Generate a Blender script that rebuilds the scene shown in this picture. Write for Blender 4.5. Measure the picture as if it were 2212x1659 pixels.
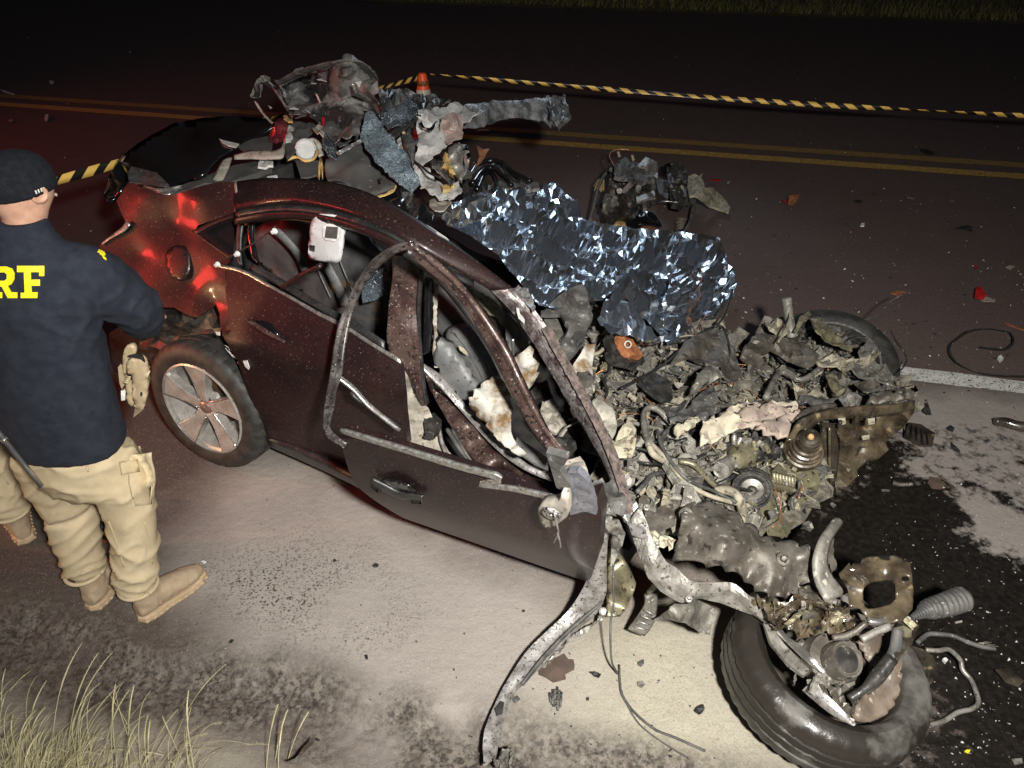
import bpy, bmesh, math, random
import numpy as np
from mathutils import Vector, Matrix, noise
from mathutils.geometry import delaunay_2d_cdt
from mathutils.bvhtree import BVHTree
R = math.radians
SC = bpy.context.scene
COL = SC.collection
for o in list(bpy.data.objects): bpy.data.objects.remove(o)

# ------------------------------------------------------------------ camera
CAM_H, CAM_PITCH, CAM_F = 2.35, 34.0, 1600.0      # metres, degrees down, focal length in 2212-px-wide units
cd = bpy.data.cameras.new('camera'); cam = bpy.data.objects.new('camera', cd); COL.objects.link(cam)
cam.location = (0, 0, CAM_H); cam.rotation_euler = (R(90 - CAM_PITCH), 0, 0)
cd.sensor_width = 36; cd.lens = 36 * CAM_F / 2212; cd.clip_start = 0.05; cd.clip_end = 800
SC.camera = cam
SC.render.resolution_x = 1024; SC.render.resolution_y = 768
SC.render.engine = 'CYCLES'
SC.view_settings.view_transform = 'Standard'; SC.view_settings.look = 'None'
SC.view_settings.exposure = 0.0; SC.view_settings.gamma = 1.0

# ------------------------------------------------------------------ night sky
w = bpy.data.worlds.new('World'); SC.world = w; w.use_nodes = True
nt = w.node_tree; bg = nt.nodes['Background']
sky = nt.nodes.new('ShaderNodeTexSky'); sky.sky_type = 'NISHITA'; sky.sun_disc = False
sky.sun_elevation = R(-4); sky.sun_rotation = R(200)
nt.links.new(sky.outputs[0], bg.inputs[0]); bg.inputs[1].default_value = 0.8

# ------------------------------------------------------------------ lights: hand-held floodlight beside the photographer, patrol-car lamps off to the left
def spot(name, loc, aim, power, color, angle, blend, radius):
    d = bpy.data.lights.new(name, 'SPOT'); d.energy = power; d.color = color
    d.spot_size = R(angle); d.spot_blend = blend; d.shadow_soft_size = radius
    o = bpy.data.objects.new(name, d); COL.objects.link(o); o.location = loc
    o.rotation_euler = (Vector(aim) - Vector(loc)).to_track_quat('-Z', 'Y').to_euler()
    return o
spot('floodlight', (0.45, -0.40, 2.80), (0.60, 3.5, 0.4), 1290, (1.0, 0.965, 0.90), 118, 1.0, 0.09)
spot('patrol_beacon', (-4.9, 2.9, 1.5), (-1.75, 3.1, 0.85), 200, (1.0, 0.05, 0.04), 62, 1.0, 0.3)
spot('patrol_tail_lamp', (-8.0, 5.5, 2.6), (-4.2, 8.0, 0.0), 230, (1.0, 0.07, 0.05), 95, 1.0, 0.12)
spot('rescue_scene_lamp', (1.9, 10.5, 3.4), (0.5, 3.8, 0.5), 170, (0.72, 0.86, 1.0), 50, 0.8, 0.55)
spot('patrol_headlamp', (-4.6, 1.9, 0.75), (-1.3, 2.9, 0.6), 230, (1.0, 0.56, 0.28), 46, 0.8, 0.06)
sd = bpy.data.lights.new('moon', 'SUN'); sd.energy = 0.012; sd.angle = R(0.5); sd.color = (0.8, 0.87, 1)
so = bpy.data.objects.new('moon', sd); COL.objects.link(so); so.rotation_euler = (R(40), 0, R(20))

# ------------------------------------------------------------------ geometry of the view: turn a picture position into a place in the scene
_p = R(CAM_PITCH)
_F = np.array([0, math.cos(_p), -math.sin(_p)]); _U = np.array([0, math.sin(_p), math.cos(_p)]); _C = np.array([0, 0, CAM_H])
def ray(u, v): return _F * CAM_F + np.array([1.0, 0, 0]) * (u - 1106) - _U * (v - 829.5)
def gp(u, v, z=0.0):
    d = ray(u, v); return _C + d * ((z - CAM_H) / d[2])
def yp(u, v, Y):
    d = ray(u, v); return _C + d * (Y / d[1])
# car frame: s along the car, t across it (away from the camera), z up
HEAD = R(-27); ES = np.array([math.cos(HEAD), math.sin(HEAD), 0]); ET = np.array([-ES[1], ES[0], 0])
CO = gp(435, 885, .335); CO[2] = 0
def car(s, t, z): return CO + ES * s + ET * t + np.array([0, 0, z])
def tp(u, v, t):
    d = ray(u, v); k = (t - (_C - CO) @ ET) / (d @ ET); return _C + d * k
def Tz(z):
    if z < .5: return .06 - .03 * (z / .5)
    if z < .78: return .03 - .03 * (z - .5) / .28
    if z < .95: return .09 * (z - .78) / .17
    return .09 + (z - .95) * .62
def side(u, v, off=0.0):
    d = ray(u, v); a, b = (1.7 - CAM_H) / d[2], (0.02 - CAM_H) / d[2]
    for _ in range(40):
        m = (a + b) / 2; P = _C + d * m
        if (P - CO) @ ET - Tz(P[2]) - off > 0: b = m
        else: a = m
    return _C + d * a
def idw(ctrl):
    c = np.array(ctrl, float)
    def f(u, v):
        w_ = 1.0 / (((c[:, 0] - u) ** 2 + (c[:, 1] - v) ** 2) + 30.0) ** 1.35
        return float((w_ * c[:, 2]).sum() / w_.sum())
    return f
def mz(ctrl):                                   # height given (constant or control points)
    if isinstance(ctrl, (int, float)): return lambda u, v: gp(u, v, ctrl)
    f = idw(ctrl); return lambda u, v: gp(u, v, f(u, v))
def mt(ctrl):
    if isinstance(ctrl, (int, float)): return lambda u, v: tp(u, v, ctrl)
    f = idw(ctrl); return lambda u, v: tp(u, v, f(u, v))
def mplane(a, b, c):                            # plane through three (u, v, z)
    A, B, Cc = gp(*a), gp(*b), gp(*c); n = np.cross(B - A, Cc - A)
    def f(u, v):
        d = ray(u, v); return _C + d * (((A - _C) @ n) / (d @ n))
    return f
VIEWS = dict(R1=(0, 0, .3418), R2=(702, 0, .3418), R3=(1404, 0, .36524), R4=(0, 486, .3418), R5=(648, 486, .3418), R6=(1350, 540, .38965),
             R7=(0, 1053, .36621), R8=(702, 1053, .36525), S1=(1404, 1053, .36524), S2=(513, 108, .24414), S3=(1215, 621, .22787), S4=(270, 675, .22794), S5=(1188, 270, .19531), U=(0, 0, 1))
def zz(k, s):                                   # 'x,y x,y,h ...' in an enlarged view -> list
    ox, oy, f = VIEWS[k]; out = []
    for w_ in s.split():
        q = [float(x) for x in w_.split(',')]; out.append(tuple([ox + q[0] * f, oy + q[1] * f] + q[2:]))
    return out

# ------------------------------------------------------------------ objects
WLOC = {}
def tag(o, label=None, cat=None, group=None, kind=None):
    if label: o['label'] = label
    if cat: o['category'] = cat
    if group: o['group'] = group
    if kind: o['kind'] = kind
    return o
def thing(name, loc, label, cat, group=None, kind=None):
    o = bpy.data.objects.new(name, None); COL.objects.link(o); o.location = Vector(loc); o.empty_display_size = .1
    WLOC[o.name] = np.array(loc, float); return tag(o, label, cat, group, kind)
def link(name, me, mat, parent=None, loc=(0, 0, 0)):
    if mat and len(me.materials) == 0: me.materials.append(mat)
    o = bpy.data.objects.new(name, me); COL.objects.link(o); L = np.array(loc, float); WLOC[o.name] = L
    if parent is not None:
        o.parent = parent; o.location = Vector(L - WLOC[parent.name])
    else: o.location = Vector(L)
    return o
def obj(name, V, Fc, mat, parent=None, smooth=False, uv=None, solid=0, off=-1, bevel=0):
    V = np.array(V, float); c = (V.min(0) + V.max(0)) / 2
    me = bpy.data.meshes.new(name); me.from_pydata((V - c).tolist(), [], [list(map(int, f)) for f in Fc]); me.update()
    if smooth: me.polygons.foreach_set('use_smooth', [True] * len(me.polygons))
    if uv is not None:
        l = me.uv_layers.new(name='UVMap')
        for lp in me.loops: l.data[lp.index].uv = uv[lp.vertex_index]
    o = link(name, me, mat, parent, c)
    if solid:
        m = o.modifiers.new('solid', 'SOLIDIFY'); m.thickness = solid; m.offset = off
    if bevel:
        m = o.modifiers.new('bevel', 'BEVEL'); m.width = bevel; m.segments = 2; m.limit_method = 'ANGLE'
    return o
def inpoly(P, poly):
    poly = np.array(poly)[:, :2]; x, y = P[:, 0], P[:, 1]; r = np.zeros(len(P), bool); n = len(poly)
    for i in range(n):
        (x1, y1), (x2, y2) = poly[i], poly[(i + 1) % n]
        c = ((y1 > y) != (y2 > y)) & (x < (x2 - x1) * (y - y1) / (y2 - y1 + 1e-12) + x1); r ^= c
    return r
def crease(P, amp, freq, seed, n=5):            # folded-sheet relief: a few families of sharp folds
    rg = np.random.default_rng(seed); h = np.zeros(len(P))
    for k in range(n):
        d = rg.normal(size=3); d /= np.linalg.norm(d); f = freq * (.6 + .55 * k); a = 1 / (1 + .5 * k)
        x = P @ d * f + rg.uniform(0, 9) + .25 * np.sin(P @ rg.normal(size=3) * freq * 1.7 + rg.uniform(0, 6))
        h += a * (np.abs((x % 1) * 2 - 1) * 2 - 1)
    return h * amp / 1.8
def jagged(poly, amp, step, seed):
    rg = random.Random(seed); out = []; n = len(poly)
    for i in range(n):
        a, b = np.array(poly[i][:2]), np.array(poly[(i + 1) % n][:2]); L = np.linalg.norm(b - a); m = max(1, int(L / step))
        for j in range(m):
            p = a + (b - a) * j / m
            if j: p = p + np.array([rg.uniform(-amp, amp), rg.uniform(-amp, amp)])
            out.append((p[0], p[1]))
    return out
def rounded(poly, it=2):
    P = [np.array(p[:2]) for p in poly]
    for _ in range(it):
        Q = []
        for i in range(len(P)):
            a, b = P[i], P[(i + 1) % len(P)]; Q += [a * .78 + b * .22, a * .22 + b * .78]
        P = Q
    return [tuple(p) for p in P]
def tri(poly, res, rnd, seed, holes=()):
    rg = np.random.default_rng(seed); b = []; edges = []
    loops = [poly] + list(holes)
    for lp in loops:
        st = len(b); lp2 = jagged(lp, 0, res, 0); b += lp2; k = len(lp2)
        edges += [(st + i, st + (i + 1) % k) for i in range(k)]
    A = np.array(poly)[:, :2]; x0, y0 = A.min(0); x1, y1 = A.max(0)
    gx, gy = np.meshgrid(np.arange(x0, x1, res), np.arange(y0, y1, res * .9)); gx[1::2] += res / 2
    G = np.stack([gx.ravel(), gy.ravel()], 1) + rg.uniform(-1, 1, (gx.size, 2)) * res * rnd
    G = G[inpoly(G, poly)]
    for h in holes: G = G[~inpoly(G, h)]
    B = np.array(b)
    if len(G): G = G[np.array([((B - g) ** 2).sum(1).min() > (res * .45) ** 2 for g in G])]
    pts = [Vector(p) for p in b] + [Vector(p) for p in G]
    v, e, f, *_ = delaunay_2d_cdt(pts, edges, [], 0, 1e-4)
    v = np.array([[q.x, q.y] for q in v]); f = [t for t in f if len(t) == 3]
    c = np.array([v[list(t)].mean(0) for t in f]); ok = inpoly(c, poly)
    for h in holes: ok &= ~inpoly(c, h)
    return v, [t for t, k in zip(f, ok) if k]
SEED = [11]
def sheet(name, poly, fn, mat, parent=None, thick=.004, res=14, rnd=.3, amp=0, freq=6, jag=0, rnd_h=0, holes=(), smooth=False, bulge=0, push=0, fo=None):
    """a piece of sheet: outline in picture units, laid on the surface fn, then folded/crumpled and given thickness"""
    SEED[0] += 1; sd_ = SEED[0]
    poly = [p[:2] for p in poly]
    if jag: poly = jagged(poly, jag, max(6, res * .6), sd_)
    v, f = tri(poly, res, rnd, sd_, holes)
    P = np.array([fn(a, b) for a, b in v]); c = P.mean(0)
    _, _, vt = np.linalg.svd(P - c, full_matrices=False); n = vt[2]
    if n @ (_C - c) < 0: n = -n
    if amp: P = P + np.outer(crease(P, amp, freq, sd_), n)
    if rnd_h: P = P + np.outer(np.random.default_rng(sd_).uniform(-1, 1, len(P)) * rnd_h, n)
    if bulge:
        A = np.array(poly); d = np.array([np.sqrt(((A - q) ** 2).sum(1)).min() for q in v]); d = d / max(d.max(), 1e-6)
        P = P + np.outer(np.sqrt(np.clip(d * (2 - d), 0, 1)) * bulge, n)
    if push: P = P + n * push
    if fo is not None: P = fo(P, n, v)
    F2 = []
    for t in f:
        a, b, c_ = P[list(t)]
        F2.append(t if np.cross(b - a, c_ - a) @ (_C - a) > 0 else t[::-1])
    return obj(name, P, F2, mat, parent, smooth, solid=thick)
def resample(P, n):
    P = np.array(P, float); d = np.r_[0, np.cumsum(np.linalg.norm(np.diff(P[:, :3], axis=0), axis=1))]
    t = np.linspace(0, d[-1], n); return np.stack([np.interp(t, d, P[:, k]) for k in range(P.shape[1])], 1)
def catmull(P, m=6):
    P = [np.array(p, float) for p in P]; P = [2 * P[0] - P[1]] + P + [2 * P[-1] - P[-2]]; out = []
    for i in range(1, len(P) - 2):
        for j in range(m):
            t = j / m; a, b, c, d = P[i - 1], P[i], P[i + 1], P[i + 2]
            out.append(.5 * ((2 * b) + (c - a) * t + (2 * a - 5 * b + 4 * c - d) * t * t + (3 * b - a - 3 * c + d) * t ** 3))
    out.append(P[-2]); return np.array(out)
def strip(name, A, B, mat, parent=None, n=40, m=5, bulge=0.0, thick=.006, amp=0, freq=8, smooth=True, fn=None, rnd_h=0, groove=0):
    """a long bent profile between two edge lines (u,v,z)"""
    SEED[0] += 1
    g = fn or (lambda q: gp(q[0], q[1], q[2])); bulge *= .45
    A3 = resample([g(q) for q in A], n); B3 = resample([g(q) for q in B], n)
    if smooth and len(A) > 3:
        A3 = resample(catmull(resample([g(q) for q in A], max(5, len(A))), 8), n); B3 = resample(catmull(resample([g(q) for q in B], max(5, len(B))), 8), n)
    V = []; UV = []; L = 0
    for i in range(n):
        if i: L += np.linalg.norm(A3[i] - A3[i - 1])
        tg = A3[min(i + 1, n - 1)] - A3[max(i - 1, 0)]; w_ = B3[i] - A3[i]; nn = np.cross(tg, w_); nn = nn / (np.linalg.norm(nn) + 1e-9)
        if nn @ (_C - A3[i]) < 0: nn = -nn
        for j in range(m):
            k = j / (m - 1); h = bulge * (1 - (2 * k - 1) ** 2)
            if groove and m >= 7 and j in (m // 2 - 1, m // 2): h -= groove
            V.append(A3[i] + w_ * k + nn * h); UV.append((L, k))
    V = np.array(V); N = nn
    if amp: V = V + np.outer(crease(V, amp, freq, SEED[0]), N)
    if rnd_h: V = V + np.random.default_rng(SEED[0]).uniform(-1, 1, V.shape) * rnd_h
    Fc = []
    for i in range(n - 1):
        for j in range(m - 1):
            a = i * m + j; q = (a, a + 1, a + m + 1, a + m)
            Fc.append(q if np.cross(V[q[1]] - V[q[0]], V[q[2]] - V[q[0]]) @ (_C - V[a]) > 0 else q[::-1])
    return obj(name, V, Fc, mat, parent, smooth and not amp and not rnd_h, UV, solid=thick)
def tube(name, pts, r, mat, parent=None, sides=8, m=6, ribs=0, ribamp=.12, raw=False):
    """round bar, hose or wire through world points; r constant or per control point"""
    P = np.array(pts, float) if raw else catmull(pts, m); n = len(P)
    rr = np.full(n, r) if np.isscalar(r) else np.interp(np.linspace(0, 1, n), np.linspace(0, 1, len(r)), r)
    if ribs:
        k = max(n, ribs * 4); t = np.linspace(0, n - 1, k); P = np.stack([np.interp(t, range(n), P[:, i]) for i in range(3)], 1); rr = np.interp(t, range(n), rr) * (1 + ribamp * np.sign(np.sin(np.linspace(0, ribs * 2 * math.pi, k)))); n = k
    V = []; up = np.array([0, 0, 1.0])
    for i in range(n):
        tg = P[min(i + 1, n - 1)] - P[max(i - 1, 0)]; tg = tg / (np.linalg.norm(tg) + 1e-9)
        a = np.cross(tg, up)
        if np.linalg.norm(a) < .1: a = np.cross(tg, [1, 0, 0])
        a /= np.linalg.norm(a); b = np.cross(tg, a)
        if i: 
            a = a0 - tg * (a0 @ tg); a /= np.linalg.norm(a) + 1e-9; b = np.cross(tg, a)
        a0 = a
        for j in range(sides):
            an = 2 * math.pi * j / sides; V.append(P[i] + rr[i] * (math.cos(an) * a + math.sin(an) * b))
    Fc = [(i * sides + j, i * sides + (j + 1) % sides, (i + 1) * sides + (j + 1) % sides, (i + 1) * sides + j) for i in range(n - 1) for j in range(sides)]
    Fc += [tuple(range(sides))[::-1], tuple(range((n - 1) * sides, n * sides))]
    return obj(name, V, Fc, mat, parent, True)
def frame(n):
    n = np.array(n, float); n /= np.linalg.norm(n); a = np.cross(n, [0, 0, 1])
    if np.linalg.norm(a) < .05: a = np.array([1.0, 0, 0])
    a /= np.linalg.norm(a); return n, a, np.cross(a, n)
def azt(az, tilt): return np.array([math.cos(R(az)) * math.cos(R(tilt)), math.sin(R(az)) * math.cos(R(tilt)), math.sin(R(tilt))])
def lathe(name, prof, c, n, mat, parent=None, N=64, mod=None, smooth=True, closed=False, split=True):
    """profile of (radius, distance along the axis n) turned about the axis through c"""
    nn, a, b = frame(n); V = []; K = len(prof)
    for i in range(N):
        t = 2 * math.pi * i / N; e = math.cos(t) * a + math.sin(t) * b
        for k, (r, x) in enumerate(prof):
            if mod: r, x = mod(i, k, r, x)
            V.append(np.array(c) + e * r + nn * x)
    Fc = [(i * K + k, ((i + 1) % N) * K + k, ((i + 1) % N) * K + (k + 1) % K, i * K + (k + 1) % K) for i in range(N) for k in range(K if closed else K - 1)]
    o = obj(name, V, Fc, mat, parent, smooth)
    if smooth and split:
        m = o.modifiers.new('edge', 'EDGE_SPLIT'); m.split_angle = R(35)
    return o
def prism(name, poly, c, n, up, x0, x1, mat, parent=None, bevel=0, taper=1.0):
    """flat outline (a along 'side', b along up) extruded along n from x0 to x1"""
    n = np.array(n, float) / np.linalg.norm(n); up = np.array(up, float); up = up - n * (up @ n); up /= np.linalg.norm(up); sd_ = np.cross(up, n)
    A = np.array(poly, float); m = A.mean(0); K = len(A)
    V = [np.array(c) + sd_ * q[0] + up * q[1] + n * x0 for q in A] + [np.array(c) + sd_ * q[0] + up * q[1] + n * x1 for q in (A - m) * taper + m]
    Fc = [tuple(range(K))[::-1], tuple(range(K, 2 * K))] + [(i, (i + 1) % K, K + (i + 1) % K, K + i) for i in range(K)]
    o = obj(name, V, Fc, mat, parent, bevel=bevel)
    bm = bmesh.new(); bm.from_mesh(o.data); bmesh.ops.recalc_face_normals(bm, faces=bm.faces); bm.to_mesh(o.data); bm.free()
    return o

# ------------------------------------------------------------------ materials
def mat(name, c1, c2=None, scale=25, mix=(.4, .6), rough=.6, rough2=None, metal=0.0, spec=None, speck=None, bump=.15, bscale=120, coat=0, emit=None, flat=False, trans=0, stretch=None, alpha=1):
    """procedural: two colours over noise, optional specks (colour, density 0-1, scale), relief"""
    m = bpy.data.materials.new(name); m.use_nodes = True; n = m.node_tree.nodes; L = m.node_tree.links; b = n['Principled BSDF']
    b.inputs['Roughness'].default_value = rough; b.inputs['Metallic'].default_value = metal
    if spec is not None: b.inputs['Specular IOR Level'].default_value = spec
    if coat: b.inputs['Coat Weight'].default_value = coat; b.inputs['Coat Roughness'].default_value = .12
    if trans: b.inputs['Transmission Weight'].default_value = trans
    c1 = tuple(c1) + (1,)
    b.inputs['Base Color'].default_value = c1
    if flat: return m
    tc = n.new('ShaderNodeTexCoord'); co = tc.outputs['Object']
    if stretch:
        mp = n.new('ShaderNodeMapping'); mp.inputs['Scale'].default_value = stretch; L.new(co, mp.inputs[0]); co = mp.outputs[0]
    def nz(sc, det=6, ro=.6):
        t = n.new('ShaderNodeTexNoise'); t.inputs['Scale'].default_value = sc; t.inputs['Detail'].default_value = det; t.inputs['Roughness'].default_value = ro; L.new(co, t.inputs['Vector']); return t.outputs[0]
    def ramp(src, a, c):
        r = n.new('ShaderNodeMapRange'); r.inputs[1].default_value = a; r.inputs[2].default_value = c; L.new(src, r.inputs[0]); return r.outputs[0]
    def mixc(f, A, B):
        x = n.new('ShaderNodeMix'); x.data_type = 'RGBA'
        if hasattr(f, 'is_output'): L.new(f, x.inputs[0])
        else: x.inputs[0].default_value = f
        for k, q in ((6, A), (7, B)):
            if hasattr(q, 'is_output'): L.new(q, x.inputs[k])
            else: x.inputs[k].default_value = q
        return x.outputs[2]
    out = c1
    f = ramp(nz(scale), *mix)
    if c2: out = mixc(f, c1, tuple(c2) + (1,))
    for s in ([speck] if speck and not isinstance(speck, list) else speck or []):
        th = .74 - .34 * s[1]
        out = mixc(ramp(nz(s[2], 3, .5), th, th + .05), out, tuple(s[0]) + (1,))
    if hasattr(out, 'is_output'): L.new(out, b.inputs['Base Color'])
    if rough2 is not None:
        r = n.new('ShaderNodeMapRange'); r.inputs[3].default_value = rough; r.inputs[4].default_value = rough2; L.new(f, r.inputs[0]); L.new(r.outputs[0], b.inputs['Roughness'])
    if bump:
        bp = n.new('ShaderNodeBump'); bp.inputs['Strength'].default_value = bump; bp.inputs['Distance'].default_value = .01; L.new(nz(bscale, 5, .6), bp.inputs['Height']); L.new(bp.outputs[0], b.inputs['Normal'])
    return m
DUST = (.30, .28, .22)
MT = dict(
 paint=mat('maroon_paint', (.018, .010, .011), (.030, .015, .014), 5, rough=.44, metal=.40, spec=.45, coat=.18, speck=[((.012, .008, .008), .42, 75), ((.17, .13, .11), .26, 130)], bump=.06, bscale=140),
 paintd=mat('dusty_maroon_paint', (.045, .022, .021), (.10, .065, .055), 14, rough=.45, metal=.3, coat=.2, speck=[((.018, .014, .014), .48, 70), ((.30, .27, .24), .30, 110)], bump=.08),
 scuffed=mat('scuffed_pillar', (.20, .185, .18), (.07, .05, .05), 26, rough=.45, metal=.5, speck=[((.02, .02, .02), .48, 110), ((.4, .38, .36), .3, 60)], bump=.12),
 framed=mat('dark_window_frame', (.05, .042, .042), (.13, .115, .11), 18, rough=.4, metal=.35, speck=[((.015, .014, .014), .46, 80), ((.34, .32, .30), .28, 120)], bump=.1),
 lightmetal=mat('bare_light_metal', (.42, .41, .40), (.22, .20, .19), 30, rough=.4, metal=.55, speck=((.06, .055, .05), .42, 90), bump=.15),
 black=mat('black_plastic', (.012, .012, .013), (.03, .029, .028), 20, rough=.42, speck=((.16, .15, .14), .22, 220), bump=.1),
 gloss=mat('gloss_black', (.006, .006, .007), rough=.2, coat=.5, speck=((.14, .13, .12), .14, 260), bump=.04, bscale=200),
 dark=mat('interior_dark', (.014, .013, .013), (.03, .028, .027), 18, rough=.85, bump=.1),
 rubber=mat('tyre_rubber', (.014, .0135, .013), (.034, .032, .03), 18, rough=.6, bump=.12, bscale=160),
 tyredust=mat('dusty_tyre_rubber', (.022, .019, .016), (.115, .108, .098), 4, mix=(.50, .64), rough=.32, rough2=.8, bump=.15),
 alloy=mat('alloy_rim', (.50, .485, .46), (.38, .36, .33), 20, rough=.30, metal=.45, speck=((.10, .08, .06), .3, 120), bump=.05),
 alloyb=mat('bright_alloy', (.68, .67, .65), (.5, .48, .45), 20, rough=.25, metal=.9, bump=.03),
 chrome=mat('trim_strip', (.52, .51, .49), (.30, .28, .25), 60, rough=.3, metal=.75, speck=((.07, .06, .055), .4, 150), bump=.06),
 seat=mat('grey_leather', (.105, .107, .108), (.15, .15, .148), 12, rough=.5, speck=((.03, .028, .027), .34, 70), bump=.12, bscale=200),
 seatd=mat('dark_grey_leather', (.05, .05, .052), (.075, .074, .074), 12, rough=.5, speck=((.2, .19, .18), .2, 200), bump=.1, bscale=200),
 belt=mat('grey_webbing', (.17, .17, .17), (.11, .11, .11), 90, rough=.7, bump=.3, bscale=300),
 beige=mat('beige_plastic', (.37, .345, .30), (.25, .225, .185), 14, rough=.6, speck=((.13, .10, .07), .35, 60), bump=.1),
 visor=mat('visor_grey', (.50, .50, .51), (.42, .42, .42), 14, rough=.65, speck=((.2, .19, .18), .25, 120), bump=.06),
 white=mat('pale_grey_fabric', (.50, .50, .49), (.37, .36, .35), 9, rough=.85, speck=((.18, .15, .13), .36, 90), bump=.2, bscale=260),
 pinkdust=mat('dust_stained_fabric', (.40, .30, .27), (.27, .18, .16), 14, rough=.9, speck=((.5, .48, .46), .4, 50), bump=.3),
 airbag=mat('stained_airbag', (.40, .385, .345), (.15, .095, .045), 11, mix=(.46, .60), rough=.85, speck=((.30, .20, .12), .36, 60), bump=.3, bscale=60),
 foam=mat('foam_yellow', (.55, .40, .16), (.42, .27, .09), 30, rough=.9, bump=.4),
 cream=mat('cream_foam', (.44, .41, .31), (.32, .285, .205), 18, rough=.85, speck=((.12, .09, .06), .42, 50), bump=.25),
 cloth=mat('stained_cloth', (.46, .42, .32), (.36, .29, .24), 9, rough=.85, speck=[((.27, .18, .165), .36, 22), ((.12, .10, .07), .36, 40)], bump=.25, bscale=60),
 rose=mat('rose_cloth', (.35, .28, .23), (.26, .205, .18), 12, rough=.8, speck=((.12, .09, .08), .38, 40), bump=.25, bscale=60),
 headl=mat('charcoal_liner', (.05, .048, .046), (.08, .076, .073), 6, rough=.85, speck=((.22, .21, .2), .2, 40), bump=.15, bscale=240),
 roofm=mat('scraped_black_sheet', (.03, .03, .031), (.25, .245, .24), 6, mix=(.44, .58), rough=.3, rough2=.6, metal=.25, speck=((.42, .42, .41), .24, 45), bump=.25, bscale=60),
 pillar=mat('scraped_grey_pillar', (.08, .083, .087), (.26, .265, .27), 12, mix=(.42, .6), rough=.35, metal=.4, speck=((.5, .51, .52), .28, 60), bump=.4, bscale=70),
 glass=mat('shattered_glass', (.10, .13, .155), (.19, .24, .28), 8, rough=.25, speck=[((.03, .04, .05), .5, 70), ((.62, .68, .72), .36, 150)], bump=.5, bscale=150),
 glassd=mat('shattered_dark_glass', (.035, .045, .055), (.075, .09, .105), 8, rough=.25, speck=[((.55, .6, .64), .36, 130)], bump=.5, bscale=150),
 dustm=mat('dusty_grey_metal', (.20, .19, .165), (.09, .083, .072), 16, rough=.55, metal=.25, speck=((.38, .36, .31), .36, 40), bump=.25, bscale=60),
 dustm2=mat('dusty_steel', (.30, .285, .26), (.16, .15, .13), 20, rough=.45, metal=.4, speck=((.08, .07, .06), .4, 70), bump=.2, bscale=60),
 khaki=mat('khaki_dust', (.33, .30, .225), (.19, .17, .125), 14, rough=.75, speck=((.09, .08, .06), .42, 40), bump=.3, bscale=60),
 ash=mat('ash_grey', (.33, .315, .27), (.19, .178, .15), 18, rough=.8, speck=((.10, .09, .08), .42, 60), bump=.35, bscale=70),
 brownm=mat('brown_greasy_metal', (.072, .063, .052), (.138, .124, .105), 11, rough=.40, rough2=.62, metal=.3, speck=[((.27, .25, .22), .32, 45), ((.035, .03, .025), .34, 30)], bump=.25, bscale=50),
 oily=mat('oily_black', (.016, .013, .010), (.05, .041, .030), 9, rough=.14, rough2=.42, spec=.7, coat=.3, speck=((.17, .135, .075), .26, 22), bump=.25, bscale=25),
 oilbrown=mat('oily_brown_panel', (.030, .023, .016), (.105, .082, .050), 8, rough=.14, rough2=.45, spec=.6, coat=.3, speck=[((.22, .17, .09), .26, 16), ((.01, .009, .007), .36, 9)], bump=.3, bscale=22),
 olive=mat('olive_casting', (.17, .155, .105), (.26, .235, .15), 18, rough=.4, metal=.45, speck=((.05, .045, .03), .42, 45), bump=.25, bscale=60),
 darkm=mat('dark_engine_metal', (.03, .029, .028), (.075, .07, .064), 18, rough=.38, metal=.4, speck=((.22, .2, .17), .28, 50), bump=.3, bscale=60),
 charm=mat('charcoal_scrap', (.045, .044, .043), (.10, .096, .09), 14, rough=.6, speck=((.25, .24, .22), .28, 60), bump=.3, bscale=60),
 rust=mat('rust_orange', (.34, .13, .05), (.20, .07, .03), 25, rough=.6, bump=.3),
 copper=mat('copper_wire', (.55, .24, .12), rough=.4, metal=.7, bump=0, flat=True),
 red=mat('red_lens', (.50, .02, .02), (.30, .01, .012), 20, rough=.2, spec=.7, bump=.05),
 orange=mat('cone_orange', (.92, .13, .035), (.85, .09, .025), 12, rough=.45, bump=.05),
 reflect=mat('cone_band', (.60, .58, .50), (.48, .45, .36), 12, rough=.35, bump=.05),
 navy=mat('navy_jacket', (.012, .015, .024), (.018, .022, .032), 30, rough=.9, spec=.25, bump=.25, bscale=500),
 cap=mat('black_cap', (.006, .007, .010), (.011, .012, .016), 60, rough=.95, spec=.2, bump=.3, bscale=400),
 pants=mat('khaki_trousers', (.46, .38, .25), (.40, .33, .215), 18, rough=.9, spec=.2, bump=.2, bscale=420),
 boot=mat('tan_suede', (.36, .275, .185), (.30, .225, .15), 24, rough=.85, bump=.3, bscale=160),
 sole=mat('tan_sole', (.42, .315, .20), (.34, .25, .155), 30, rough=.8, bump=.2),
 holster=mat('coyote_holster', (.33, .26, .165), (.28, .215, .135), 30, rough=.5, bump=.08),
 skin=mat('skin', (.46, .27, .19), (.40, .22, .155), 40, rough=.55, bump=.08),
 beard=mat('stubble', (.10, .07, .055), (.2, .13, .1), 200, rough=.9),
 yellow=mat('yellow_print', (.85, .70, .015), rough=.6, bump=.1, bscale=500, c2=(.78, .63, .012)),
 steel=mat('steel_rod', (.55, .55, .55), (.4, .4, .4), 30, rough=.25, metal=.9, bump=.02),
 grassd=mat('dry_grass', (.60, .54, .34), (.44, .42, .23), 6, rough=.7, bump=.1),
 grassg=mat('verge_grass', (.16, .20, .05), (.28, .24, .10), 3, rough=.8, bump=0),
 whiteb=mat('white_plastic', (.68, .68, .66), (.5, .5, .48), 30, rough=.5, bump=.05),
)

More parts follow.
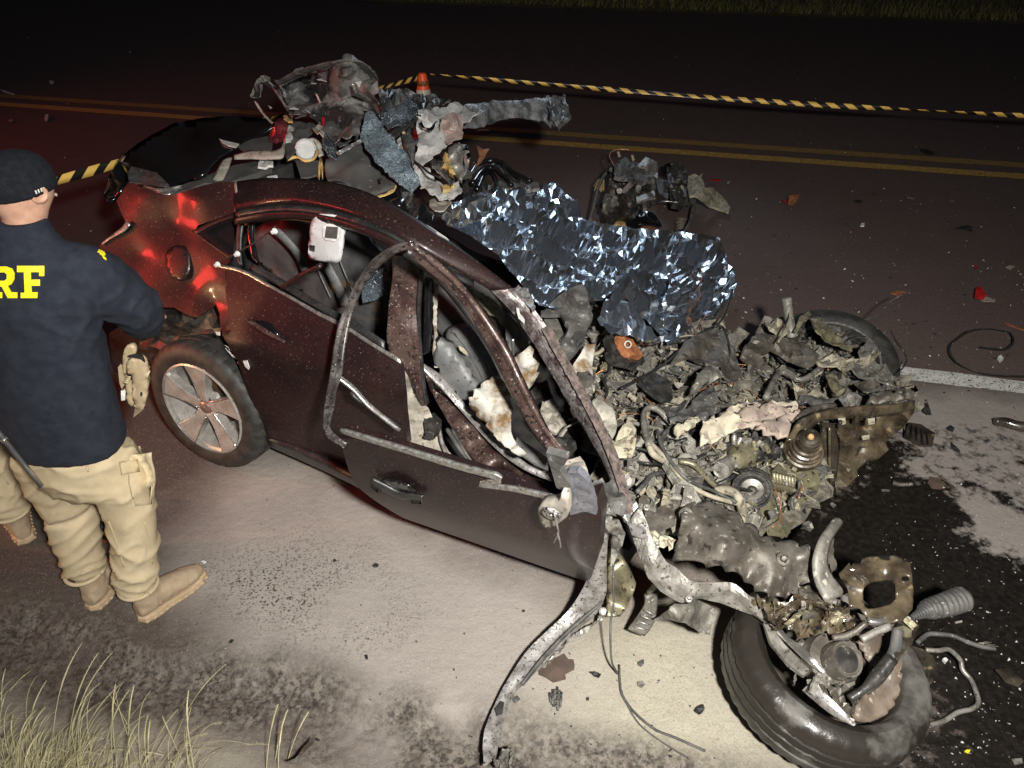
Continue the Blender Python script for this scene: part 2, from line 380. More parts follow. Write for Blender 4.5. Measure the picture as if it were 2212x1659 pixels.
# ================================================================== SETTING
RDIR = R(-13.9); RX = np.array([math.cos(RDIR), math.sin(RDIR), 0]); RY = np.array([-RX[1], RX[0], 0])
RQ = gp(2075, 823)
def rd(x, y, z=0.0): return RQ + RX * x + RY * y + np.array([0, 0, z])
def to_rd(P): d = np.asarray(P) - RQ; return np.stack([d @ RX, d @ RY], -1)
def roady(u, v): return float(to_rd(gp(u, v))[1])
Y_NEAR, Y_FAR, Y_EDGE = roady(1404, 324), roady(1404, 302), roady(1404, 24)

def vnoise(x, y, seed=0):
    rg = np.random.default_rng(seed); T = rg.random((256, 256)); xi = np.floor(x).astype(int); yi = np.floor(y).astype(int)
    fx = x - xi; fy = y - yi; fx = fx * fx * (3 - 2 * fx); fy = fy * fy * (3 - 2 * fy)
    g = lambda a, b: T[a % 256, b % 256]
    return (g(xi, yi) * (1 - fx) + g(xi + 1, yi) * fx) * (1 - fy) + (g(xi, yi + 1) * (1 - fx) + g(xi + 1, yi + 1) * fx) * fy
def fbm(x, y, f, o=4, seed=0):
    s = 0; a = .5; t = 0
    for k in range(o): s = s + a * vnoise(x * f * 2 ** k, y * f * 2 ** k, seed + k); t += a; a *= .55
    return s / t

def ground_mat(name, asphalt, pores=True):
    """asphalt in object space; the point attributes 'oil', 'dust', 'wet' are stains and tones laid on it"""
    m = bpy.data.materials.new(name); m.use_nodes = True; n = m.node_tree.nodes; L = m.node_tree.links; b = n['Principled BSDF']
    tc = n.new('ShaderNodeTexCoord'); co = tc.outputs['Object']
    def nz(sc, det=6, ro=.6, src=None):
        t = n.new('ShaderNodeTexNoise'); t.inputs['Scale'].default_value = sc; t.inputs['Detail'].default_value = det; t.inputs['Roughness'].default_value = ro; L.new(src or co, t.inputs['Vector']); return t.outputs[0]
    def rmp(s, a, c, o0=0., o1=1.):
        r = n.new('ShaderNodeMapRange'); r.inputs[1].default_value = a; r.inputs[2].default_value = c; r.inputs[3].default_value = o0; r.inputs[4].default_value = o1; L.new(s, r.inputs[0]); return r.outputs[0]
    def mx(f, A, B, mode='MIX'):
        x = n.new('ShaderNodeMix'); x.data_type = 'RGBA'; x.blend_type = mode
        if hasattr(f, 'is_output'): L.new(f, x.inputs[0])
        else: x.inputs[0].default_value = f
        for k, q in ((6, A), (7, B)):
            if hasattr(q, 'is_output'): L.new(q, x.inputs[k])
            else: x.inputs[k].default_value = tuple(q) + (1,)
        return x.outputs[2]
    def mul(a, b_):
        x = n.new('ShaderNodeMath'); x.operation = 'MULTIPLY'; L.new(a, x.inputs[0])
        if hasattr(b_, 'is_output'): L.new(b_, x.inputs[1])
        else: x.inputs[1].default_value = b_
        return x.outputs[0]
    def att(nm):
        a = n.new('ShaderNodeAttribute'); a.attribute_name = nm; return a.outputs['Fac']
    base = mx(rmp(nz(3.0), .35, .65), asphalt[0], asphalt[1])
    base = mx(rmp(nz(330, 3, .7), .35, .7), base, asphalt[2])                      # fine aggregate
    base = mx(rmp(nz(120, 4, .7), .40, .66), mx(.45, base, (.02, .016, .014)), base)
    base = mx(rmp(nz(190, 2, .5), .68, .71), base, (.42, .40, .37))                # pale chips
    vo = n.new('ShaderNodeTexVoronoi'); vo.inputs['Scale'].default_value = 95; L.new(co, vo.inputs['Vector'])
    dust = att('dust'); pore = att('pore')  # 'dust' marks the cream toned ground
    on_ = n.new('ShaderNodeMath'); on_.operation = 'MULTIPLY_ADD'; L.new(nz(17, 9, .72), on_.inputs[0]); on_.inputs[1].default_value = 1.5; L.new(att('oil'), on_.inputs[2]); oil = rmp(on_.outputs[0], 1.15, 1.38)
    cream = mx(rmp(nz(9), .3, .7), (.345, .318, .238), (.41, .383, .295))
    cream = mx(rmp(nz(160, 3), .5, .62, 0, .55), cream, (.20, .185, .15))
    pale_tone = mx(rmp(nz(3.0), .35, .65), (.275, .247, .222), (.225, .20, .178)); pale_tone = mx(rmp(nz(330, 3, .7), .35, .7), pale_tone, (.36, .325, .295))
    base = mx(att('pale_tone'), base, pale_tone)
    base = mx(dust, base, cream)
    if pores:
        p = mul(rmp(nz(115, 2, .5), .55, .62), pore); base = mx(p, base, (.035, .03, .027))
    vs = n.new('ShaderNodeTexVoronoi'); vs.inputs['Scale'].default_value = 55; vs.inputs['Randomness'].default_value = 1; L.new(co, vs.inputs['Vector'])
    stone = mx(rmp(nz(48, 5, .72), .40, .58), (.028, .023, .019), mx(rmp(nz(20), .35, .65), (.20, .178, .15), (.11, .095, .078)))  # crevice shade between the stones is painted into the dark tone
    base = mx(att('band'), base, stone)
    wet = mx(rmp(nz(40), .4, .7), (.008, .007, .006), (.02, .016, .013))
    base = mx(oil, base, wet)
    L.new(base, b.inputs['Base Color'])
    ro = rmp(oil, 0, 1, .82, .20)
    L.new(ro, b.inputs['Roughness'])
    b1 = n.new('ShaderNodeBump'); b1.inputs['Strength'].default_value = .55; b1.inputs['Distance'].default_value = .006; L.new(nz(210, 4, .65), b1.inputs['Height'])
    b2 = n.new('ShaderNodeBump'); b2.inputs['Strength'].default_value = .30; b2.inputs['Distance'].default_value = .02; L.new(nz(26, 5, .6), b2.inputs['Height']); L.new(b1.outputs[0], b2.inputs['Normal'])
    L.new(b2.outputs[0], b.inputs['Normal'])
    return m
M_ROAD = ground_mat('road_asphalt', ((.058, .035, .031), (.082, .052, .046), (.17, .115, .10)), False)
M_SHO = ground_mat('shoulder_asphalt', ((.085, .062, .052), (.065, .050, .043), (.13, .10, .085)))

def grid_sheet(name, x0, x1, y0, y1, step, zf, mat_, attrs, stepy=None):
    xs = np.arange(x0, x1 + step / 2, step); ys = np.arange(y0, y1 + 1e-6, stepy or step); X, Y = np.meshgrid(xs, ys); X = X.ravel(); Y = Y.ravel()
    Z = zf(X, Y); V = RQ + np.outer(X, RX) + np.outer(Y, RY); V[:, 2] = Z
    nx, ny = len(xs), len(ys); i = np.arange((ny - 1) * (nx - 1)); a = (i // (nx - 1)) * nx + i % (nx - 1)
    Fq = np.stack([a, a + 1, a + nx + 1, a + nx], 1)
    me = bpy.data.meshes.new(name); me.from_pydata(V.tolist(), [], Fq.tolist()); me.update(); me.polygons.foreach_set('use_smooth', [True] * len(me.polygons))
    for k, f in attrs.items():
        at = me.attributes.new(k, 'FLOAT', 'POINT'); at.data.foreach_set('value', np.clip(f(X, Y), 0, 1).astype(np.float32))
    o = link(name, me, mat_); return tag(o, kind='structure')
def uvof(X, Y):                                   # picture position of points on the ground
    P = RQ + np.outer(X, RX) + np.outer(Y, RY) - _C; P[:, 2] = -CAM_H; d = P @ _F
    return np.stack([1106 + CAM_F * P[:, 0] / d, 829.5 - CAM_F * (P @ _U) / d], 1)
def world_poly(s, k='U'): return [tuple(to_rd(gp(q[0], q[1]))) for q in zz(k, s)]
def soft(X, Y, poly, w_, wob=.05, f=9, seed=3):   # stain mask with a wandering, spattered edge
    A = np.array(poly); dx = (fbm(X, Y, f, 4, seed) - .5) * wob * 4; dy = (fbm(X, Y, f, 4, seed + 50) - .5) * wob * 4
    P = np.stack([X + dx, Y + dy], 1); ins = inpoly(P, A); D = np.full(len(P), 9e9)
    for i in range(len(A)):
        a, b_ = A[i], A[(i + 1) % len(A)]; e = b_ - a; t = np.clip(((P - a) @ e) / (e @ e + 1e-9), 0, 1); D = np.minimum(D, np.linalg.norm(P - a - t[:, None] * e, axis=1))
    return np.clip(.5 + np.where(ins, D, -D) / w_, 0, 1)
OIL = world_poly('1640,1150 1760,1090 1830,1010 1890,950 1935,940 1985,975 1960,1020 2035,1040 2060,1085 2120,1120 2105,1180 2160,1190 2240,1230 2420,1290 2600,1800 1860,1800 2010,1560 1990,1440 1840,1330 1600,1290')
OIL2 = world_poly('2040,1030 2110,1060 2190,1105 2300,1160 2300,1130 2180,1075 2080,1030')
UNDER = world_poly('560,940 860,1090 1250,1250 1420,1180 1640,1230 1900,1010 1960,860 1700,700 1250,560 900,560 520,800')  # darkness under the wreck, laid into the ground colour through the oil mask
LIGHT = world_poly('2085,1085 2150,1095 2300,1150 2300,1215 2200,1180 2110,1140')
def oil(X, Y):
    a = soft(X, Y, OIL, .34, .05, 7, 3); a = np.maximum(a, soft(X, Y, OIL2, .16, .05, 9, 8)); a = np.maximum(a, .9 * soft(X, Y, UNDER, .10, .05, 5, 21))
    uv = uvof(X, Y); k = np.clip((uv[:, 0] - 1880) / 120, 0, 1) * np.clip((uv[:, 1] - 870) / 60, 0, 1)
    a = np.maximum(a, .42 * k)
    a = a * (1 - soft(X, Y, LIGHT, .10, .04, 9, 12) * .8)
    return a
EDGE_U = zz('R7', '-1500,330 0,640 400,790 900,920 1300,980 1700,1080 2212,1200') + zz('R8', '900,1300 1500,1430 2070,1540') + [(1700, 1690), (2300, 1850)]
EDGE = np.array([to_rd(gp(q[0], q[1])) for q in EDGE_U]); EDGE = EDGE[np.argsort(EDGE[:, 0])]
def edge_d(X, Y):                                 # signed distance below the broken asphalt edge (positive = gravelly gutter)
    return np.interp(X, EDGE[:, 0], EDGE[:, 1]) + (fbm(X, Y, 4, 3, 31) - .5) * .10 - Y
def sho_z(X, Y):
    d = edge_d(X, Y); k = np.clip(d / .10, 0, 1); k = k * k * (3 - 2 * k)
    lump = np.abs(fbm(X, Y, 34, 3, 5) - .5) * 2
    band = np.clip(1 - np.abs(d - .10) / .16, 0, 1)
    z = .004 - .045 * k - band * lump * .050 - k * (1 - band) * np.abs(fbm(X, Y, 46, 3, 6) - .5) * .022
    return z - np.clip((d - .5) / 1.2, 0, 1) * .05
CREAM_POLY = world_poly('1280,1330 1420,1290 1560,1330 1640,1500 1760,1680 1700,1780 1350,1760 1240,1560')
PALE = world_poly('540,990 700,1010 1300,1300 1700,1280 1850,1700 1000,1720 700,1540 500,1440 420,1330 400,1220 450,1090')  # paler ground tone, giving way to the darker base at the left
PALE2 = world_poly('1890,880 1960,835 2500,900 2500,1420 2150,1330 1890,1200')
PORE = world_poly('470,1180 640,1140 760,1230 880,1330 820,1400 620,1360 450,1300')
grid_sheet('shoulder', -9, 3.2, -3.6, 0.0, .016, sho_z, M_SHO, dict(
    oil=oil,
    dust=lambda X, Y: np.maximum(.85 * soft(X, Y, CREAM_POLY, .5, .05, 4, 40), .45 * np.clip((edge_d(X, Y) - .22) / .1, 0, 1)),
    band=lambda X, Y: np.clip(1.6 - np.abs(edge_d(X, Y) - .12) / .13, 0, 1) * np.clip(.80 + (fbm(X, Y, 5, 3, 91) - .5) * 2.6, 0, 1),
    pale_tone=lambda X, Y: np.clip(np.maximum(soft(X, Y, PALE, .42, .10, 3, 44), soft(X, Y, PALE2, .25, .06, 6, 45) * .72) + .5 * np.clip((edge_d(X, Y) - .25) / .15, 0, 1) * np.clip((X + 5.2) / .8, .25, 1), 0, 1),
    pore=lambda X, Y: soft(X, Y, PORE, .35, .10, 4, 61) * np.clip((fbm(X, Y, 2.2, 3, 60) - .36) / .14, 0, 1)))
# carriageway: near lane sheet with stains, then one sheet out to the horizon
V = [rd(-150, -.25, -.004), rd(150, -.25, -.004), rd(150, Y_EDGE, -.004), rd(-150, Y_EDGE, -.004)]
road = obj('road', V, [(0, 1, 2, 3)], M_ROAD); tag(road, kind='structure')
V = [rd(-400, -400, -.12), rd(400, -400, -.12), rd(400, 400, -.12), rd(-400, 400, -.12)]
M_SOIL = mat('soil', (.07, .06, .04), (.10, .085, .055), 4, rough=.95, bump=.4)
tag(obj('ground', V, [(0, 1, 2, 3)], M_SOIL), kind='structure')
# painted lines: worn thin paint
def line_mat(name, c, wear):
    m = mat(name, c, tuple(x * .75 for x in c), 12, rough=.6, speck=[((.07, .055, .05), wear, 60), ((.07, .055, .05), wear * .9, 210)], bump=.2, bscale=200); return m
M_Y = line_mat('worn_yellow_paint', (.66, .42, .085), .60); M_Y2 = line_mat('thin_yellow_paint', (.42, .27, .065), .60); M_W = line_mat('worn_white_paint', (.60, .59, .56), .50)
def paint(name, y, wd, mt_, x0, x1, parent, z=.006):
    n = int((x1 - x0) / .25); V = []; rg = random.Random(7)
    for i in range(n + 1):
        x = x0 + (x1 - x0) * i / n
        V += [rd(x, y - wd / 2 + rg.uniform(-.006, .006), z), rd(x, y + wd / 2 + rg.uniform(-.006, .006), z)]
    return obj(name, V, [(2 * i, 2 * i + 2, 2 * i + 3, 2 * i + 1) for i in range(n)], mt_, parent)
paint('centre_line', Y_NEAR, .17, M_Y, -25, 20, road, .001); paint('centre_line', Y_FAR, .17, M_Y2, -25, 20, road, .001)
paint('edge_line', .0, .14, M_W, -12, 6, road, .009)
# far verge: low bank with rough grass
xs = np.arange(-60, 60, 1.0); V = []; rg = random.Random(4)
for x in xs:
    for (dy, z) in ((0, -.03), (.25, .05), (1.2, .22), (4, .5), (12, 1.0)): V.append(rd(x + rg.uniform(-.2, .2), Y_EDGE + dy + rg.uniform(-.1, .1) * (dy > 0), z + rg.uniform(-.04, .04)))
Fc = [(i * 5 + k, (i + 1) * 5 + k, (i + 1) * 5 + k + 1, i * 5 + k + 1) for i in range(len(xs) - 1) for k in range(4)]
tag(obj('verge', V, Fc, mat('verge_soil', (.055, .055, .02), (.10, .08, .04), 3, rough=.95, bump=.5), smooth=True), kind='structure')
V = []; Fc = []
for i in range(9000):
    x = rg.uniform(-14, 9); dy = rg.random() ** 1.6 * 3.0; b = rd(x, Y_EDGE + .08 + dy, .03 + .13 * min(dy, 2)); h = rg.uniform(.06, .26); a = rg.uniform(0, 6.3); d = np.array([math.cos(a), math.sin(a), 0])
    k = len(V); V += [b - d * .008, b + d * .008, b + np.array([rg.uniform(-.1, .1), rg.uniform(-.1, .1), h])]; Fc.append((k, k + 1, k + 2))
tag(obj('verge_grass', V, Fc, MT['grassg']), 'short rough grass along the far road edge', 'grass', kind='stuff')

# ================================================================== THE WRECKED CAR
CAR = thing('wrecked_car', car(.8, .9, 0), 'crushed dark maroon saloon car lying across the road edge, roof torn off', 'car')
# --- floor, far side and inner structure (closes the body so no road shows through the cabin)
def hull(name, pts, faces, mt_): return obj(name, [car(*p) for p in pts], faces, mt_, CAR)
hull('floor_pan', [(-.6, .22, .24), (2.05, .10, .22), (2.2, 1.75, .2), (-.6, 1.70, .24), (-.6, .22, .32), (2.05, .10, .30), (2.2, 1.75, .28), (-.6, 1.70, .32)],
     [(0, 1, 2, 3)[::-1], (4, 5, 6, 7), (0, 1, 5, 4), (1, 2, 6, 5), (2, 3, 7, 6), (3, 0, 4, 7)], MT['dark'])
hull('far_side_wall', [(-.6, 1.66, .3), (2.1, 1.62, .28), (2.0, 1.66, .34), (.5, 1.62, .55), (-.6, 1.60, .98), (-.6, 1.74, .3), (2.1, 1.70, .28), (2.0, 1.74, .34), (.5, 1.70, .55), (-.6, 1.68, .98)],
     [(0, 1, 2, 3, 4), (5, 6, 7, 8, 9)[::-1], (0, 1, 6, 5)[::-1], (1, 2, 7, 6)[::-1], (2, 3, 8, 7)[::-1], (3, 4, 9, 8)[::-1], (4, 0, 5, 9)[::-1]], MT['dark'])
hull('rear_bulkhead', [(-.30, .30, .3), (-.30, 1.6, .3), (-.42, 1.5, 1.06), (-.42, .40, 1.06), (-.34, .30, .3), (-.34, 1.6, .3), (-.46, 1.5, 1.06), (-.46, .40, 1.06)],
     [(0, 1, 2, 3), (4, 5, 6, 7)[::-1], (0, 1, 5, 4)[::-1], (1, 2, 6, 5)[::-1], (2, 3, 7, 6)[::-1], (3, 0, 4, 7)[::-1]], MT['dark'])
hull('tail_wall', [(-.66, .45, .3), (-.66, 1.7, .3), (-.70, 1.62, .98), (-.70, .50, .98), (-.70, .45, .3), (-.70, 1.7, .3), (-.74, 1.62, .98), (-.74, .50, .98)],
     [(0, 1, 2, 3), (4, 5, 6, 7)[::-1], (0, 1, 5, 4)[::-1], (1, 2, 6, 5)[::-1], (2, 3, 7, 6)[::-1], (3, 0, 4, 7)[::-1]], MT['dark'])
# --- rear quarter panel, dented
DENTS = [(365, 480, 75, .035), (290, 545, 90, .030), (400, 610, 80, .030), (455, 650, 45, .022), (320, 425, 60, -.018), (440, 430, 60, -.016)]
def dents(P, n, v):
    h = np.zeros(len(P))
    for (u, w_, s, a) in DENTS:
        r = np.hypot(v[:, 0] - u, v[:, 1] - w_) / s; h += a * np.clip(1 - r, 0, 1) ** 1.3
    return P + np.outer(-h, n) + np.outer(crease(P, .011, 2.0, 5, 3), n)
q = zz('R1', '1490,1150 1400,1153 1340,1165 1180,1210 1060,1240 930,1190 815,1155 760,1240 740,1270 765,1335 790,1400 805,1440 690,1500 640,1545') + zz('R4', '600,230 620,420 700,560 800,640 880,690 900,600 980,520 1090,520 1160,560 1240,585 1340,500 1375,560 1400,690 1425,660 1455,600 1425,420 1425,250') + zz('R1', '1460,1648 1215,1465 1240,1425 1490,1345')
QP = sheet('quarter_panel', q, side, MT['paint'], CAR, thick=.006, res=10, smooth=True, fo=dents)
m = QP.modifiers.new('es', 'EDGE_SPLIT'); m.split_angle = R(16)
lid = rounded(zz('R4', '1045,170 1100,125 1170,130 1198,180 1200,300 1150,365 1080,330 1040,250'), 2)
sheet('fuel_flap', lid, lambda u, v: side(u, v, .012), MT['paint'], QP, thick=.004, res=9, smooth=True, bulge=.004)
strip('torn_edge', zz('R1', '820,1420,1 808,1450,1 690,1515,1 645,1550,1'), zz('R1', '800,1395,1 785,1425,1 690,1495,1 640,1535,1'), MT['lightmetal'], QP, n=14, m=3, fn=lambda q: side(q[0], q[1], -.012), thick=.004)
strip('body_seam', zz('R1', '1478,1150,1 1488,1250,1 1478,1340,1'), zz('R1', '1492,1150,1 1500,1250,1 1490,1340,1'), MT['chrome'], QP, n=12, m=3, fn=lambda q: side(q[0], q[1], -.008), thick=.004)
# quarter window frame and pane panel
strip('window_frame', zz('R1', '1212,1462,1 1300,1412,1 1400,1370,1 1490,1345,1'), zz('R1', '1255,1478,1 1320,1437,1 1400,1402,1 1478,1380,1'), MT['paint'], QP, n=20, m=5, fn=lambda q: side(q[0], q[1], -.014), bulge=.006)
strip('window_frame', zz('R1', '1212,1462,1 1300,1530,1 1400,1605,1 1465,1650,1'), zz('R1', '1250,1468,1 1320,1525,1 1400,1575,1 1468,1615,1'), MT['paint'], QP, n=20, m=5, fn=lambda q: side(q[0], q[1], -.014), bulge=.006)
sheet('quarter_window', zz('R1', '1255,1476 1320,1435 1478,1378 1470,1620 1400,1580'), lambda u, v: side(u, v, .02), MT['gloss'], QP, thick=.004, res=14)
# --- roof rail: red strip over the doors, running down into the bent windscreen pillar
HR = [(510, 392, 1.31), (560, 385, 1.36), (640, 384, 1.41), (720, 392, 1.43), (800, 415, 1.43), (880, 458, 1.41), (960, 512, 1.35), (1058, 582, 1.23), (1109, 622, 1.16), (1154, 667, 1.10), (1181, 705, 1.05), (1229, 794, .95), (1273, 872, .87), (1308, 941, .80), (1332, 999, .74), (1352, 1060, .68), (1362, 1108, .63)]
HI = [(508, 450, 1.27), (562, 440, 1.31), (635, 437, 1.35), (733, 452, 1.38), (800, 478, 1.39), (874, 513, 1.37), (942, 562, 1.30), (1024, 602, 1.21), (1060, 628, 1.16), (1092, 656, 1.10), (1125, 700, 1.04), (1166, 765, .95), (1204, 830, .88), (1240, 892, .81), (1278, 955, .75), (1312, 1020, .69), (1338, 1085, .64)]
RAIL = strip('roof_rail', HR[:9], HI[:9], MT['paint'], CAR, n=60, m=7, bulge=.022, thick=.035)
PIL = strip('windscreen_pillar', HR[8:], HI[8:], MT['scuffed'], CAR, n=50, m=7, bulge=.02, thick=.04, amp=.004, freq=9)
def lift(L, du, dv, dz=0): return [(a + du, b + dv, c + dz) for a, b, c in L]
strip('drip_moulding', [(a, b + 3, c + .012) for a, b, c in HI[:8]], [(a, b + 16, c + .0) for a, b, c in HI[:8]], MT['black'], RAIL, n=50, m=3, thick=.01)
strip('door_top_frame', [(a, b + 19, c + .004) for a, b, c in HI[:7]], [(a, b + 36, c - .03) for a, b, c in HI[:7]], MT['paint'], CAR, n=50, m=5, bulge=.01, thick=.02)
strip('pillar_edge', [(a - 6, b + 2, c + .012) for a, b, c in HR[10:]], [(a + 7, b - 2, c) for a, b, c in HR[10:]], mat('pinkish_scraped_edge', (.26, .20, .18), (.12, .10, .09), 40, rough=.5, metal=.3, speck=((.03, .03, .03), .4, 120)), PIL, n=40, m=3, thick=.012, rnd_h=.0015)
sheet('torn_corner', zz('R5', '1345,400 1380,375 1440,400 1470,450 1488,520 1480,545 1440,510 1400,450'), mz(1.12), MT['lightmetal'], PIL, thick=.003, res=9, amp=.01, freq=9, jag=2)
sheet('white_scrape', zz('R5', '1365,510 1385,508 1390,560 1420,600 1418,628 1395,600 1375,570'), mz(1.098), MT['whiteb'], PIL, thick=.002, res=8, jag=1.5)
sheet('white_trim_edge', zz('S2', '1400,1400 1530,1480 1700,1560 1850,1659 1870,1680 1800,1640 1640,1560 1480,1470'), mz(1.36), MT['white'], RAIL, thick=.004, res=10)
# --- rear door
RDOOR = sheet('rear_door', zz('R4', '1430,248 1560,320 1700,392 1900,505 2120,630') + zz('R5', '300,660 630,880 640,960 660,1200 680,1390 400,1659 350,1560 0,1405') + zz('R4', '1800,1365 1715,1390 1600,1150 1500,850 1405,690 1455,600 1425,420'), side, MT['paint'], CAR, thick=.03, res=16, smooth=True, fo=lambda P, n, v: P + np.outer(crease(P, .006, 1.6, 9, 3), n))
m = RDOOR.modifiers.new('es', 'EDGE_SPLIT'); m.split_angle = R(40)
strip('belt_trim', zz('R4', '1370,245,1 1430,228,1 1600,318,1 1800,425,1 2130,612,1') + zz('R5', '240,600,1 440,730,1 635,845,1'), zz('R4', '1375,268,1 1430,252,1 1600,342,1 1800,450,1 2130,645,1') + zz('R5', '240,630,1 440,760,1 635,880,1'), MT['chrome'], RDOOR, n=40, m=5, bulge=.006, fn=lambda q: side(q[0], q[1], -.012), thick=.01)
strip('window_seal', zz('R4', '1590,240,1 1760,330,1 1900,420,1 2140,560,1') + zz('R5', '330,600,1 530,735,1'), zz('R4', '1570,285,1 1760,385,1 1900,470,1 2140,610,1') + zz('R5', '330,660,1 530,790,1'), MT['black'], RDOOR, n=30, m=4, fn=lambda q: side(q[0], q[1], .03), thick=.01)
def handle(pu, c, par, fn, L):
    h = strip('handle', pu, c, MT['paintd'], par, n=20, m=6, bulge=.014, fn=fn, thick=.012); return h
sheet('handle_recess', rounded(zz('R4', '1610,600 1700,610 1760,680 1750,720 1690,690 1630,640'), 2), lambda u, v: side(u, v, -.004), MT['gloss'], RDOOR, thick=.003, res=8, smooth=True)
handle(zz('R4', '1552,588,1 1640,625,1 1720,680,1 1800,728,1'), zz('R4', '1556,612,1 1630,665,1 1710,715,1 1795,750,1'), RDOOR, lambda q: side(q[0], q[1], -.022), 0)
# rear window: B-side post, left guide rails
strip('window_guide', zz('R1', '1500,1395,1 1490,1500,1 1492,1650,1') + zz('R4', '1500,240,1'), zz('R1', '1540,1400,1 1525,1500,1 1525,1650,1') + zz('R4', '1530,255,1'), MT['black'], RDOOR, n=20, m=5, bulge=.008, fn=lambda q: side(q[0], q[1], -.004), thick=.012)
strip('window_guide', zz('R1', '1560,1400,1 1560,1480,1 1590,1640,1') + zz('R4', '1640,240,1'), zz('R1', '1605,1405,1 1600,1490,1 1630,1640,1') + zz('R4', '1690,270,1'), MT['gloss'], RDOOR, n=20, m=5, bulge=.01, fn=lambda q: side(q[0], q[1], .05), thick=.012)
strip('window_guide', zz('R1', '1530,1410,1 1700,1372,1 1900,1375,1 2212,1440,1'), zz('R1', '1530,1430,1 1700,1392,1 1900,1393,1 2212,1462,1'), MT['black'], RDOOR, n=24, m=3, fn=lambda q: side(q[0], q[1], .03), thick=.01)
tube('red_bar', [tp(*q, .10) for q in zz('R4', '1785,400 1900,320 2030,255')], .011, MT['paint'], RDOOR, sides=6)
tube('cable', [tp(*q, .02) for q in zz('R4', '1380,240 1480,185 1560,140 1640,90 1740,10')], .003, MT['black'], RDOOR)
for a in ('1375,250', '1500,183', '1735,40'):
    p = zz('R4', a)[0]; lathe('clip', [(0, .012), (.007, .012), (.008, 0), (.011, 0), (.011, -.004), (0, -.004)], tp(*p, -.01), -ET, MT['whiteb'], RDOOR, N=10)
# --- cabin seen through the rear window
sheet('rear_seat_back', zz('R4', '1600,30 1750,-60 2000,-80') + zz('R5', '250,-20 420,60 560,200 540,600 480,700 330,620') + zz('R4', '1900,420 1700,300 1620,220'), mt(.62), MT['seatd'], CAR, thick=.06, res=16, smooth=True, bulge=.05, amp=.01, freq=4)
for a, b in (('1700,40 1790,120 1860,200 1900,300', '1760,20 1850,110 1920,200 1960,300'), ('1990,200 2050,300 2110,420 2150,520', '2050,190 2110,290 2170,400 2210,500')):
    strip('seat_belt', [(*q, 1) for q in zz('R4', a)], [(*q, 1) for q in zz('R4', b)], MT['belt'], CAR, n=24, m=3, fn=lambda q: tp(q[0], q[1], .50), thick=.004)
for dx in (-40, 40, 120):
    tube('seat_seam', [tp(q[0], q[1], .54) for q in zz('R4', '%d,60 %d,180 %d,330 %d,460' % (1960 + dx, 2010 + dx, 2070 + dx, 2130 + dx))], .004, MT['belt'], CAR, sides=5)
sheet('rear_cabin_panel', zz('R5', '380,380 480,290 560,250 560,420 470,480 390,500'), mt(.42), MT['glassd'], CAR, thick=.01, res=10, amp=.015, freq=8)
VIS = sheet('sun_visor', rounded(zz('R4', '1975,-75 2185,-60 2172,50 2160,215 2130,242 2050,235 1960,218 1945,190 1952,130'), 1), mt(.13), MT['visor'], CAR, thick=.018, res=10, smooth=True, bulge=.008)
sheet('visor_mirror_frame', rounded(zz('R4', '2045,-10 2150,0 2140,105 2035,95'), 1), mt(.112), MT['whiteb'], VIS, thick=.006, res=10)
sheet('visor_mirror', zz('R4', '2062,8 2135,15 2128,88 2052,80'), mt(.1075), MT['alloyb'], VIS, thick=.002, res=12)
sheet('visor_label', zz('R4', '2070,-30 2130,-26 2128,-8 2066,-12'), mt(.112), MT['darkm'], VIS, thick=.001, res=12)
sheet('visor_clip', zz('R4', '1955,128 1988,132 1986,168 1958,160'), mt(.1125), MT['black'], VIS, thick=.003, res=10)
# --- middle pillar with seals
BP = strip('middle_pillar', zz('R5', '605,195,1.30 578,400,1.13 555,600,1.0 545,770,.89 600,870,.82 650,930,.78 720,1010,.72 762,1130,.64'), zz('R5', '690,170,1.30 752,260,1.22 742,400,1.13 737,600,1.00 745,700,.95 772,860,.83 782,1000,.74 802,1140,.65'), MT['paintd'], CAR, n=50, m=7, bulge=.014, thick=.03, amp=.003, freq=5)
strip('pillar_seal', zz('R5', '755,270,1.23 745,400,1.14 740,600,1.01 750,800,.87 785,1130,.66'), zz('R5', '785,280,1.22 772,400,1.13 765,600,1.0 772,800,.86 812,1130,.65'), MT['black'], BP, n=30, m=5, bulge=.01, thick=.012)
strip('door_gasket', zz('R5', '790,345,1.17 785,480,1.08 780,640,.97 775,820,.84'), zz('R5', '838,335,1.17 842,480,1.07 838,640,.96 830,800,.84'), MT['gloss'], BP, n=30, m=5, bulge=.014, thick=.012)
strip('torn_foam_strip', zz('R5', '845,355,1.14 842,480,1.05 845,640,.94 848,800,.82 850,900,.76'), zz('R5', '878,370,1.13 872,480,1.05 862,640,.94 878,780,.83 882,900,.76'), MT['beige'], BP, n=26, m=3, thick=.012, rnd_h=.003)
# --- front seat, panels and inflated bags seen through the front opening
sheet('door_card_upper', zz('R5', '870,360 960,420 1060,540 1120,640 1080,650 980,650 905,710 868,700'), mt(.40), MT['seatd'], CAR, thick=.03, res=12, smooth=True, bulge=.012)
FS = sheet('front_seat_back', rounded(zz('R5', '905,690 940,640 1010,620 1090,625 1200,720 1290,860 1330,960 1300,1080 1220,1130 1150,1060 1080,920 980,780'), 1), mt(.36), MT['seat'], CAR, thick=.06, res=12, smooth=True, bulge=.05)
for k in (0, 55, 105): tube('seat_seam', [tp(q[0] + k * .34, q[1] - k * .06, .305) for q in zz('R5', '975,680 1060,790 1130,920 1170,1010')], .003, MT['seatd'], FS, sides=5)
sheet('front_seat_bolster', rounded(zz('R5', '872,690 960,760 1060,880 1140,1010 1145,1060 1090,1130 960,1020 885,960'), 1), mt(.27), MT['seat'], CAR, thick=.05, res=10, smooth=True, bulge=.04)
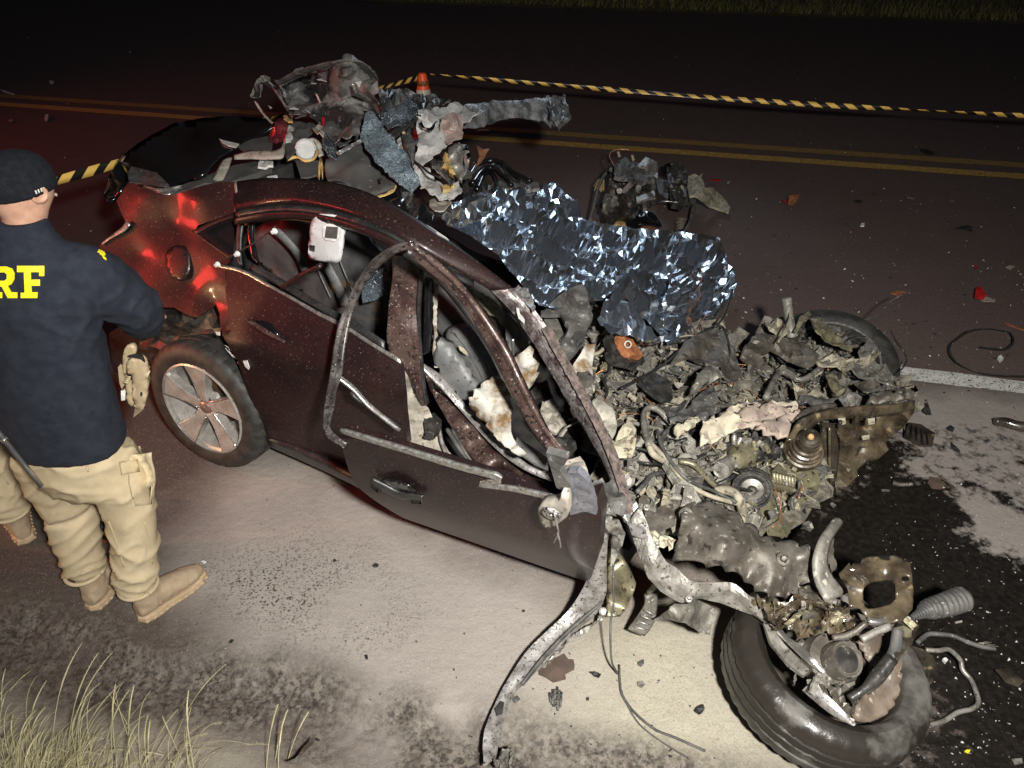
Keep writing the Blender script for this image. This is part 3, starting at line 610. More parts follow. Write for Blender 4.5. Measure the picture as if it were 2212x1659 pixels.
sheet('foam_tear', zz('R5', '1003,765 1030,780 1055,810 1058,825 1030,810 1008,790'), mt(.262), MT['cream'], FS, thick=.003, res=8)
sheet('far_door_panel', zz('R5', '930,270 1010,290 1130,380 1290,560 1400,700 1440,760 1350,900 1290,860 1200,720 1090,560 960,400'), mt(.75), MT['headl'], CAR, thick=.03, res=16, amp=.01, freq=5)
sheet('cream_foam_strip', zz('R5', '920,290 960,300 1000,345 1070,400 1150,440 1240,520 1290,600 1288,645 1240,600 1160,530 1080,450 980,370'), mt(.66), MT['cream'], CAR, thick=.02, res=8, amp=.012, freq=10, jag=2)
sheet('far_grey_panel', zz('R5', '1290,560 1380,650 1440,740 1400,800 1340,850 1300,720'), mt(.6), MT['seat'], CAR, thick=.02, res=12, amp=.008)
for a in ('1345,720 1348,790 1345,850', '1298,785 1296,830'): tube('headrest_post', [tp(q[0], q[1], .45) for q in zz('R5', a)], .007, MT['alloyb'], CAR, sides=8)
def cloth_fo(a, f, sd_): return lambda P, n, v: P + np.outer(a * np.array([noise.noise(Vector(p * f) + Vector((sd_, 0, 0))) + .5 * noise.noise(Vector(p * f * 2.3) + Vector((0, sd_, 0))) for p in P]), n)
sheet('deployed_airbag', zz('R5', '1075,1135 1110,1080 1150,1030 1200,980 1260,960 1300,1000 1340,1080 1350,1160 1345,1330 1370,1380 1440,1450 1400,1470 1330,1420 1230,1330 1180,1260 1110,1200'), mt([(1015, 860, .12), (1080, 820, .22), (1110, 950, .08), (1090, 990, .02)]), MT['airbag'], CAR, thick=.006, res=8, smooth=True, fo=cloth_fo(.022, 16, 3), bulge=.05)
sheet('deployed_airbag', zz('R5', '1330,880 1380,810 1450,765 1480,790 1510,880 1520,930 1480,1000 1420,1070 1400,1010'), mt(.30), MT['airbag'], CAR, thick=.006, res=8, smooth=True, fo=cloth_fo(.02, 18, 7), bulge=.04)
# --- outer sill shell of the door aperture: pale rail and the reddish skin below it
strip('aperture_rail', zz('R5', '770,868,.80 830,880,.78 900,960,.73 1000,1080,.66 1080,1170,.62 1240,1350,.55 1400,1490,.52 1590,1570,.50'), zz('R5', '780,915,.78 830,960,.75 900,1040,.70 980,1130,.64 1060,1225,.59 1225,1405,.53 1380,1535,.50 1600,1625,.48'), MT['lightmetal'], CAR, n=44, m=5, bulge=.012, thick=.02, amp=.003, freq=8)
sheet('aperture_skin', zz('R5', '785,925 900,1055 1060,1240 1220,1420 1380,1545 1590,1640 1500,1659 1300,1630 1150,1560 1060,1440 960,1290 860,1120 820,1040'), mz([(915, 800, .77), (1010, 905, .58), (1065, 971, .50), (1120, 1014, .47), (1191, 1046, .45), (1092, 1043, .40), (1010, 978, .46), (941, 868, .60)]), MT['paintd'], CAR, thick=.005, res=11, amp=.006, freq=7, smooth=True)
sheet('beige_inner_trim', zz('R5', '632,885 690,950 740,1000 770,1130 820,1190 900,1330 960,1490 820,1440 680,1395 665,1250 640,1080'), mz([(864, 788, .80), (880, 960, .52), (960, 990, .48), (905, 870, .62)]), MT['beige'], CAR, thick=.006, res=11, amp=.012, freq=7)
for k, (a, r_) in enumerate((('880,1290 900,1380 940,1480', .008), ('930,1290 1000,1400 1060,1480', .009), ('640,1100 655,1200 668,1380', .006), ('960,1290 1040,1430 1090,1500', .006))): tube('inner_bar', [gp(q[0], q[1], .56 - .03 * i) for i, q in enumerate(zz('R5', a))], r_, MT['charm' if k % 2 else 'lightmetal'], CAR)
sheet('latch', zz('R5', '790,1190 850,1180 870,1250 850,1320 800,1310 780,1250'), mz(.60), MT['darkm'], CAR, thick=.03, res=9, rnd_h=.006)
sheet('leather_corner', zz('R5', '1370,1340 1450,1390 1560,1470 1570,1540 1480,1500 1400,1450 1360,1400'), mz(.60), MT['seat'], CAR, thick=.01, res=10, amp=.006)
sheet('beige_inner_piece', zz('R5', '1530,1130 1600,1100 1640,1180 1690,1290 1650,1320 1560,1280 1510,1240'), mz(.58), MT['beige'], CAR, thick=.02, res=9, rnd_h=.008)
sheet('dark_inner_panel', zz('R5', '1440,1080 1500,1000 1560,980 1600,1080 1700,1280 1750,1420 1700,1450 1560,1330 1490,1230'), mz(.50), MT['darkm'], CAR, thick=.02, res=10, amp=.02, freq=8)
# --- front door, hanging out and leaning
DP = mplane((735, 930, .88), (1205, 1078, .86), (1060, 1200, .24))
def dpo(off):
    A, B, Cc = DP(735, 930), DP(1205, 1078), DP(1060, 1200); n = np.cross(B - A, Cc - A); n /= np.linalg.norm(n)
    if n @ (_C - A) < 0: n = -n
    def f(u, v):
        d = ray(u, v); return _C + d * (((A + n * off - _C) @ n) / (d @ n))
    return f
def door_curve(P, n, v):
    z = P[:, 2]; return P + np.outer(.035 * np.sin(np.clip((z - .2) / .7, 0, 1) * math.pi) + np.where(z < .55, -.10 * (.55 - z), 0), n)
FD = sheet('front_door', zz('U', '738,934 900,985 1100,1046 1205,1078 1240,1085 1290,1075 1302,1110 1300,1180 1280,1240 1262,1272 1150,1232 1000,1176 868,1126 830,1085 800,1053 770,1018 747,965'), DP, MT['paint'], CAR, thick=.05, res=15, smooth=True, fo=door_curve)
m = FD.modifiers.new('es', 'EDGE_SPLIT'); m.split_angle = R(40)
strip('belt_trim', zz('R5', '252,1290,1 450,1350,1 700,1425,1 1000,1515,1 1300,1600,1') + zz('R8', '900,-30,1 1150,5,1 1365,58,1'), zz('R5', '258,1318,1 450,1380,1 700,1458,1 1000,1550,1 1300,1635,1') + zz('R8', '900,-2,1 1150,32,1 1372,86,1'), MT['chrome'], FD, n=44, m=5, bulge=.008, fn=lambda q: dpo(.012)(q[0], q[1]), thick=.012)
sheet('handle_recess', rounded(zz('U', '818,1037 850,1034 890,1052 905,1068 860,1066 830,1055'), 2), dpo(.042), MT['gloss'], FD, thick=.003, res=8, smooth=True)
strip('handle', zz('U', '803,1034,1 822,1044,1 860,1064,1 912,1072,1'), zz('U', '806,1045,1 826,1062,1 862,1078,1 910,1080,1'), MT['black'], FD, n=20, m=6, bulge=.014, fn=lambda q: dpo(.05)(q[0], q[1]), thick=.014)
strip('window_frame', zz('R5', '700,108,1.46 640,120,1.45 560,155,1.41 440,240,1.33 365,370,1.22 300,500,1.13 240,620,1.06 212,760,.99 192,920,.93 160,1100,.89 133,1280,.86 170,1335,.85 290,1398,.84'), zz('R5', '705,150,1.44 660,158,1.43 592,188,1.39 480,285,1.29 402,400,1.19 338,540,1.10 305,650,1.05 280,800,.98 272,920,.93 236,1010,.91 212,1190,.88 186,1275,.86 220,1315,.85 285,1365,.845'), MT['framed'], FD, n=60, m=7, bulge=.006, thick=.014, groove=.006)
strip('window_frame', zz('R5', '690,108,1.46 780,185,1.42 860,245,1.38 960,335,1.32 1100,495,1.22 1200,640,1.15 1300,800,1.08 1400,1000,.99 1550,1290,.90 1690,1475,.85'), zz('R5', '682,190,1.41 790,285,1.34 940,410,1.25 1050,560,1.16 1150,720,1.08 1250,900,.99 1350,1110,.91 1450,1290,.87 1560,1440,.83 1640,1500,.82'), MT['paintd'], FD, n=60, m=7, bulge=.012, thick=.022, groove=.008)
strip('frame_channel', zz('R5', '700,150,1.43 860,290,1.33 980,420,1.245 1130,650,1.115 1300,950,.97 1480,1290,.865 1640,1490,.825'), zz('R5', '700,170,1.425 855,305,1.325 972,435,1.24 1120,662,1.11 1288,958,.965 1468,1300,.86 1620,1500,.82'), MT['black'], FD, n=50, m=3, thick=.03)
strip('window_channel', zz('R5', '232,930,.93 330,1000,.89 450,1130,.82 640,1290,.72'), zz('R5', '228,965,.92 320,1035,.88 440,1165,.81 620,1310,.71'), MT['chrome'], FD, n=24, m=4, bulge=.006, thick=.012)
strip('window_channel', zz('R5', '330,1040,.86 360,1080,.84 640,1260,.70'), zz('R5', '325,1055,.86 355,1095,.84 635,1275,.70'), MT['black'], FD, n=12, m=3, thick=.01)
# mirror mount at the front corner of the door
MM = sheet('mirror_mount', rounded(zz('R8', '1255,130 1285,100 1350,95 1390,80 1400,20 1440,80 1448,160 1380,215 1330,248 1275,225'), 1), dpo(.075), MT['beige'], FD, thick=.03, res=9, smooth=True)
sheet('mirror_bracket', zz('R8', '1370,0 1400,-60 1440,-90 1500,-100 1560,-20 1590,100 1600,170 1540,150 1450,165 1440,80 1400,20'), dpo(.045), mat('grey_blue_bracket', (.13, .135, .16), (.19, .19, .21), 20, rough=.4, metal=.2, speck=((.04, .04, .04), .35, 120)), FD, thick=.02, res=9, amp=.006)
sheet('mirror_triangle', zz('R5', '1555,1440 1690,1475 1640,1550 1720,1659 1620,1659'), dpo(.06), MT['charm'], FD, thick=.02, res=10)
sheet('torn_beige_cover', zz('R5', '1690,1475 1770,1450 1800,1500 1830,1620 1840,1690 1760,1690 1700,1600 1650,1530'), mz(.80), MT['beige'], FD, thick=.006, res=10, amp=.012, freq=9)
pm = zz('R8', '1345,148')[0]; nrm = np.cross(DP(735, 930) - DP(1205, 1078), DP(735, 930) - DP(1060, 1200)); nrm /= np.linalg.norm(nrm); nrm *= np.sign(nrm @ (_C - DP(735, 930)))
lathe('mirror_pivot', [(0, .014), (.010, .014), (.013, .008), (.020, .008), (.022, .004), (.024, .010), (.027, .010), (.028, 0)], dpo(.08)(*pm), nrm, MT['lightmetal'], MM, N=24)
for k in range(3):
    a = k * math.pi / 3; _, e1, e2 = frame(nrm); d = e1 * math.cos(a) + e2 * math.sin(a); c = dpo(.091)(*pm); tube('pivot_rib', [c - d * .024, c + d * .024], .003, MT['lightmetal'], MM, raw=True, sides=5)
for a in ('1358,160 1372,220 1380,270 1362,310 1355,325', '1376,270 1388,315 1395,355'): tube('mirror_wire', [dpo(.10)(*q) for q in zz('R8', a)], .003, MT['lightmetal'], MM, sides=5)
# --- sill under the rear door
strip('sill', zz('U', '575,948,.26 640,972,.26 760,1030,.26 860,1085,.26'), zz('U', '588,968,.14 650,995,.14 765,1048,.14 860,1105,.14'), MT['black'], CAR, n=20, m=5, bulge=.01, thick=.04)
# --- wheel well
sheet('wheel_well', zz('U', '235,720 330,660 430,650 500,680 560,760 610,960 560,990 400,900 250,860'), mt(.34), MT['dark'], CAR, thick=.01, res=20)
sheet('well_liner', zz('R4', '860,640 980,520 1100,520 1230,580 1340,500 1390,690 1290,680 1150,720 1000,790 880,780'), mt(.12), MT['black'], CAR, thick=.006, res=10, amp=.03, freq=6)
rg = random.Random(5)
for k in range(26):
    p = zz('R4', '%f,%f' % (1420 + k * 7 + rg.uniform(-10, 10), 760 + k * 9))[0]; a = tp(p[0], p[1], .03); tube('torn_fibre', [a, a + np.array([rg.uniform(.0, .05), 0, -rg.uniform(.01, .05)])], .0012, MT['whiteb'], CAR, raw=True, sides=4)
sheet('white_chip', zz('R4', '1535,860 1560,858 1575,900 1572,915 1548,895'), mt(.0), MT['whiteb'], CAR, thick=.004, res=8)
sheet('white_chip', zz('R4', '1362,678 1385,676 1388,700 1368,695'), mt(-.01), MT['whiteb'], CAR, thick=.004, res=8)
# --- rear wheel
WN = azt(245, 4); WC = gp(435, 885, .345) - WN * .02
WH = lathe('rear_wheel', [(.232, .10), (.245, .105), (.27, .108), (.30, .104), (.322, .088), (.328, .075), (.3295, .045), (.324, .044), (.324, .036), (.331, .035), (.331, .006), (.325, .005), (.325, -.005), (.331, -.006), (.331, -.035), (.324, -.036), (.324, -.044), (.3295, -.045), (.328, -.075), (.322, -.088), (.27, -.108), (.232, -.10)], WC - WN * .085, WN, MT['rubber'], CAR, N=132,
           mod=lambda i, k, r, x: (r - (.006 if (4 <= k <= 6 or 15 <= k <= 18) and i % 4 == 0 else 0) - (.004 if 8 < k < 11 and (i + 2) % 6 == 0 else 0), x))
WH['label'] = 'silver five spoke rear wheel with black tyre'
def wl(a, b, x): nn, e1, e2 = frame(WN); return WC + e1 * a + e2 * b + nn * x
lathe('rim_barrel', [(.226, .024), (.234, .020), (.232, .006), (.218, .000), (.212, -.02), (.205, -.07), (.20, -.15), (.0, -.155)], WC, WN, MT['alloy'], WH, N=72)
lathe('brake_drum', [(.0, -.085), (.115, -.085), (.125, -.095), (.125, -.14)], WC, WN, mat('brake_rust', (.10, .055, .04), (.06, .04, .03), 30, rough=.6, metal=.3), WH, N=40)
nn_, e1_, e2_ = frame(WN)
for k in range(5):
    a = math.pi * 2 * k / 5 + .28; er = e1_ * math.cos(a) + e2_ * math.sin(a); et_ = np.cross(nn_, er)
    def L3(r, s, x): return WC + er * r + et_ * s + nn_ * x
    top = [(.034, -.026, .0), (.09, -.030, .004), (.15, -.050, .010), (.226, -.082, .018), (.228, .042, .018), (.16, .034, .004), (.09, .026, -.002), (.034, .026, -.004)]
    V = [L3(*p) for p in top] + [L3(r * 1.0, s * .9, x - .05) for r, s, x in top]
    K = 8; Fc = [tuple(range(K)), tuple(range(K, 2 * K))[::-1]] + [(i, (i + 1) % K, K + (i + 1) % K, K + i) for i in range(K)]
    o = obj('spoke', V, Fc, MT['alloy'], WH, bevel=.004)
    bm = bmesh.new(); bm.from_mesh(o.data); bmesh.ops.recalc_face_normals(bm, faces=bm.faces); bm.to_mesh(o.data); bm.free()
    o.data.materials.append(MT['alloyb'])
    ed = [L3(.045, .027, -.001), L3(.09, .027, .0), L3(.16, .035, .006), L3(.226, .044, .019)]
    tube('spoke_ridge', ed, .0035, MT['alloyb'], WH, sides=6)  # brighter alloy stands in for the highlight along the spoke's side
    a2 = a + math.pi / 5; er2 = e1_ * math.cos(a2) + e2_ * math.sin(a2)
    lathe('lug_nut', [(0, .0), (.007, .0), (.009, -.004), (.009, -.03)], WC + er2 * .052 - nn_ * .012, WN, MT['darkm'], WH, N=8)
    lathe('lug_boss', [(.011, -.004), (.017, -.004), (.019, -.05)], WC + er2 * .052 - nn_ * .008, WN, MT['alloy'], WH, N=16)
lathe('hub_plate', [(.0, -.02), (.060, -.022), (.072, -.05)], WC, WN, MT['alloy'], WH, N=30)
HC = lathe('hub_cap', [(0, .006), (.022, .005), (.030, .001), (.033, -.006), (.033, -.03)], WC, WN, mat('hub_cap', (.35, .22, .18), (.25, .16, .13), 60, rough=.35, metal=.6), WH, N=30)
up_ = e2_; prism('badge', [(-.019, -.006), (-.006, -.006), (-.006, -.009), (.006, -.009), (.006, -.006), (.019, -.006), (.015, .006), (.006, .006), (.006, .009), (-.006, .009), (-.006, .006), (-.015, .006)], WC, WN, up_, .006, .009, MT['alloyb'], HC)
# --- boot lid (black, pushed up) and tail corner
BL = sheet('boot_lid', zz('R1', '740,1010 800,960 870,905 960,850 1100,775 1300,742 1500,735 1700,742 1745,790 1640,860 1500,930 1400,985 1330,1040 1290,1095 1100,1182 1050,1178 900,1165 815,1150 800,1090'), mz([(250, 345, 1.02), (350, 270, 1.10), (520, 255, 1.14), (590, 270, 1.16), (480, 330, 1.16), (350, 405, 1.10), (290, 390, 1.06)]), MT['gloss'], CAR, thick=.02, res=12, smooth=True, amp=.004, freq=3)
sheet('lid_end', zz('R1', '740,1010 770,980 800,985 830,1040 805,1140 760,1210 690,1270 660,1250 658,1225 690,1110'), mz([(250, 345, 1.03), (228, 420, .92), (270, 400, .98)]), MT['gloss'], BL, thick=.02, res=10, smooth=True)
strip('lid_edge', zz('R1', '770,978,1.06 735,1020,1.02 690,1110,.97 660,1220,.93'), zz('R1', '795,985,1.055 745,1060,1.00 710,1150,.95 690,1195,.93'), mat('orange_lit_edge', (.09, .055, .04), (.05, .03, .025), 20, rough=.35), BL, n=16, m=4, bulge=.006, thick=.012)  # orange light along this edge is painted into its brown tint
sheet('lid_shadow_panel', zz('R1', '830,1050 990,1090 1060,1160 1080,1182 930,1165 815,1150 806,1100'), mz([(285, 365, 1.085), (350, 400, 1.11), (300, 392, 1.07)]), MT['charm'], BL, thick=.004, res=12)  # charcoal sheet over the near corner of the lid
sheet('shelf_edge', zz('R1', '905,1172 1000,1195 1080,1185 1150,1165 1300,1110 1500,1040 1700,1000 1720,1060 1500,1140 1300,1165 1160,1205 1060,1238 950,1205'), mz(1.10), MT['headl'], CAR, thick=.03, res=12, amp=.008, freq=6)
strip('scuff_plate', zz('R1', '905,1172,1.11 990,1190,1.12 1080,1180,1.12 1160,1168,1.12'), zz('R1', '930,1190,1.10 1000,1222,1.10 1060,1238,1.10 1150,1195,1.10'), MT['chrome'], CAR, n=20, m=7, bulge=.0, thick=.006, groove=.006)
sheet('white_crescent', zz('R1', '1385,876 1420,888 1510,908 1490,930 1440,918 1400,897'), mz(1.17), MT['whiteb'], CAR, thick=.006, res=8)

# ================================================================== TORN ROOF HEAP (peeled back over the tail of the car)
HP = thing('torn_roof', gp(800, 300, 1.0), 'torn black roof sheet and headlining peeled back over the boot of the wrecked car', 'car roof')
Zt = [(560, 180, 1.42), (600, 250, 1.28), (750, 135, 1.58), (815, 190, 1.46), (900, 215, 1.36), (970, 215, 1.30), (700, 290, 1.24), (790, 250, 1.28), (640, 240, 1.30)]
sheet('roof_skin', zz('S2', '110,410 150,310 180,240 240,215 300,235 400,260 480,215 560,190 760,135 960,90 1040,95 1100,120 1170,170 1220,230 1240,300 1270,350 1200,420 1300,540 1240,560 1130,570 1110,700 1090,800 980,830 870,840 760,700 690,610 560,540 470,590 420,460 330,290 250,280'), mz(Zt), MT['roofm'], HP, thick=.004, res=12, amp=.06, freq=2.3, jag=2, rnd_h=.003)
strip('roof_rib', zz('S2', '350,290,1.42 480,215,1.48 560,180,1.51 760,130,1.56 960,88,1.60 1100,115,1.58 1200,190,1.52 1238,290,1.44'), zz('S2', '400,300,1.40 500,250,1.44 570,215,1.47 760,165,1.52 950,125,1.55 1060,150,1.53 1150,220,1.47 1190,300,1.40'), MT['charm'], HP, n=40, m=5, bulge=.02, thick=.01, amp=.008)
strip('roof_edge', zz('S2', '110,410,1.35 150,310,1.40 180,240,1.43 240,215,1.44 290,240,1.43'), zz('S2', '200,420,1.34 215,340,1.38 230,290,1.40 255,270,1.41 290,270,1.41'), MT['dustm'], HP, n=18, m=5, bulge=.01, thick=.005, amp=.008, freq=10)
strip('bent_flange', zz('S2', '240,260,1.40 330,370,1.34 400,480,1.29 470,600,1.23'), zz('S2', '255,250,1.41 345,355,1.35 415,465,1.30 480,590,1.24'), MT['lightmetal'], HP, n=20, m=3, thick=.006)
strip('bent_flange', zz('S2', '320,260,1.42 400,360,1.37 440,470,1.32'), zz('S2', '350,270,1.42 430,370,1.36 465,470,1.31'), MT['chrome'], HP, n=14, m=3, thick=.005, rnd_h=.003)
strip('bright_fold', zz('S2', '680,380,1.37 710,450,1.33 740,540,1.28 755,600,1.25'), zz('S2', '705,380,1.37 740,450,1.33 765,540,1.28 770,600,1.25'), MT['alloyb'], HP, n=14, m=4, bulge=.01, thick=.004)
strip('bright_fold', zz('S2', '1010,300,1.50 1030,370,1.46 1100,420,1.41 1180,450,1.38'), zz('S2', '1050,290,1.50 1070,350,1.46 1130,395,1.42 1200,430,1.38'), MT['chrome'], HP, n=16, m=4, bulge=.012, thick=.004)
sheet('torn_bracket', zz('S2', '470,500 560,495 640,540 600,570 510,610 560,560 480,555'), mz(1.30), MT['chrome'], HP, thick=.004, res=8, amp=.01, freq=12)
for s in ('540,330 520,355 490,360', '650,290 690,300 700,280', '270,490 290,520 305,495', '460,520 500,500 540,510', '700,260 740,250 790,265', '300,320 315,335 325,330', '330,345 345,360 350,350', '395,395 410,410 405,395', '600,530 630,540 650,550'):
    q = zz('S2', s); sheet('paint_flake', [q[0], q[1], (q[2][0], q[2][1] + 3)], mz(1.45 if q[0][1] < 190 else 1.36), MT['whiteb'], HP, thick=.002, res=6)
strip('trim_cord', zz('S2', '145,440,1.32 190,520,1.27 240,590,1.22 310,650,1.17'), zz('S2', '155,436,1.32 202,515,1.27 252,582,1.22 318,642,1.17'), MT['rose'], HP, n=20, m=3, thick=.004, rnd_h=.002)
# long torn pillar sticking out to the right of the heap
strip('torn_pillar', zz('S2', '1500,560,1.26 1800,520,1.22 2020,485,1.18 2200,470,1.15') + zz('R2', '1050,640,1.15 1200,630,1.13 1340,625,1.12 1430,600,1.12 1500,610,1.11 1535,660,1.09'), zz('S2', '1500,700,1.14 1800,660,1.12 2020,690,1.06 2200,680,1.04') + zz('R2', '1050,770,1.04 1200,750,1.03 1340,755,1.01 1420,770,.99 1480,800,.96 1530,730,1.04'), MT['pillar'], HP, n=60, m=9, bulge=.035, thick=.03, amp=.014, freq=7)
sheet('pillar_end', zz('R2', '1395,620 1430,600 1475,595 1510,625 1540,670 1535,740 1480,800 1430,775 1400,750 1440,700'), mz(1.09), MT['pillar'], HP, thick=.03, res=7, rnd_h=.03, jag=2)
sheet('far_sheet', zz('S2', '1250,380 1380,320 1500,370 1700,400 1890,410 1870,480 1750,470 1600,520 1400,560 1280,540'), mz([(820, 200, 1.42), (970, 215, 1.30), (880, 240, 1.28)]), MT['roofm'], HP, thick=.004, res=8, amp=.04, freq=7, jag=3, rnd_h=.008)
sheet('headlining', zz('S2', '880,900 980,840 1100,800 1170,850 1220,920 1310,1040 1400,1150 1385,1230 1280,1270 1180,1310 1080,1260 980,1220 800,1165 770,1050 780,960'), mz([(710, 330, 1.22), (790, 305, 1.22), (850, 390, 1.16), (800, 425, 1.14), (710, 390, 1.16)]), MT['headl'], HP, thick=.012, res=11, amp=.018, freq=4, jag=1, smooth=True)
strip('lining_edge', zz('S2', '1390,1170,1.165 1380,1235,1.15 1280,1275,1.145 1180,1312,1.14'), zz('S2', '1400,1180,1.165 1395,1245,1.15 1290,1288,1.145 1185,1326,1.14'), MT['foam'], HP, n=18, m=3, thick=.006, rnd_h=.002)
sheet('lining_slot', zz('S2', '1252,1130 1272,1128 1285,1165 1262,1172'), mz(1.205), MT['dark'], HP, thick=.003, res=7)
strip('grey_crease', zz('S2', '880,900,1.25 960,860,1.26 1080,790,1.28'), zz('S2', '900,930,1.235 990,880,1.245 1110,815,1.265'), MT['pillar'], HP, n=14, m=4, thick=.006, amp=.01, freq=12)
sheet('dark_roof_panel', zz('S2', '780,640 870,640 1000,600 1130,570 1110,700 1085,800 900,840 820,780 760,700'), mz([(700, 265, 1.27), (790, 250, 1.27), (780, 305, 1.22), (715, 300, 1.23)]), MT['headl'], HP, thick=.006, res=10, amp=.012, freq=5)
sheet('shattered_windscreen', zz('S2', '1140,560 1200,560 1250,620 1330,720 1400,820 1480,900 1530,970 1535,1030 1600,1110 1620,1170 1580,1220 1540,1270 1480,1220 1400,1150 1300,1040 1200,950 1130,860 1090,770 1100,690'), mz([(790, 245, 1.34), (830, 280, 1.30), (885, 350, 1.24), (900, 405, 1.18), (800, 310, 1.28)]), MT['glass'], HP, thick=.006, res=8, amp=.012, freq=7, jag=2)
sheet('windscreen_remnant', zz('S2', '1230,560 1300,520 1380,490 1500,450 1600,480 1590,560 1540,620 1440,680 1330,720 1280,650'), mz([(830, 240, 1.34), (900, 230, 1.30), (840, 280, 1.28)]), MT['glassd'], HP, thick=.006, res=8, amp=.02, freq=8, jag=3)
sheet('dark_edge_strip', zz('S2', '1305,775 1400,690 1500,630 1590,590 1600,600 1500,670 1400,760 1330,785'), mz(1.29), MT['darkm'], HP, thick=.012, res=8)
sheet('pale_lining', zz('S2', '1590,560 1680,500 1760,490 1850,510 1900,480 1960,460 2020,500 2130,570 2060,620 1990,650 1970,720 1980,780 1900,810 1830,850 1770,900 1700,960 1640,1010 1560,1000 1590,900 1600,760 1580,660'), mz([(905, 240, 1.28), (1030, 245, 1.22), (1000, 300, 1.14), (910, 350, 1.12), (900, 300, 1.18)]), MT['white'], HP, thick=.004, res=9, amp=.02, freq=6, jag=2.5)
sheet('stained_lining', zz('S2', '1800,600 1860,570 1940,560 1975,600 1990,655 1972,720 1980,785 1900,812 1840,848 1800,790 1780,700'), mz([(953, 250, 1.262), (1000, 300, 1.155), (960, 310, 1.16)]), MT['pinkdust'], HP, thick=.004, res=7, amp=.012, freq=9, jag=3, push=.012)
sheet('pale_lining', zz('S2', '1540,1010 1640,1005 1700,1060 1750,1130 1830,1180 1900,1200 1960,1150 1985,1220 1980,1270 1920,1300 1870,1330 1780,1290 1700,1270 1620,1220 1610,1120'), mz([(890, 360, 1.10), (990, 410, 1.0), (920, 410, 1.04)]), MT['white'], HP, thick=.004, res=8, amp=.018, freq=8, jag=3)
sheet('white_tag', zz('S2', '1596,528 1642,530 1642,568 1598,564'), mz(1.325), MT['whiteb'], HP, thick=.003, res=8)
sheet('pale_lining', zz('S2', '1700,1330 1760,1290 1870,1310 1900,1340 1830,1420 1750,1440 1700,1390'), mz(.97), MT['beige'], HP, thick=.006, res=9, amp=.015, freq=9)
sheet('black_trim', zz('S2', '1280,1250 1400,1180 1560,1260 1640,1310 1720,1400 1740,1500 1700,1540 1560,1480 1420,1400 1290,1330'), mz([(850, 420, 1.12), (930, 460, 1.0)]), MT['gloss'], HP, thick=.01, res=11, amp=.02, freq=4, smooth=True)
sheet('mirror_strip', zz('S2', '1700,970 1740,950 1820,1060 1900,1160 1880,1180 1790,1110 1720,1030'), mz(1.10), MT['alloyb'], HP, thick=.004, res=8, amp=.012, freq=14)
sheet('black_rail', zz('S2', '1745,945 1790,930 1850,1010 1920,1130 1900,1165 1830,1060'), mz(1.115), MT['gloss'], HP, thick=.02, res=8)
tube('black_cord', [gp(*q, 1.14) for q in zz('S2', '1560,980 1640,1040 1700,1090 1800,1130')], .006, MT['black'], HP)
sheet('foam_lump', zz('S2', '1815,940 1860,900 1890,1000 1910,1070 1870,1060 1830,1010'), mz(1.13), MT['foam'], HP, thick=.03, res=7, rnd_h=.01)
sheet('foam_lump', zz('S2', '1800,1190 1850,1180 1910,1190 1880,1220 1820,1245'), mz(1.05), MT['foam'], HP, thick=.02, res=7, rnd_h=.006)
sheet('grey_cushion', rounded(zz('S2', '1870,850 1940,815 1980,870 2010,980 2030,1080 1990,1140 1940,1110 1890,1010 1865,920'), 1), mz([(960, 315, 1.16), (1005, 380, 1.04)]), MT['dustm2'], HP, thick=.04, res=8, bulge=.03, smooth=True)
sheet('rose_flap', zz('S2', '1950,820 1990,880 2030,960 2030,1060 2010,1000 1980,880'), mz(1.11), MT['rose'], HP, thick=.01, res=7, rnd_h=.006)
sheet('grey_cylinder_cover', rounded(zz('S2', '1450,760 1510,740 1560,780 1575,900 1570,980 1535,990 1500,930 1460,850'), 1), mz(1.235), MT['charm'], HP, thick=.03, res=7, bulge=.025, smooth=True)
sheet('grey_drape', zz('S2', '1410,800 1470,740 1440,760 1460,860 1500,940 1480,900 1420,840'), mz(1.22), MT['white'], HP, thick=.01, res=7, rnd_h=.006)
strip('black_ribbon', zz('S2', '1610,640,1.26 1640,690,1.24 1700,690,1.24 1770,620,1.26'), zz('S2', '1640,630,1.262 1670,720,1.23 1740,715,1.23 1750,640,1.25'), MT['gloss'], HP, n=20, m=3, thick=.004)
for k in range(5):
    rg = random.Random(k); q = zz('S2', '%f,%f' % (1470 + k * 8, 700 + rg.uniform(-8, 8)))[0]; sheet('foam_crumb', [(q[0] - 3, q[1] + 5), (q[0] + rg.uniform(-1, 3), q[1] - 5), (q[0] + 4, q[1] + 3)], mz(1.26), MT['foam'], HP, thick=.01, res=5)
# trim, lamp and beige liners over the parcel shelf
LM = sheet('tail_lamp', zz('S2', '360,610 410,605 455,650 440,720 400,790 330,800 280,790 275,770 320,690'), mz([(600, 260, 1.24), (590, 300, 1.18)]), mat('smoked_red_lens', (.06, .012, .018), (.14, .03, .035), 12, rough=.25, spec=.6, speck=((.3, .2, .2), .2, 60)), HP, thick=.02, res=8, bulge=.01)
strip('lens_edge', zz('S2', '325,690,1.23 300,730,1.20 285,780,1.18'), zz('S2', '345,680,1.23 318,740,1.20 305,780,1.18'), MT['red'], LM, n=10, m=3, thick=.01)
sheet('lens_panel', zz('S2', '420,660 450,650 435,720 420,780 400,790 410,720'), mz(1.21), MT['red'], LM, thick=.01, res=7)
sheet('white_lens', zz('S2', '460,645 500,690 500,790 470,818 415,815 430,730'), mz(1.19), MT['whiteb'], HP, thick=.012, res=8, bulge=.01)
sheet('orange_scrap', zz('S2', '402,570 435,568 480,600 488,640 450,635 415,610'), mz(1.25), MT['foam'], HP, thick=.01, res=7, rnd_h=.006)
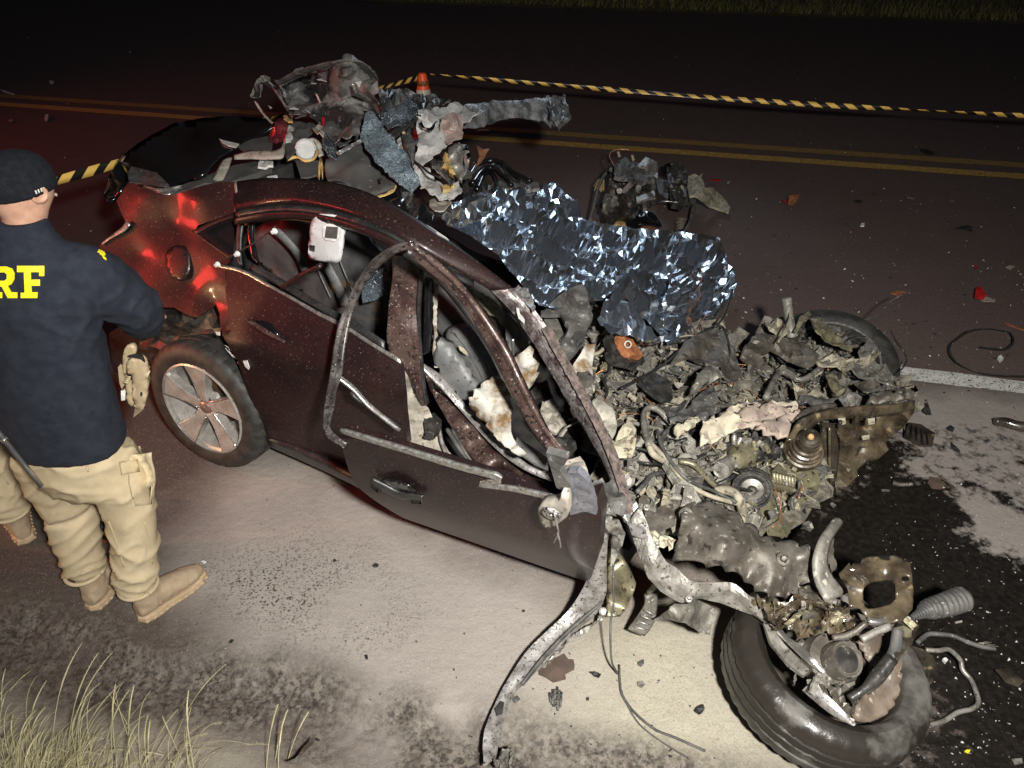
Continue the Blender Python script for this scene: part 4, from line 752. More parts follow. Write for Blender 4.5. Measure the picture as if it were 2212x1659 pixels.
strip('liner_edge', zz('S2', '-30,930,1.16 60,895,1.17 160,882,1.18 270,885,1.19 340,900,1.19 390,860,1.20 420,790,1.20'), zz('S2', '-30,970,1.14 60,955,1.15 160,960,1.16 280,965,1.16 360,950,1.17 415,960,1.17 430,800,1.19'), MT['beige'], HP, n=30, m=4, bulge=.006, thick=.01)
strip('liner_edge', zz('R1', '1410,1010,1.15 1380,1060,1.13 1340,1130,1.10 1330,1160,1.09'), zz('R1', '1470,990,1.15 1450,1050,1.13 1410,1130,1.10 1400,1155,1.09'), MT['beige'], HP, n=18, m=4, bulge=.008, thick=.012)
strip('liner_edge', zz('S2', '430,950,1.18 500,925,1.19 560,960,1.18 640,975,1.18 690,930,1.19 700,880,1.20'), zz('S2', '440,975,1.17 510,945,1.18 560,985,1.17 650,995,1.17 705,950,1.18 720,890,1.19'), MT['foam'], HP, n=24, m=3, thick=.01)
lathe('speaker_cup', [(0, .02), (.045, .03), (.055, .02), (.055, -.03), (.04, -.06)], gp(*zz('S2', '605,880')[0], 1.19), _C - gp(650, 320, 1.2), MT['visor'], HP, N=28)
strip('cup_strap', zz('S2', '600,790,1.23 660,770,1.24 720,790,1.23 750,850,1.20 765,930,1.17'), zz('S2', '610,830,1.215 660,805,1.225 690,830,1.215 705,880,1.19 715,940,1.17'), MT['beige'], HP, n=24, m=4, bulge=.012, thick=.012)
sheet('charcoal_panel', zz('S2', '430,650 560,620 700,640 680,720 600,760 540,820 510,900 440,960 425,820 500,780'), mz(1.20), MT['headl'], HP, thick=.01, res=10, amp=.02, freq=6)
sheet('charcoal_panel', zz('S2', '500,950 620,990 720,980 700,1090 640,1110 560,1130 545,1080'), mz(1.15), MT['headl'], HP, thick=.01, res=10, amp=.01, freq=6)
sheet('charcoal_panel', zz('S2', '0,850 120,790 280,760 310,830 300,890 160,880 60,895'), mz(1.16), MT['headl'], HP, thick=.01, res=10)
sheet('plastic_bag', zz('S2', '740,760 800,740 860,820 890,910 880,950 800,950 760,880'), mz(1.22), MT['glassd'], HP, thick=.006, res=7, rnd_h=.025)
sheet('torn_scrap', zz('S2', '660,690 720,660 780,700 760,750 700,740'), mz(1.24), MT['beige'], HP, thick=.006, res=6, rnd_h=.012)
strip('red_tag', zz('S2', '742,580,1.28 745,640,1.26 755,690,1.24'), zz('S2', '768,580,1.28 772,640,1.26 775,690,1.24'), MT['red'], HP, n=8, m=3, thick=.004)
sheet('white_clip', zz('S2', '205,980 300,955 318,1020 240,1038 180,1030 190,1000'), mz(1.13), MT['whiteb'], HP, thick=.012, res=8, rnd_h=.006)
sheet('white_clip', zz('S2', '260,1120 350,1105 355,1125 275,1135'), mz(1.33), MT['whiteb'], HP, thick=.008, res=8)
sheet('grey_tray', rounded(zz('S2', '790,1165 900,1155 970,1190 985,1240 960,1255 850,1215'), 1), mz(1.21), MT['dustm2'], HP, thick=.02, res=9, smooth=True)
sheet('white_scrap', zz('S2', '1030,1255 1070,1250 1180,1305 1160,1322 1090,1300'), mz(1.2), MT['visor'], HP, thick=.006, res=8)
rg = random.Random(8)
for k in range(34):
    x = rg.uniform(715, 760); a = zz('S2', '%f,%f' % (735 + (x - 735) * .3, 965 + rg.uniform(-10, 10)))[0]; b = zz('S2', '%f,%f' % (x + rg.uniform(-20, 15), 1080 + rg.uniform(-10, 70)))[0]
    tube('frayed_strand', [gp(*a, 1.18), gp((a[0] + b[0]) / 2 + rg.uniform(-1, 1), (a[1] + b[1]) / 2, 1.15), gp(*b, 1.10)], .0012, MT['foam'], HP, sides=4, m=3)
# dark seat frames between roof heap and blanket
for i, s in enumerate(('910,1110 960,1040 1040,1015 1120,1030 1190,1090 1300,1145', '930,1160 990,1080 1060,1060 1120,1110 1180,1170', '960,1200 1000,1110 1050,1090 1080,1150 1090,1210', '1060,1160 1200,1165 1350,1175')):
    tube('seat_rail', [gp(*q, .92 - .03 * i) for q in zz('R2', s)], .016, MT['gloss' if i < 3 else 'chrome'], HP, sides=8)
sheet('bright_rail', zz('R2', '1060,1152 1350,1155 1355,1190 1290,1200 1075,1192'), mz(.86), MT['chrome'], HP, thick=.02, res=8, amp=.006, freq=14)
sheet('seat_tray', zz('R2', '880,1130 960,1040 1000,1040 1010,1120 1090,1210 1030,1250 900,1250 860,1200'), mz(.84), MT['darkm'], HP, thick=.02, res=8, rnd_h=.02)
sheet('red_scrap', zz('R2', '955,912 1000,945 1040,940 1010,990 950,1060 975,990'), mz(.95), MT['rust'], HP, thick=.006, res=8, amp=.01)
sheet('seat_frame_plate', zz('R2', '1040,1030 1110,1015 1190,1085 1300,1145 1230,1150 1130,1080'), mz(.88), MT['darkm'], HP, thick=.01, res=8, amp=.02, freq=8)

# ================================================================== FOIL BLANKET
mf = bpy.data.materials.new('foil'); mf.use_nodes = True; b_ = mf.node_tree.nodes['Principled BSDF']; b_.inputs['Base Color'].default_value = (.82, .90, 1.0, 1); b_.inputs['Metallic'].default_value = .98; b_.inputs['Roughness'].default_value = .24
n_ = mf.node_tree.nodes; tc = n_.new('ShaderNodeTexCoord'); vo = n_.new('ShaderNodeTexNoise'); vo.inputs['Scale'].default_value = 30; vo.inputs['Detail'].default_value = 3; vo.noise_type = 'RIDGED_MULTIFRACTAL'; bp = n_.new('ShaderNodeBump'); bp.inputs['Strength'].default_value = .09; bp.inputs['Distance'].default_value = .010
mf.node_tree.links.new(tc.outputs['Object'], vo.inputs['Vector']); mf.node_tree.links.new(vo.outputs[0], bp.inputs['Height']); mf.node_tree.links.new(bp.outputs[0], b_.inputs['Normal'])
FOIL = [(942, 462, .92), (965, 440, .90), (1010, 425, .86), (1080, 407, .80), (1160, 400, .70), (1200, 394, .66), (1240, 430, .62), (1262, 472, .55), (1330, 486, .42), (1390, 496, .36), (1470, 503, .30), (1555, 511, .22), (1562, 545, .20), (1590, 590, .14), (1586, 640, .16), (1540, 690, .26), (1500, 720, .40), (1470, 742, .50), (1440, 748, .56), (1400, 700, .64), (1330, 625, .80), (1300, 650, .80), (1262, 655, .84), (1200, 668, .90), (1165, 660, .92), (1120, 605, .98), (1085, 560, .98), (1040, 525, .98), (980, 488, .96)]
FC = FOIL + [(1250, 560, .74), (1350, 580, .66), (1450, 600, .52), (1520, 570, .34), (1150, 500, .84), (1060, 460, .92), (1400, 640, .66), (1480, 660, .46), (1300, 520, .60)]
def foil_fo(P, n, v):
    rg = np.random.default_rng(3)
    a = P @ np.array([.80, .60, 0]); b = P @ np.array([-.55, .83, .1]); wv = np.sin(a * 7 + 1.3 * np.sin(b * 5)) * .020; wb = np.sin(b * 6 + np.sin(a * 8)) * .018
    tw = lambda x, s: np.abs(((x / s) % 1) * 2 - 1) * 2 - 1
    A_ = np.array([q[:2] for q in FOIL]); A_ = np.array(jagged([tuple(q) for q in A_], 0, 10, 0)); ed = np.array([np.sqrt(((A_ - q) ** 2).sum(1)).min() for q in v]); ed = np.clip(ed / 26, .15, 1)
    h = .030 * tw(a + wb, .34) + .028 * tw(b + wv, .27) + .012 * tw(a * .7 + b * .7 + wv, .23) + crease(P, .05, 1.6, 21, 3) + rg.normal(0, .0009, len(P)) * (1 + 3.5 * (np.sin(a * 5.1) * np.sin(b * 4.3) > .30)); return P + np.outer(h * ed, n)
FB = sheet('foil_blanket', FOIL, mz(FC), mf, None, thick=.0008, res=7, rnd=.45, jag=.6, fo=foil_fo)
tag(FB, 'crumpled silver foil rescue blanket spread beside the wrecked cabin', 'blanket')
sheet('blanket_fold', zz('U', '945,462 1080,408 1200,394 1245,435 1258,475 1200,480 1120,470 1040,490 985,488'), mz([(945, 462, .96), (1200, 400, .74), (1250, 470, .64), (1040, 485, .98), (1120, 440, .90)]), mf, FB, thick=.0008, res=10, rnd=.6, amp=.03, freq=5, rnd_h=.016, jag=2)
sheet('blanket_fold', zz('U', '1290,690 1330,622 1360,660 1400,700 1440,745 1380,730 1320,720'), mz(.80), mf, FB, thick=.0008, res=10, rnd=.6, amp=.03, freq=5, rnd_h=.016)
sheet('blanket_fold', zz('U', '1450,600 1560,560 1588,600 1580,640 1530,680 1450,740 1430,690'), mz([(1560, 570, .24), (1450, 620, .62), (1450, 735, .58), (1530, 680, .34)]), mf, FB, thick=.0008, res=7, rnd=.6, amp=.03, freq=5, rnd_h=.012)

# ================================================================== CRUSHED FRONT END
EN = thing('crushed_front_end', gp(1650, 950, 0), 'dust covered crushed engine bay wreckage spilling from the front of the wrecked car', 'wreckage')
PB = [(1230, 700), (1290, 660), (1400, 690), (1480, 720), (1560, 690), (1600, 790), (1640, 730), (1720, 690), (1800, 690), (1900, 760), (1960, 850), (1900, 930), (1780, 950), (1760, 1050), (1690, 1110), (1600, 1140), (1480, 1110), (1400, 1130), (1350, 1090), (1290, 940), (1240, 800)]
PZ = idw([(1240, 720, .70), (1300, 690, .62), (1450, 760, .48), (1580, 730, .40), (1620, 790, .30), (1720, 720, .30), (1880, 790, .24), (1940, 860, .26), (1300, 850, .62), (1350, 980, .58), (1400, 880, .52), (1500, 880, .46), (1480, 1000, .50), (1420, 1090, .52), (1600, 960, .42), (1560, 1060, .40), (1700, 900, .34), (1750, 1000, .34), (1650, 1090, .34), (1800, 850, .28), (1700, 800, .28)])
sheet('rubble_bed', PB, lambda u, v: gp(u, v, PZ(u, v) - .05), mat('rubble_bed', (.055, .05, .042), (.17, .155, .12), 22, rough=.85, bump=.8, bscale=45), EN, thick=.10, res=8, rnd=.5, amp=.03, freq=9, rnd_h=.022, jag=4)['kind'] = 'stuff'
# bank of scrap shapes
def bank_sheet(sd_, n=9):
    rg = random.Random(sd_); k = rg.randint(5, 8); poly = [(math.cos(6.283 * i / k) * rg.uniform(.5, 1.1), math.sin(6.283 * i / k) * rg.uniform(.35, .9)) for i in range(k)]
    v, f = tri(poly, .28, .4, sd_); P = np.c_[v, np.zeros(len(v))]; P[:, 2] += crease(P, .38, .7, sd_, 3) + rg.uniform(-.5, .5) * P[:, 0] ** 2
    P += np.random.default_rng(sd_).uniform(-.04, .04, P.shape); return P, f, .05
def bank_strip(sd_):
    rg = random.Random(sd_); V = []; a = b = 0; p = np.array([-1.0, 0, 0]); w_ = rg.uniform(.12, .3)
    for i in range(9):
        a += rg.uniform(-.5, .5); b += rg.uniform(-.35, .35); p = p + .25 * np.array([math.cos(a), math.sin(b) * .6, math.sin(a)]); V += [p + (0, w_, rg.uniform(-.08, .08)), p + (0, .3 * w_, .08), p - (0, w_, rg.uniform(-.08, .08))]
    F_ = []
    for i in range(8):
        for j in range(2): q = i * 3 + j; F_.append((q, q + 1, q + 4, q + 3))
    return np.array(V), F_, .05
def bank_chunk(sd_):
    rg = np.random.default_rng(sd_); P = rg.normal(size=(16, 3)); P /= np.linalg.norm(P, axis=1)[:, None]; P *= rg.uniform(.55, 1, (16, 1)) * np.array([1, .7, .5])
    bm = bmesh.new()
    for p in P: bm.verts.new(p)
    r = bmesh.ops.convex_hull(bm, input=bm.verts); bmesh.ops.delete(bm, geom=[g for g in r['geom_interior'] if isinstance(g, bmesh.types.BMVert)], context='VERTS'); bm.verts.index_update()
    V = [list(v.co) for v in bm.verts]; F_ = [[v.index for v in f.verts] for f in bm.faces]; bm.free(); return np.array(V), F_, 0
def bank_can(sd_):
    rg = random.Random(sd_); K = 10; pr = []; x = -.8
    while x < .8: r_ = rg.uniform(.32, .5); pr += [(r_, x), (r_, x + .12)]; x += rg.uniform(.14, .4)
    pr = [(0, pr[0][1])] + pr + [(0, pr[-1][1])]; V = []; n = 14
    for i in range(n):
        for r_, x in pr: V.append((x, r_ * math.cos(6.283 * i / n), r_ * math.sin(6.283 * i / n)))
    K = len(pr); return np.array(V), [(i * K + k, ((i + 1) % n) * K + k, ((i + 1) % n) * K + k + 1, i * K + k + 1) for i in range(n) for k in range(K - 1)], 0
BANK = {}
def scrap(kind, sd_, mkey):
    k = (kind, sd_, mkey)
    if k not in BANK:
        V, F_, th = dict(torn_sheet=bank_sheet, bent_strip=bank_strip, casting=bank_chunk, ribbed_can=bank_can)[kind](sd_)
        me = bpy.data.meshes.new(kind); me.from_pydata(V.tolist(), [], [list(map(int, f)) for f in F_]); me.materials.append(MT[mkey])
        bm = bmesh.new(); bm.from_mesh(me); bmesh.ops.recalc_face_normals(bm, faces=bm.faces)
        if th:                                                   # thickness: a second skin along the vertex normals, joined at the rim
            bm.normal_update(); rim = [[v.index for v in e.verts] for e in bm.edges if e.is_boundary]; bm.verts.ensure_lookup_table(); bm.verts.index_update(); rim = [[v for v in e.verts] for e in bm.edges if e.is_boundary]; fs = bm.faces[:]
            tw = {v: bm.verts.new(v.co - v.normal * th) for v in bm.verts[:]}
            for f in fs: bm.faces.new([tw[v] for v in reversed(f.verts)])
            for a, b in rim: bm.faces.new((a, b, tw[b], tw[a]))
            bmesh.ops.recalc_face_normals(bm, faces=bm.faces)
        bm.to_mesh(me); bm.free(); BANK[k] = me
    return BANK[k]
def place(kind, sd_, mkey, P, size, rot, par, nm=None):
    o = link(nm or kind, scrap(kind, sd_, mkey), None, par, P); o.rotation_euler = rot; o.scale = (size, size, size); return o
rg = random.Random(42)
MATS = ['dustm', 'khaki', 'dustm', 'dustm', 'khaki', 'brownm', 'brownm', 'dustm2', 'olive', 'charm', 'ash', 'khaki']
AV = [(1790, 960, 50), (1640, 1050, 70), (1700, 960, 60)]
PA = np.array(PB)
cnt = 0
while cnt < 560:
    u, v = rg.uniform(1220, 1970), rg.uniform(650, 1135)
    if not inpoly(np.array([[u, v]]), PB)[0]: continue
    if any(math.hypot(u - a, v - b) < r_ * .8 for a, b, r_ in AV) and rg.random() < .8: continue
    cnt += 1
    kind = rg.choices(['torn_sheet', 'bent_strip', 'casting', 'ribbed_can'], [5, 3.2, 3, .8])[0]
    pale = u < 1560 and v > 800
    mk = rg.choice(['ash', 'khaki', 'khaki', 'dustm', 'dustm', 'khaki', 'ash', 'dustm', 'brownm', 'brownm', 'dustm2'] if pale else MATS)
    if v < 830 and u > 1440: mk = rg.choice(['brownm', 'dustm', 'charm', 'darkm', 'olive', 'khaki', 'dustm'])
    sz = rg.uniform(.016, .046) * (1.35 if kind in ('torn_sheet', 'bent_strip') else .8)
    if rg.random() < .10: sz *= 1.7
    place(kind, rg.randint(0, 11), mk, gp(u, v, PZ(u, v) - .01 + rg.uniform(0, .05)), sz, (rg.uniform(-1.1, 1.1), rg.uniform(-1.1, 1.1), rg.uniform(0, 6.3)), EN)
for i in range(46):                                            # broad folded plates knitting the heap together
    u, v = rg.uniform(1240, 1940), rg.uniform(680, 1110)
    if not inpoly(np.array([[u, v]]), PB)[0] or any(math.hypot(u - a, v - b) < r_ for a, b, r_ in AV): continue
    place('torn_sheet', rg.randint(0, 11), rg.choice(['dustm', 'dustm', 'khaki', 'brownm', 'charm', 'dustm2']), gp(u, v, PZ(u, v) + rg.uniform(.0, .03)), rg.uniform(.07, .12), (rg.uniform(-.45, .45), rg.uniform(-.45, .45), rg.uniform(0, 6.3)), EN, 'folded_plate')
# crumbs filling the gaps
V = []; Fc = []
for i in range(5200):
    u, v = rg.uniform(1220, 1970), rg.uniform(650, 1135)
    if not inpoly(np.array([[u, v]]), PB)[0]: continue
    p = gp(u, v, PZ(u, v) - .035 + rg.uniform(0, .045)); s = rg.uniform(.003, .011); k = len(V)
    V += [p + s * np.array([rg.uniform(-1, 1), rg.uniform(-1, 1), rg.uniform(-.6, .9)]) for _ in range(4)]; Fc += [(k, k + 1, k + 2), (k, k + 3, k + 1), (k + 1, k + 3, k + 2), (k, k + 2, k + 3)]
obj('crumbs', V, Fc, MT['ash'], EN)['kind'] = 'stuff'
for i in range(95):                                            # hoses and wires lying over the heap
    u, v = rg.uniform(1260, 1900), rg.uniform(700, 1080)
    if not inpoly(np.array([[u, v]]), PB)[0]: continue
    a = rg.uniform(0, 6.3); P = []
    for k in range(rg.randint(4, 8)):
        P.append(gp(u, v, PZ(u, v) + rg.uniform(.0, .07))); a += rg.uniform(-.9, .9); u += math.cos(a) * 32; v += math.sin(a) * 22
    r_ = rg.choice([.0025, .003, .004, .006, .009]); tube('hose' if r_ > .005 else 'wire', P, r_, MT[rg.choice(['black', 'charm', 'dustm', 'khaki', 'black', 'copper' if r_ < .004 else 'charm'])], EN, sides=6, m=4)
for s, r_, mk, h in (('S3:820,1500 780,1350 775,1200 830,1140 920,1170 990,1240 1040,1290', .013, 'dustm', .08), ('S3:820,1500 860,1580 960,1640 1060,1660', .013, 'khaki', .07), ('S3:1040,1320 960,1400 930,1500 970,1590 1060,1640 1200,1640', .010, 'charm', .07),
                      ('S3:1610,20 1560,180 1490,330 1360,410 1180,530 1000,700 800,830 560,960', .006, 'black', .09), ('S3:1530,70 1530,130 1460,230 1420,280', .007, 'black', .16), ('S3:1440,370 1520,380 1580,560 1560,720 1480,790 1380,790 1320,700 1240,690', .006, 'black', .10), ('R6:780,820 860,680 980,720 1100,640 1150,600', .014, 'dustm', .10), ('R6:850,510 880,460 910,390 915,330', .005, 'khaki', .25),
                      ('R6:130,900 110,960 130,1050 220,1150 300,1250 420,1340 560,1390 700,1420', .009, 'khaki', .08), ('R6:180,1000 210,1100 330,1260 500,1340 620,1400', .007, 'charm', .09), ('R6:300,1170 380,1190 440,1250 500,1310', .011, 'olive', .08), ('R6:500,1340 560,1330 620,1360 650,1440 640,1500', .018, 'khaki', .08), ('R6:1160,860 1050,880 960,920 880,970', .014, 'brownm', .13)):
    k, q = s.split(':'); tube('hose', [gp(*p, PZ(*p) + h) for p in zz(k, q)], r_, MT[mk], EN, sides=8)
# named larger pieces of the heap
def piece(name, k, s, h, mk, **kw):
    kw.setdefault('thick', .008); kw.setdefault('res', 9); q = zz(k, s); z0 = h if h >= 0 else None
    fn = (lambda u, v: gp(u, v, PZ(u, v) + kw_h)) if z0 is None else mz(z0); kw_h = -h
    return sheet(name, q, fn, MT[mk], EN, **kw)
sheet('dark_floor_mat', zz('R5', '1520,560 1640,440 1700,400 1790,372 1815,420 1840,600 1790,720 1740,800 1680,860 1640,800 1700,640 1640,560'), mz([(1200, 690, .86), (1250, 620, .98), (1270, 720, .84), (1230, 770, .76)]), MT['charm'], EN, thick=.02, res=10, amp=.008, freq=5)
sheet('pale_box', zz('R5', '1540,590 1620,570 1668,690 1620,760 1580,700'), mz(.78), MT['dustm2'], EN, thick=.03, res=10)
piece('torn_label_panel', 'S3', '100,740 180,620 215,545 300,548 290,700 280,850 130,850 95,800', -.14, 'airbag', amp=.01, freq=9)
piece('brown_cover', 'S3', '110,880 200,820 300,860 335,940 300,1000 230,1020 150,980', -.14, 'brownm', bulge=.03, thick=.02)
piece('grey_slab', 'S3', '245,1150 350,1010 400,1120 440,1090 480,1200 520,1310 480,1420 420,1500 330,1290', -.12, 'ash', amp=.02, freq=8, thick=.012)
piece('lens_block', 'S3', '520,440 640,450 760,640 640,650 590,600', -.16, 'rust', thick=.03, amp=.008)
pq = gp(*zz('S3', '620,540')[0], PZ(*zz('S3', '620,540')[0]) + .175); lathe('lens_ring', [(.010, .0), (.011, .006), (.016, .006), (.018, -.004)], pq, _C - pq, MT['beige'], EN, N=20)
piece('dark_block', 'S3', '430,430 520,430 600,610 760,650 720,720 620,720 500,660', -.13, 'darkm', thick=.04, amp=.02, freq=9)
piece('flat_tray', 'S3', '730,890 870,790 1040,900 1050,1050 960,1060 860,990', -.12, 'darkm', thick=.02, amp=.006)
piece('grey_bulge', 'S3', '1200,980 1250,850 1400,800 1490,860 1500,920 1380,930 1270,1000 1200,1030', -.13, 'dustm', bulge=.05, smooth=True, thick=.01)
piece('fan_housing', 'S3', '1010,1180 1220,1170 1240,1040 1380,940 1430,910 1470,1000 1450,1170 1380,1290 1250,1260 1180,1280 1010,1260', -.12, 'charm', amp=.03, freq=6, thick=.02)
piece('folded_sheet', 'S3', '420,1490 500,1380 640,1280 700,1350 690,1500 640,1640 480,1659', -.10, 'cream', amp=.025, freq=7)
piece('box_side', 'S3', '1060,680 1170,500 1300,440 1440,380 1530,420 1580,600 1690,840 1600,870 1480,820 1340,690 1180,660', -.12, 'brownm', amp=.03, freq=4, thick=.012, smooth=False)
piece('box_edge', 'S3', '1580,510 1640,620 1700,820 1670,850 1600,680', -.10, 'charm', thick=.03, amp=.01)
piece('pale_lump', 'S3', '1040,1340 1110,1330 1140,1400 1090,1420 1055,1390', -.13, 'cream', bulge=.03, thick=.02, smooth=True, res=6)
piece('pale_lump', 'S3', '1150,1280 1250,1255 1260,1320 1190,1360 1140,1350', -.13, 'cream', bulge=.02, thick=.03, res=6)
# stained cloth lying over the engine
sheet('stained_cloth', zz('R6', '405,1040 430,960 500,935 600,880 640,850 700,840 760,860 930,865 960,900 880,960 830,1000 700,1010 560,1030 500,1080 420,1088'), lambda u, v: gp(u, v, PZ(u, v) + .13), MT['cloth'], EN, thick=.012, res=7, smooth=True, fo=cloth_fo(.035, 17, 2), bulge=.03)
sheet('stained_cloth', zz('R6', '720,985 830,960 920,900 980,890 900,970 905,1040 860,1040 780,1020'), lambda u, v: gp(u, v, PZ(u, v) + .16), MT['rose'], EN, thick=.012, res=7, smooth=True, fo=cloth_fo(.03, 18, 5), bulge=.02)
sheet('stained_cloth', zz('R6', '620,900 720,880 830,870 930,868 900,920 780,950 660,960'), lambda u, v: gp(u, v, PZ(u, v) + .165), MT['rose'], EN, thick=.012, res=7, smooth=True, fo=cloth_fo(.03, 18, 8), bulge=.02)
# engine: pulleys, ribbed housing, dome
vdir = azt(250, 22)
c = gp(*zz('R6', '705,1320')[0], .40); PU = lathe('crank_pulley', [(.010, .02), (.022, .026), (.026, .014), (.040, .012), (.044, .022), (.052, .024), (.054, .016), (.066, .016), (.068, .026), (.076, .026), (.077, .018), (.073, .014), (.077, .010), (.073, .006), (.077, .002), (.073, -.002), (.077, -.006), (.077, -.025), (.03, -.03), (.03, -.08)], c, vdir, MT['darkm'], EN, N=48)
lathe('pulley_bolt', [(0, .034), (.012, .034), (.014, .028), (.016, .01)], c, vdir, MT['brownm'], PU, N=6, smooth=False)
lathe('pulley_web', [(.020, .028), (.045, .018)], c, vdir, MT['dustm2'], PU, N=32)
c = gp(*zz('R6', '545,1212')[0], .47); lathe('idler_pulley', [(0, .02), (.012, .02), (.014, .014), (.028, .014), (.034, .02), (.036, .012), (.036, -.02), (.030, -.024), (.028, -.1)], c, azt(235, 15), MT['dustm2'], EN, N=32)
c2 = gp(*zz('R6', '640,1150')[0], .45); lathe('pump_body', [(0, .05), (.03, .05), (.05, .02), (.056, -.02), (.05, -.08)], c2, azt(235, 15), MT['olive'], EN, N=28)
c = gp(*zz('R6', '985,1120')[0], .42); up = azt(255, 62)
lathe('ribbed_dome', [(0, .13), (.034, .128), (.046, .118), (.048, .09), (.056, .085), (.056, .066), (.064, .062), (.064, .044), (.070, .040), (.070, .022), (.078, .018), (.078, -.04), (.085, -.045), (.085, -.09)], c, up, MT['oilbrown'], EN, N=40)
lathe('dome_cap', [(.0, .150), (.012, .149), (.018, .142), (.030, .140), (.036, .146), (.042, .140), (.044, .12)], c, up, MT['oily'], EN, N=36)
lathe('dome_button', [(.0, .158), (.010, .156), (.013, .148)], c, up, mat('amber_button', (.45, .30, .14), (.35, .22, .1), 40, rough=.4), EN, N=20)
for k in range(7):
    q = zz('R6', '%d,%d' % (825 + k * 17, 1235 + k * 4))[0]; a = gp(q[0], q[1], .44); b = gp(q[0] + 4, q[1] + 38, .36); tube('housing_rib', [a, b], .008, MT['olive'], EN, raw=True, sides=6)
sheet('housing', zz('R6', '805,1240 850,1180 900,1230 940,1235 1060,1215 1085,1230 1080,1290 930,1370 880,1375 830,1330'), mz([(1670, 1020, .42), (1770, 1020, .40), (1700, 1075, .32)]), MT['olive'], EN, thick=.06, res=8, rnd_h=.006)
sheet('engine_block', zz('R6', '490,1130 600,1100 700,1120 800,1150 830,1230 800,1400 650,1420 560,1330 480,1220'), mz(.36), MT['olive'], EN, thick=.15, res=9, rnd_h=.02, amp=.02, freq=9)
sheet('valve_gear', zz('R6', '590,1040 720,1030 800,1060 890,1090 860,1130 700,1110 590,1100'), mz(.47), MT['darkm'], EN, thick=.05, res=7, rnd_h=.02)
for k in range(9):
    q = zz('R6', '%d,%d' % (610 + k * 22 + rg.uniform(-5, 5), 1050 + k * 5 + rg.uniform(-10, 10)))[0]; p = gp(q[0], q[1], .50); lathe('valve_cap', [(0, .02), (.009, .02), (.011, .014), (.011, -.02)], p, azt(rg.uniform(0, 360), 60), MT[rg.choice(['khaki', 'dustm2', 'olive'])], EN, N=10)
# belly pan standing on edge at the right
Zp = [(1745, 915, .50), (1960, 870, .52), (1975, 890, .46), (1940, 935, .30), (1810, 1060, .12), (1790, 1045, .18), (1800, 930, .46), (1860, 1000, .22)]
BPAN = sheet('belly_pan', zz('R6', '1190,945 1300,905 1560,850 1610,832 1605,900 1560,960 1520,1010 1400,1130 1260,1260 1180,1345 1165,1300 1195,1180 1205,1050'), mz(Zp), MT['oilbrown'], EN, thick=.012, res=10, smooth=True, fo=lambda P, n, v: P + np.outer(.012 * np.sign(np.sin(v[:, 0] * .10)) * (v[:, 1] > 925), n))
m = BPAN.modifiers.new('es', 'EDGE_SPLIT'); m.split_angle = R(25)
strip('pan_lip', zz('R6', '905,1060,.50 930,990,.53 1010,930,.55 1130,890,.55 1300,870,.55 1480,860,.54 1600,840,.53'), zz('R6', '1010,1020,.47 1060,960,.49 1130,940,.49 1300,935,.48 1480,915,.48 1600,885,.48 1605,880,.48'), MT['oilbrown'], EN, n=44, m=6, bulge=.02, thick=.02)
strip('pan_post', zz('R6', '1090,960,.47 1085,1050,.40 1090,1180,.30 1100,1290,.22'), zz('R6', '1195,960,.45 1195,1060,.38 1185,1180,.28 1165,1320,.18'), MT['oily'], EN, n=24, m=6, bulge=.03, thick=.02)
strip('post_ridge', zz('R6', '1125,985,.475 1125,1180,.31 1135,1300,.22'), zz('R6', '1145,985,.475 1145,1180,.31 1150,1300,.22'), MT['oilbrown'], EN, n=16, m=4, bulge=.012, thick=.01)
strip('lower_arm', zz('R6', '1150,1290,.21 1040,1340,.20 900,1400,.19 800,1430,.18 700,1500,.16'), zz('R6', '1160,1350,.14 1050,1430,.12 930,1500,.10 830,1550,.08 720,1545,.08'), MT['oily'], EN, n=30, m=7, bulge=.035, thick=.02)
sheet('arm_bushing', zz('R6', '690,1500 780,1470 850,1490 840,1540 730,1560'), mz(.13), MT['oily'], EN, thick=.05, res=8, bulge=.02)
for k in range(5): place('ribbed_can', k, 'oily', gp(1780 + k * 35, 925 - k * 10, .505), .018, (0, 1.5, 0), EN, 'pan_clip')
for s in ('1345,935 1385,930 1385,960 1350,965', '1310,1030 1355,1025 1355,1045 1320,1050', '1180,930 1220,920 1225,960 1190,970'): sheet('pan_tab', zz('R6', s), mz(.50 if '9' in s[5:8] else .36), MT['cream'], EN, thick=.004, res=8)
sheet('roll_cover', zz('R6', '1330,860 1390,810 1480,800 1560,780 1610,800 1590,840 1500,850 1400,865'), mz(.50), MT['brownm'], EN, thick=.02, res=8, bulge=.03, smooth=True)
# upright fender pieces beside the second wheel
sheet('bent_fender', zz('R6', '700,480 760,460 860,480 1000,520 1080,580 1060,620 1000,650 900,620 800,560 760,600 790,640 850,700 820,740 720,750 680,720 690,640 650,600 660,540'), mz([(1630, 730, .52), (1760, 770, .42), (1650, 820, .28), (1620, 770, .40)]), MT['brownm'], EN, thick=.008, res=8, amp=.03, freq=5)
sheet('torn_mount', zz('R6', '1040,370 1080,362 1130,410 1200,500 1270,555 1200,545 1120,500 1050,450'), mz([(1760, 690, .50), (1830, 750, .40)]), MT['olive'], EN, thick=.008, res=8, amp=.02, freq=8)
lathe('strut_stub', [(0, .06), (.022, .06), (.026, .05), (.022, .04), (.024, .03), (.022, .02), (.024, .0), (.022, -.02), (.024, -.08), (.03, -.14)], gp(*zz('R6', '905,330')[0], .56), azt(120, 65), MT['dustm'], EN, N=20)
sheet('twisted_bracket', zz('R6', '940,440 960,390 1030,330 1035,355 1000,400 960,440'), mz(.52), MT['olive'], EN, thick=.008, res=7, amp=.02)
sheet('frayed_cloth', zz('R6', '775,410 850,385 930,400 940,460 850,470 800,450'), mz(.46), MT['khaki'], EN, thick=.01, res=7, rnd_h=.02)
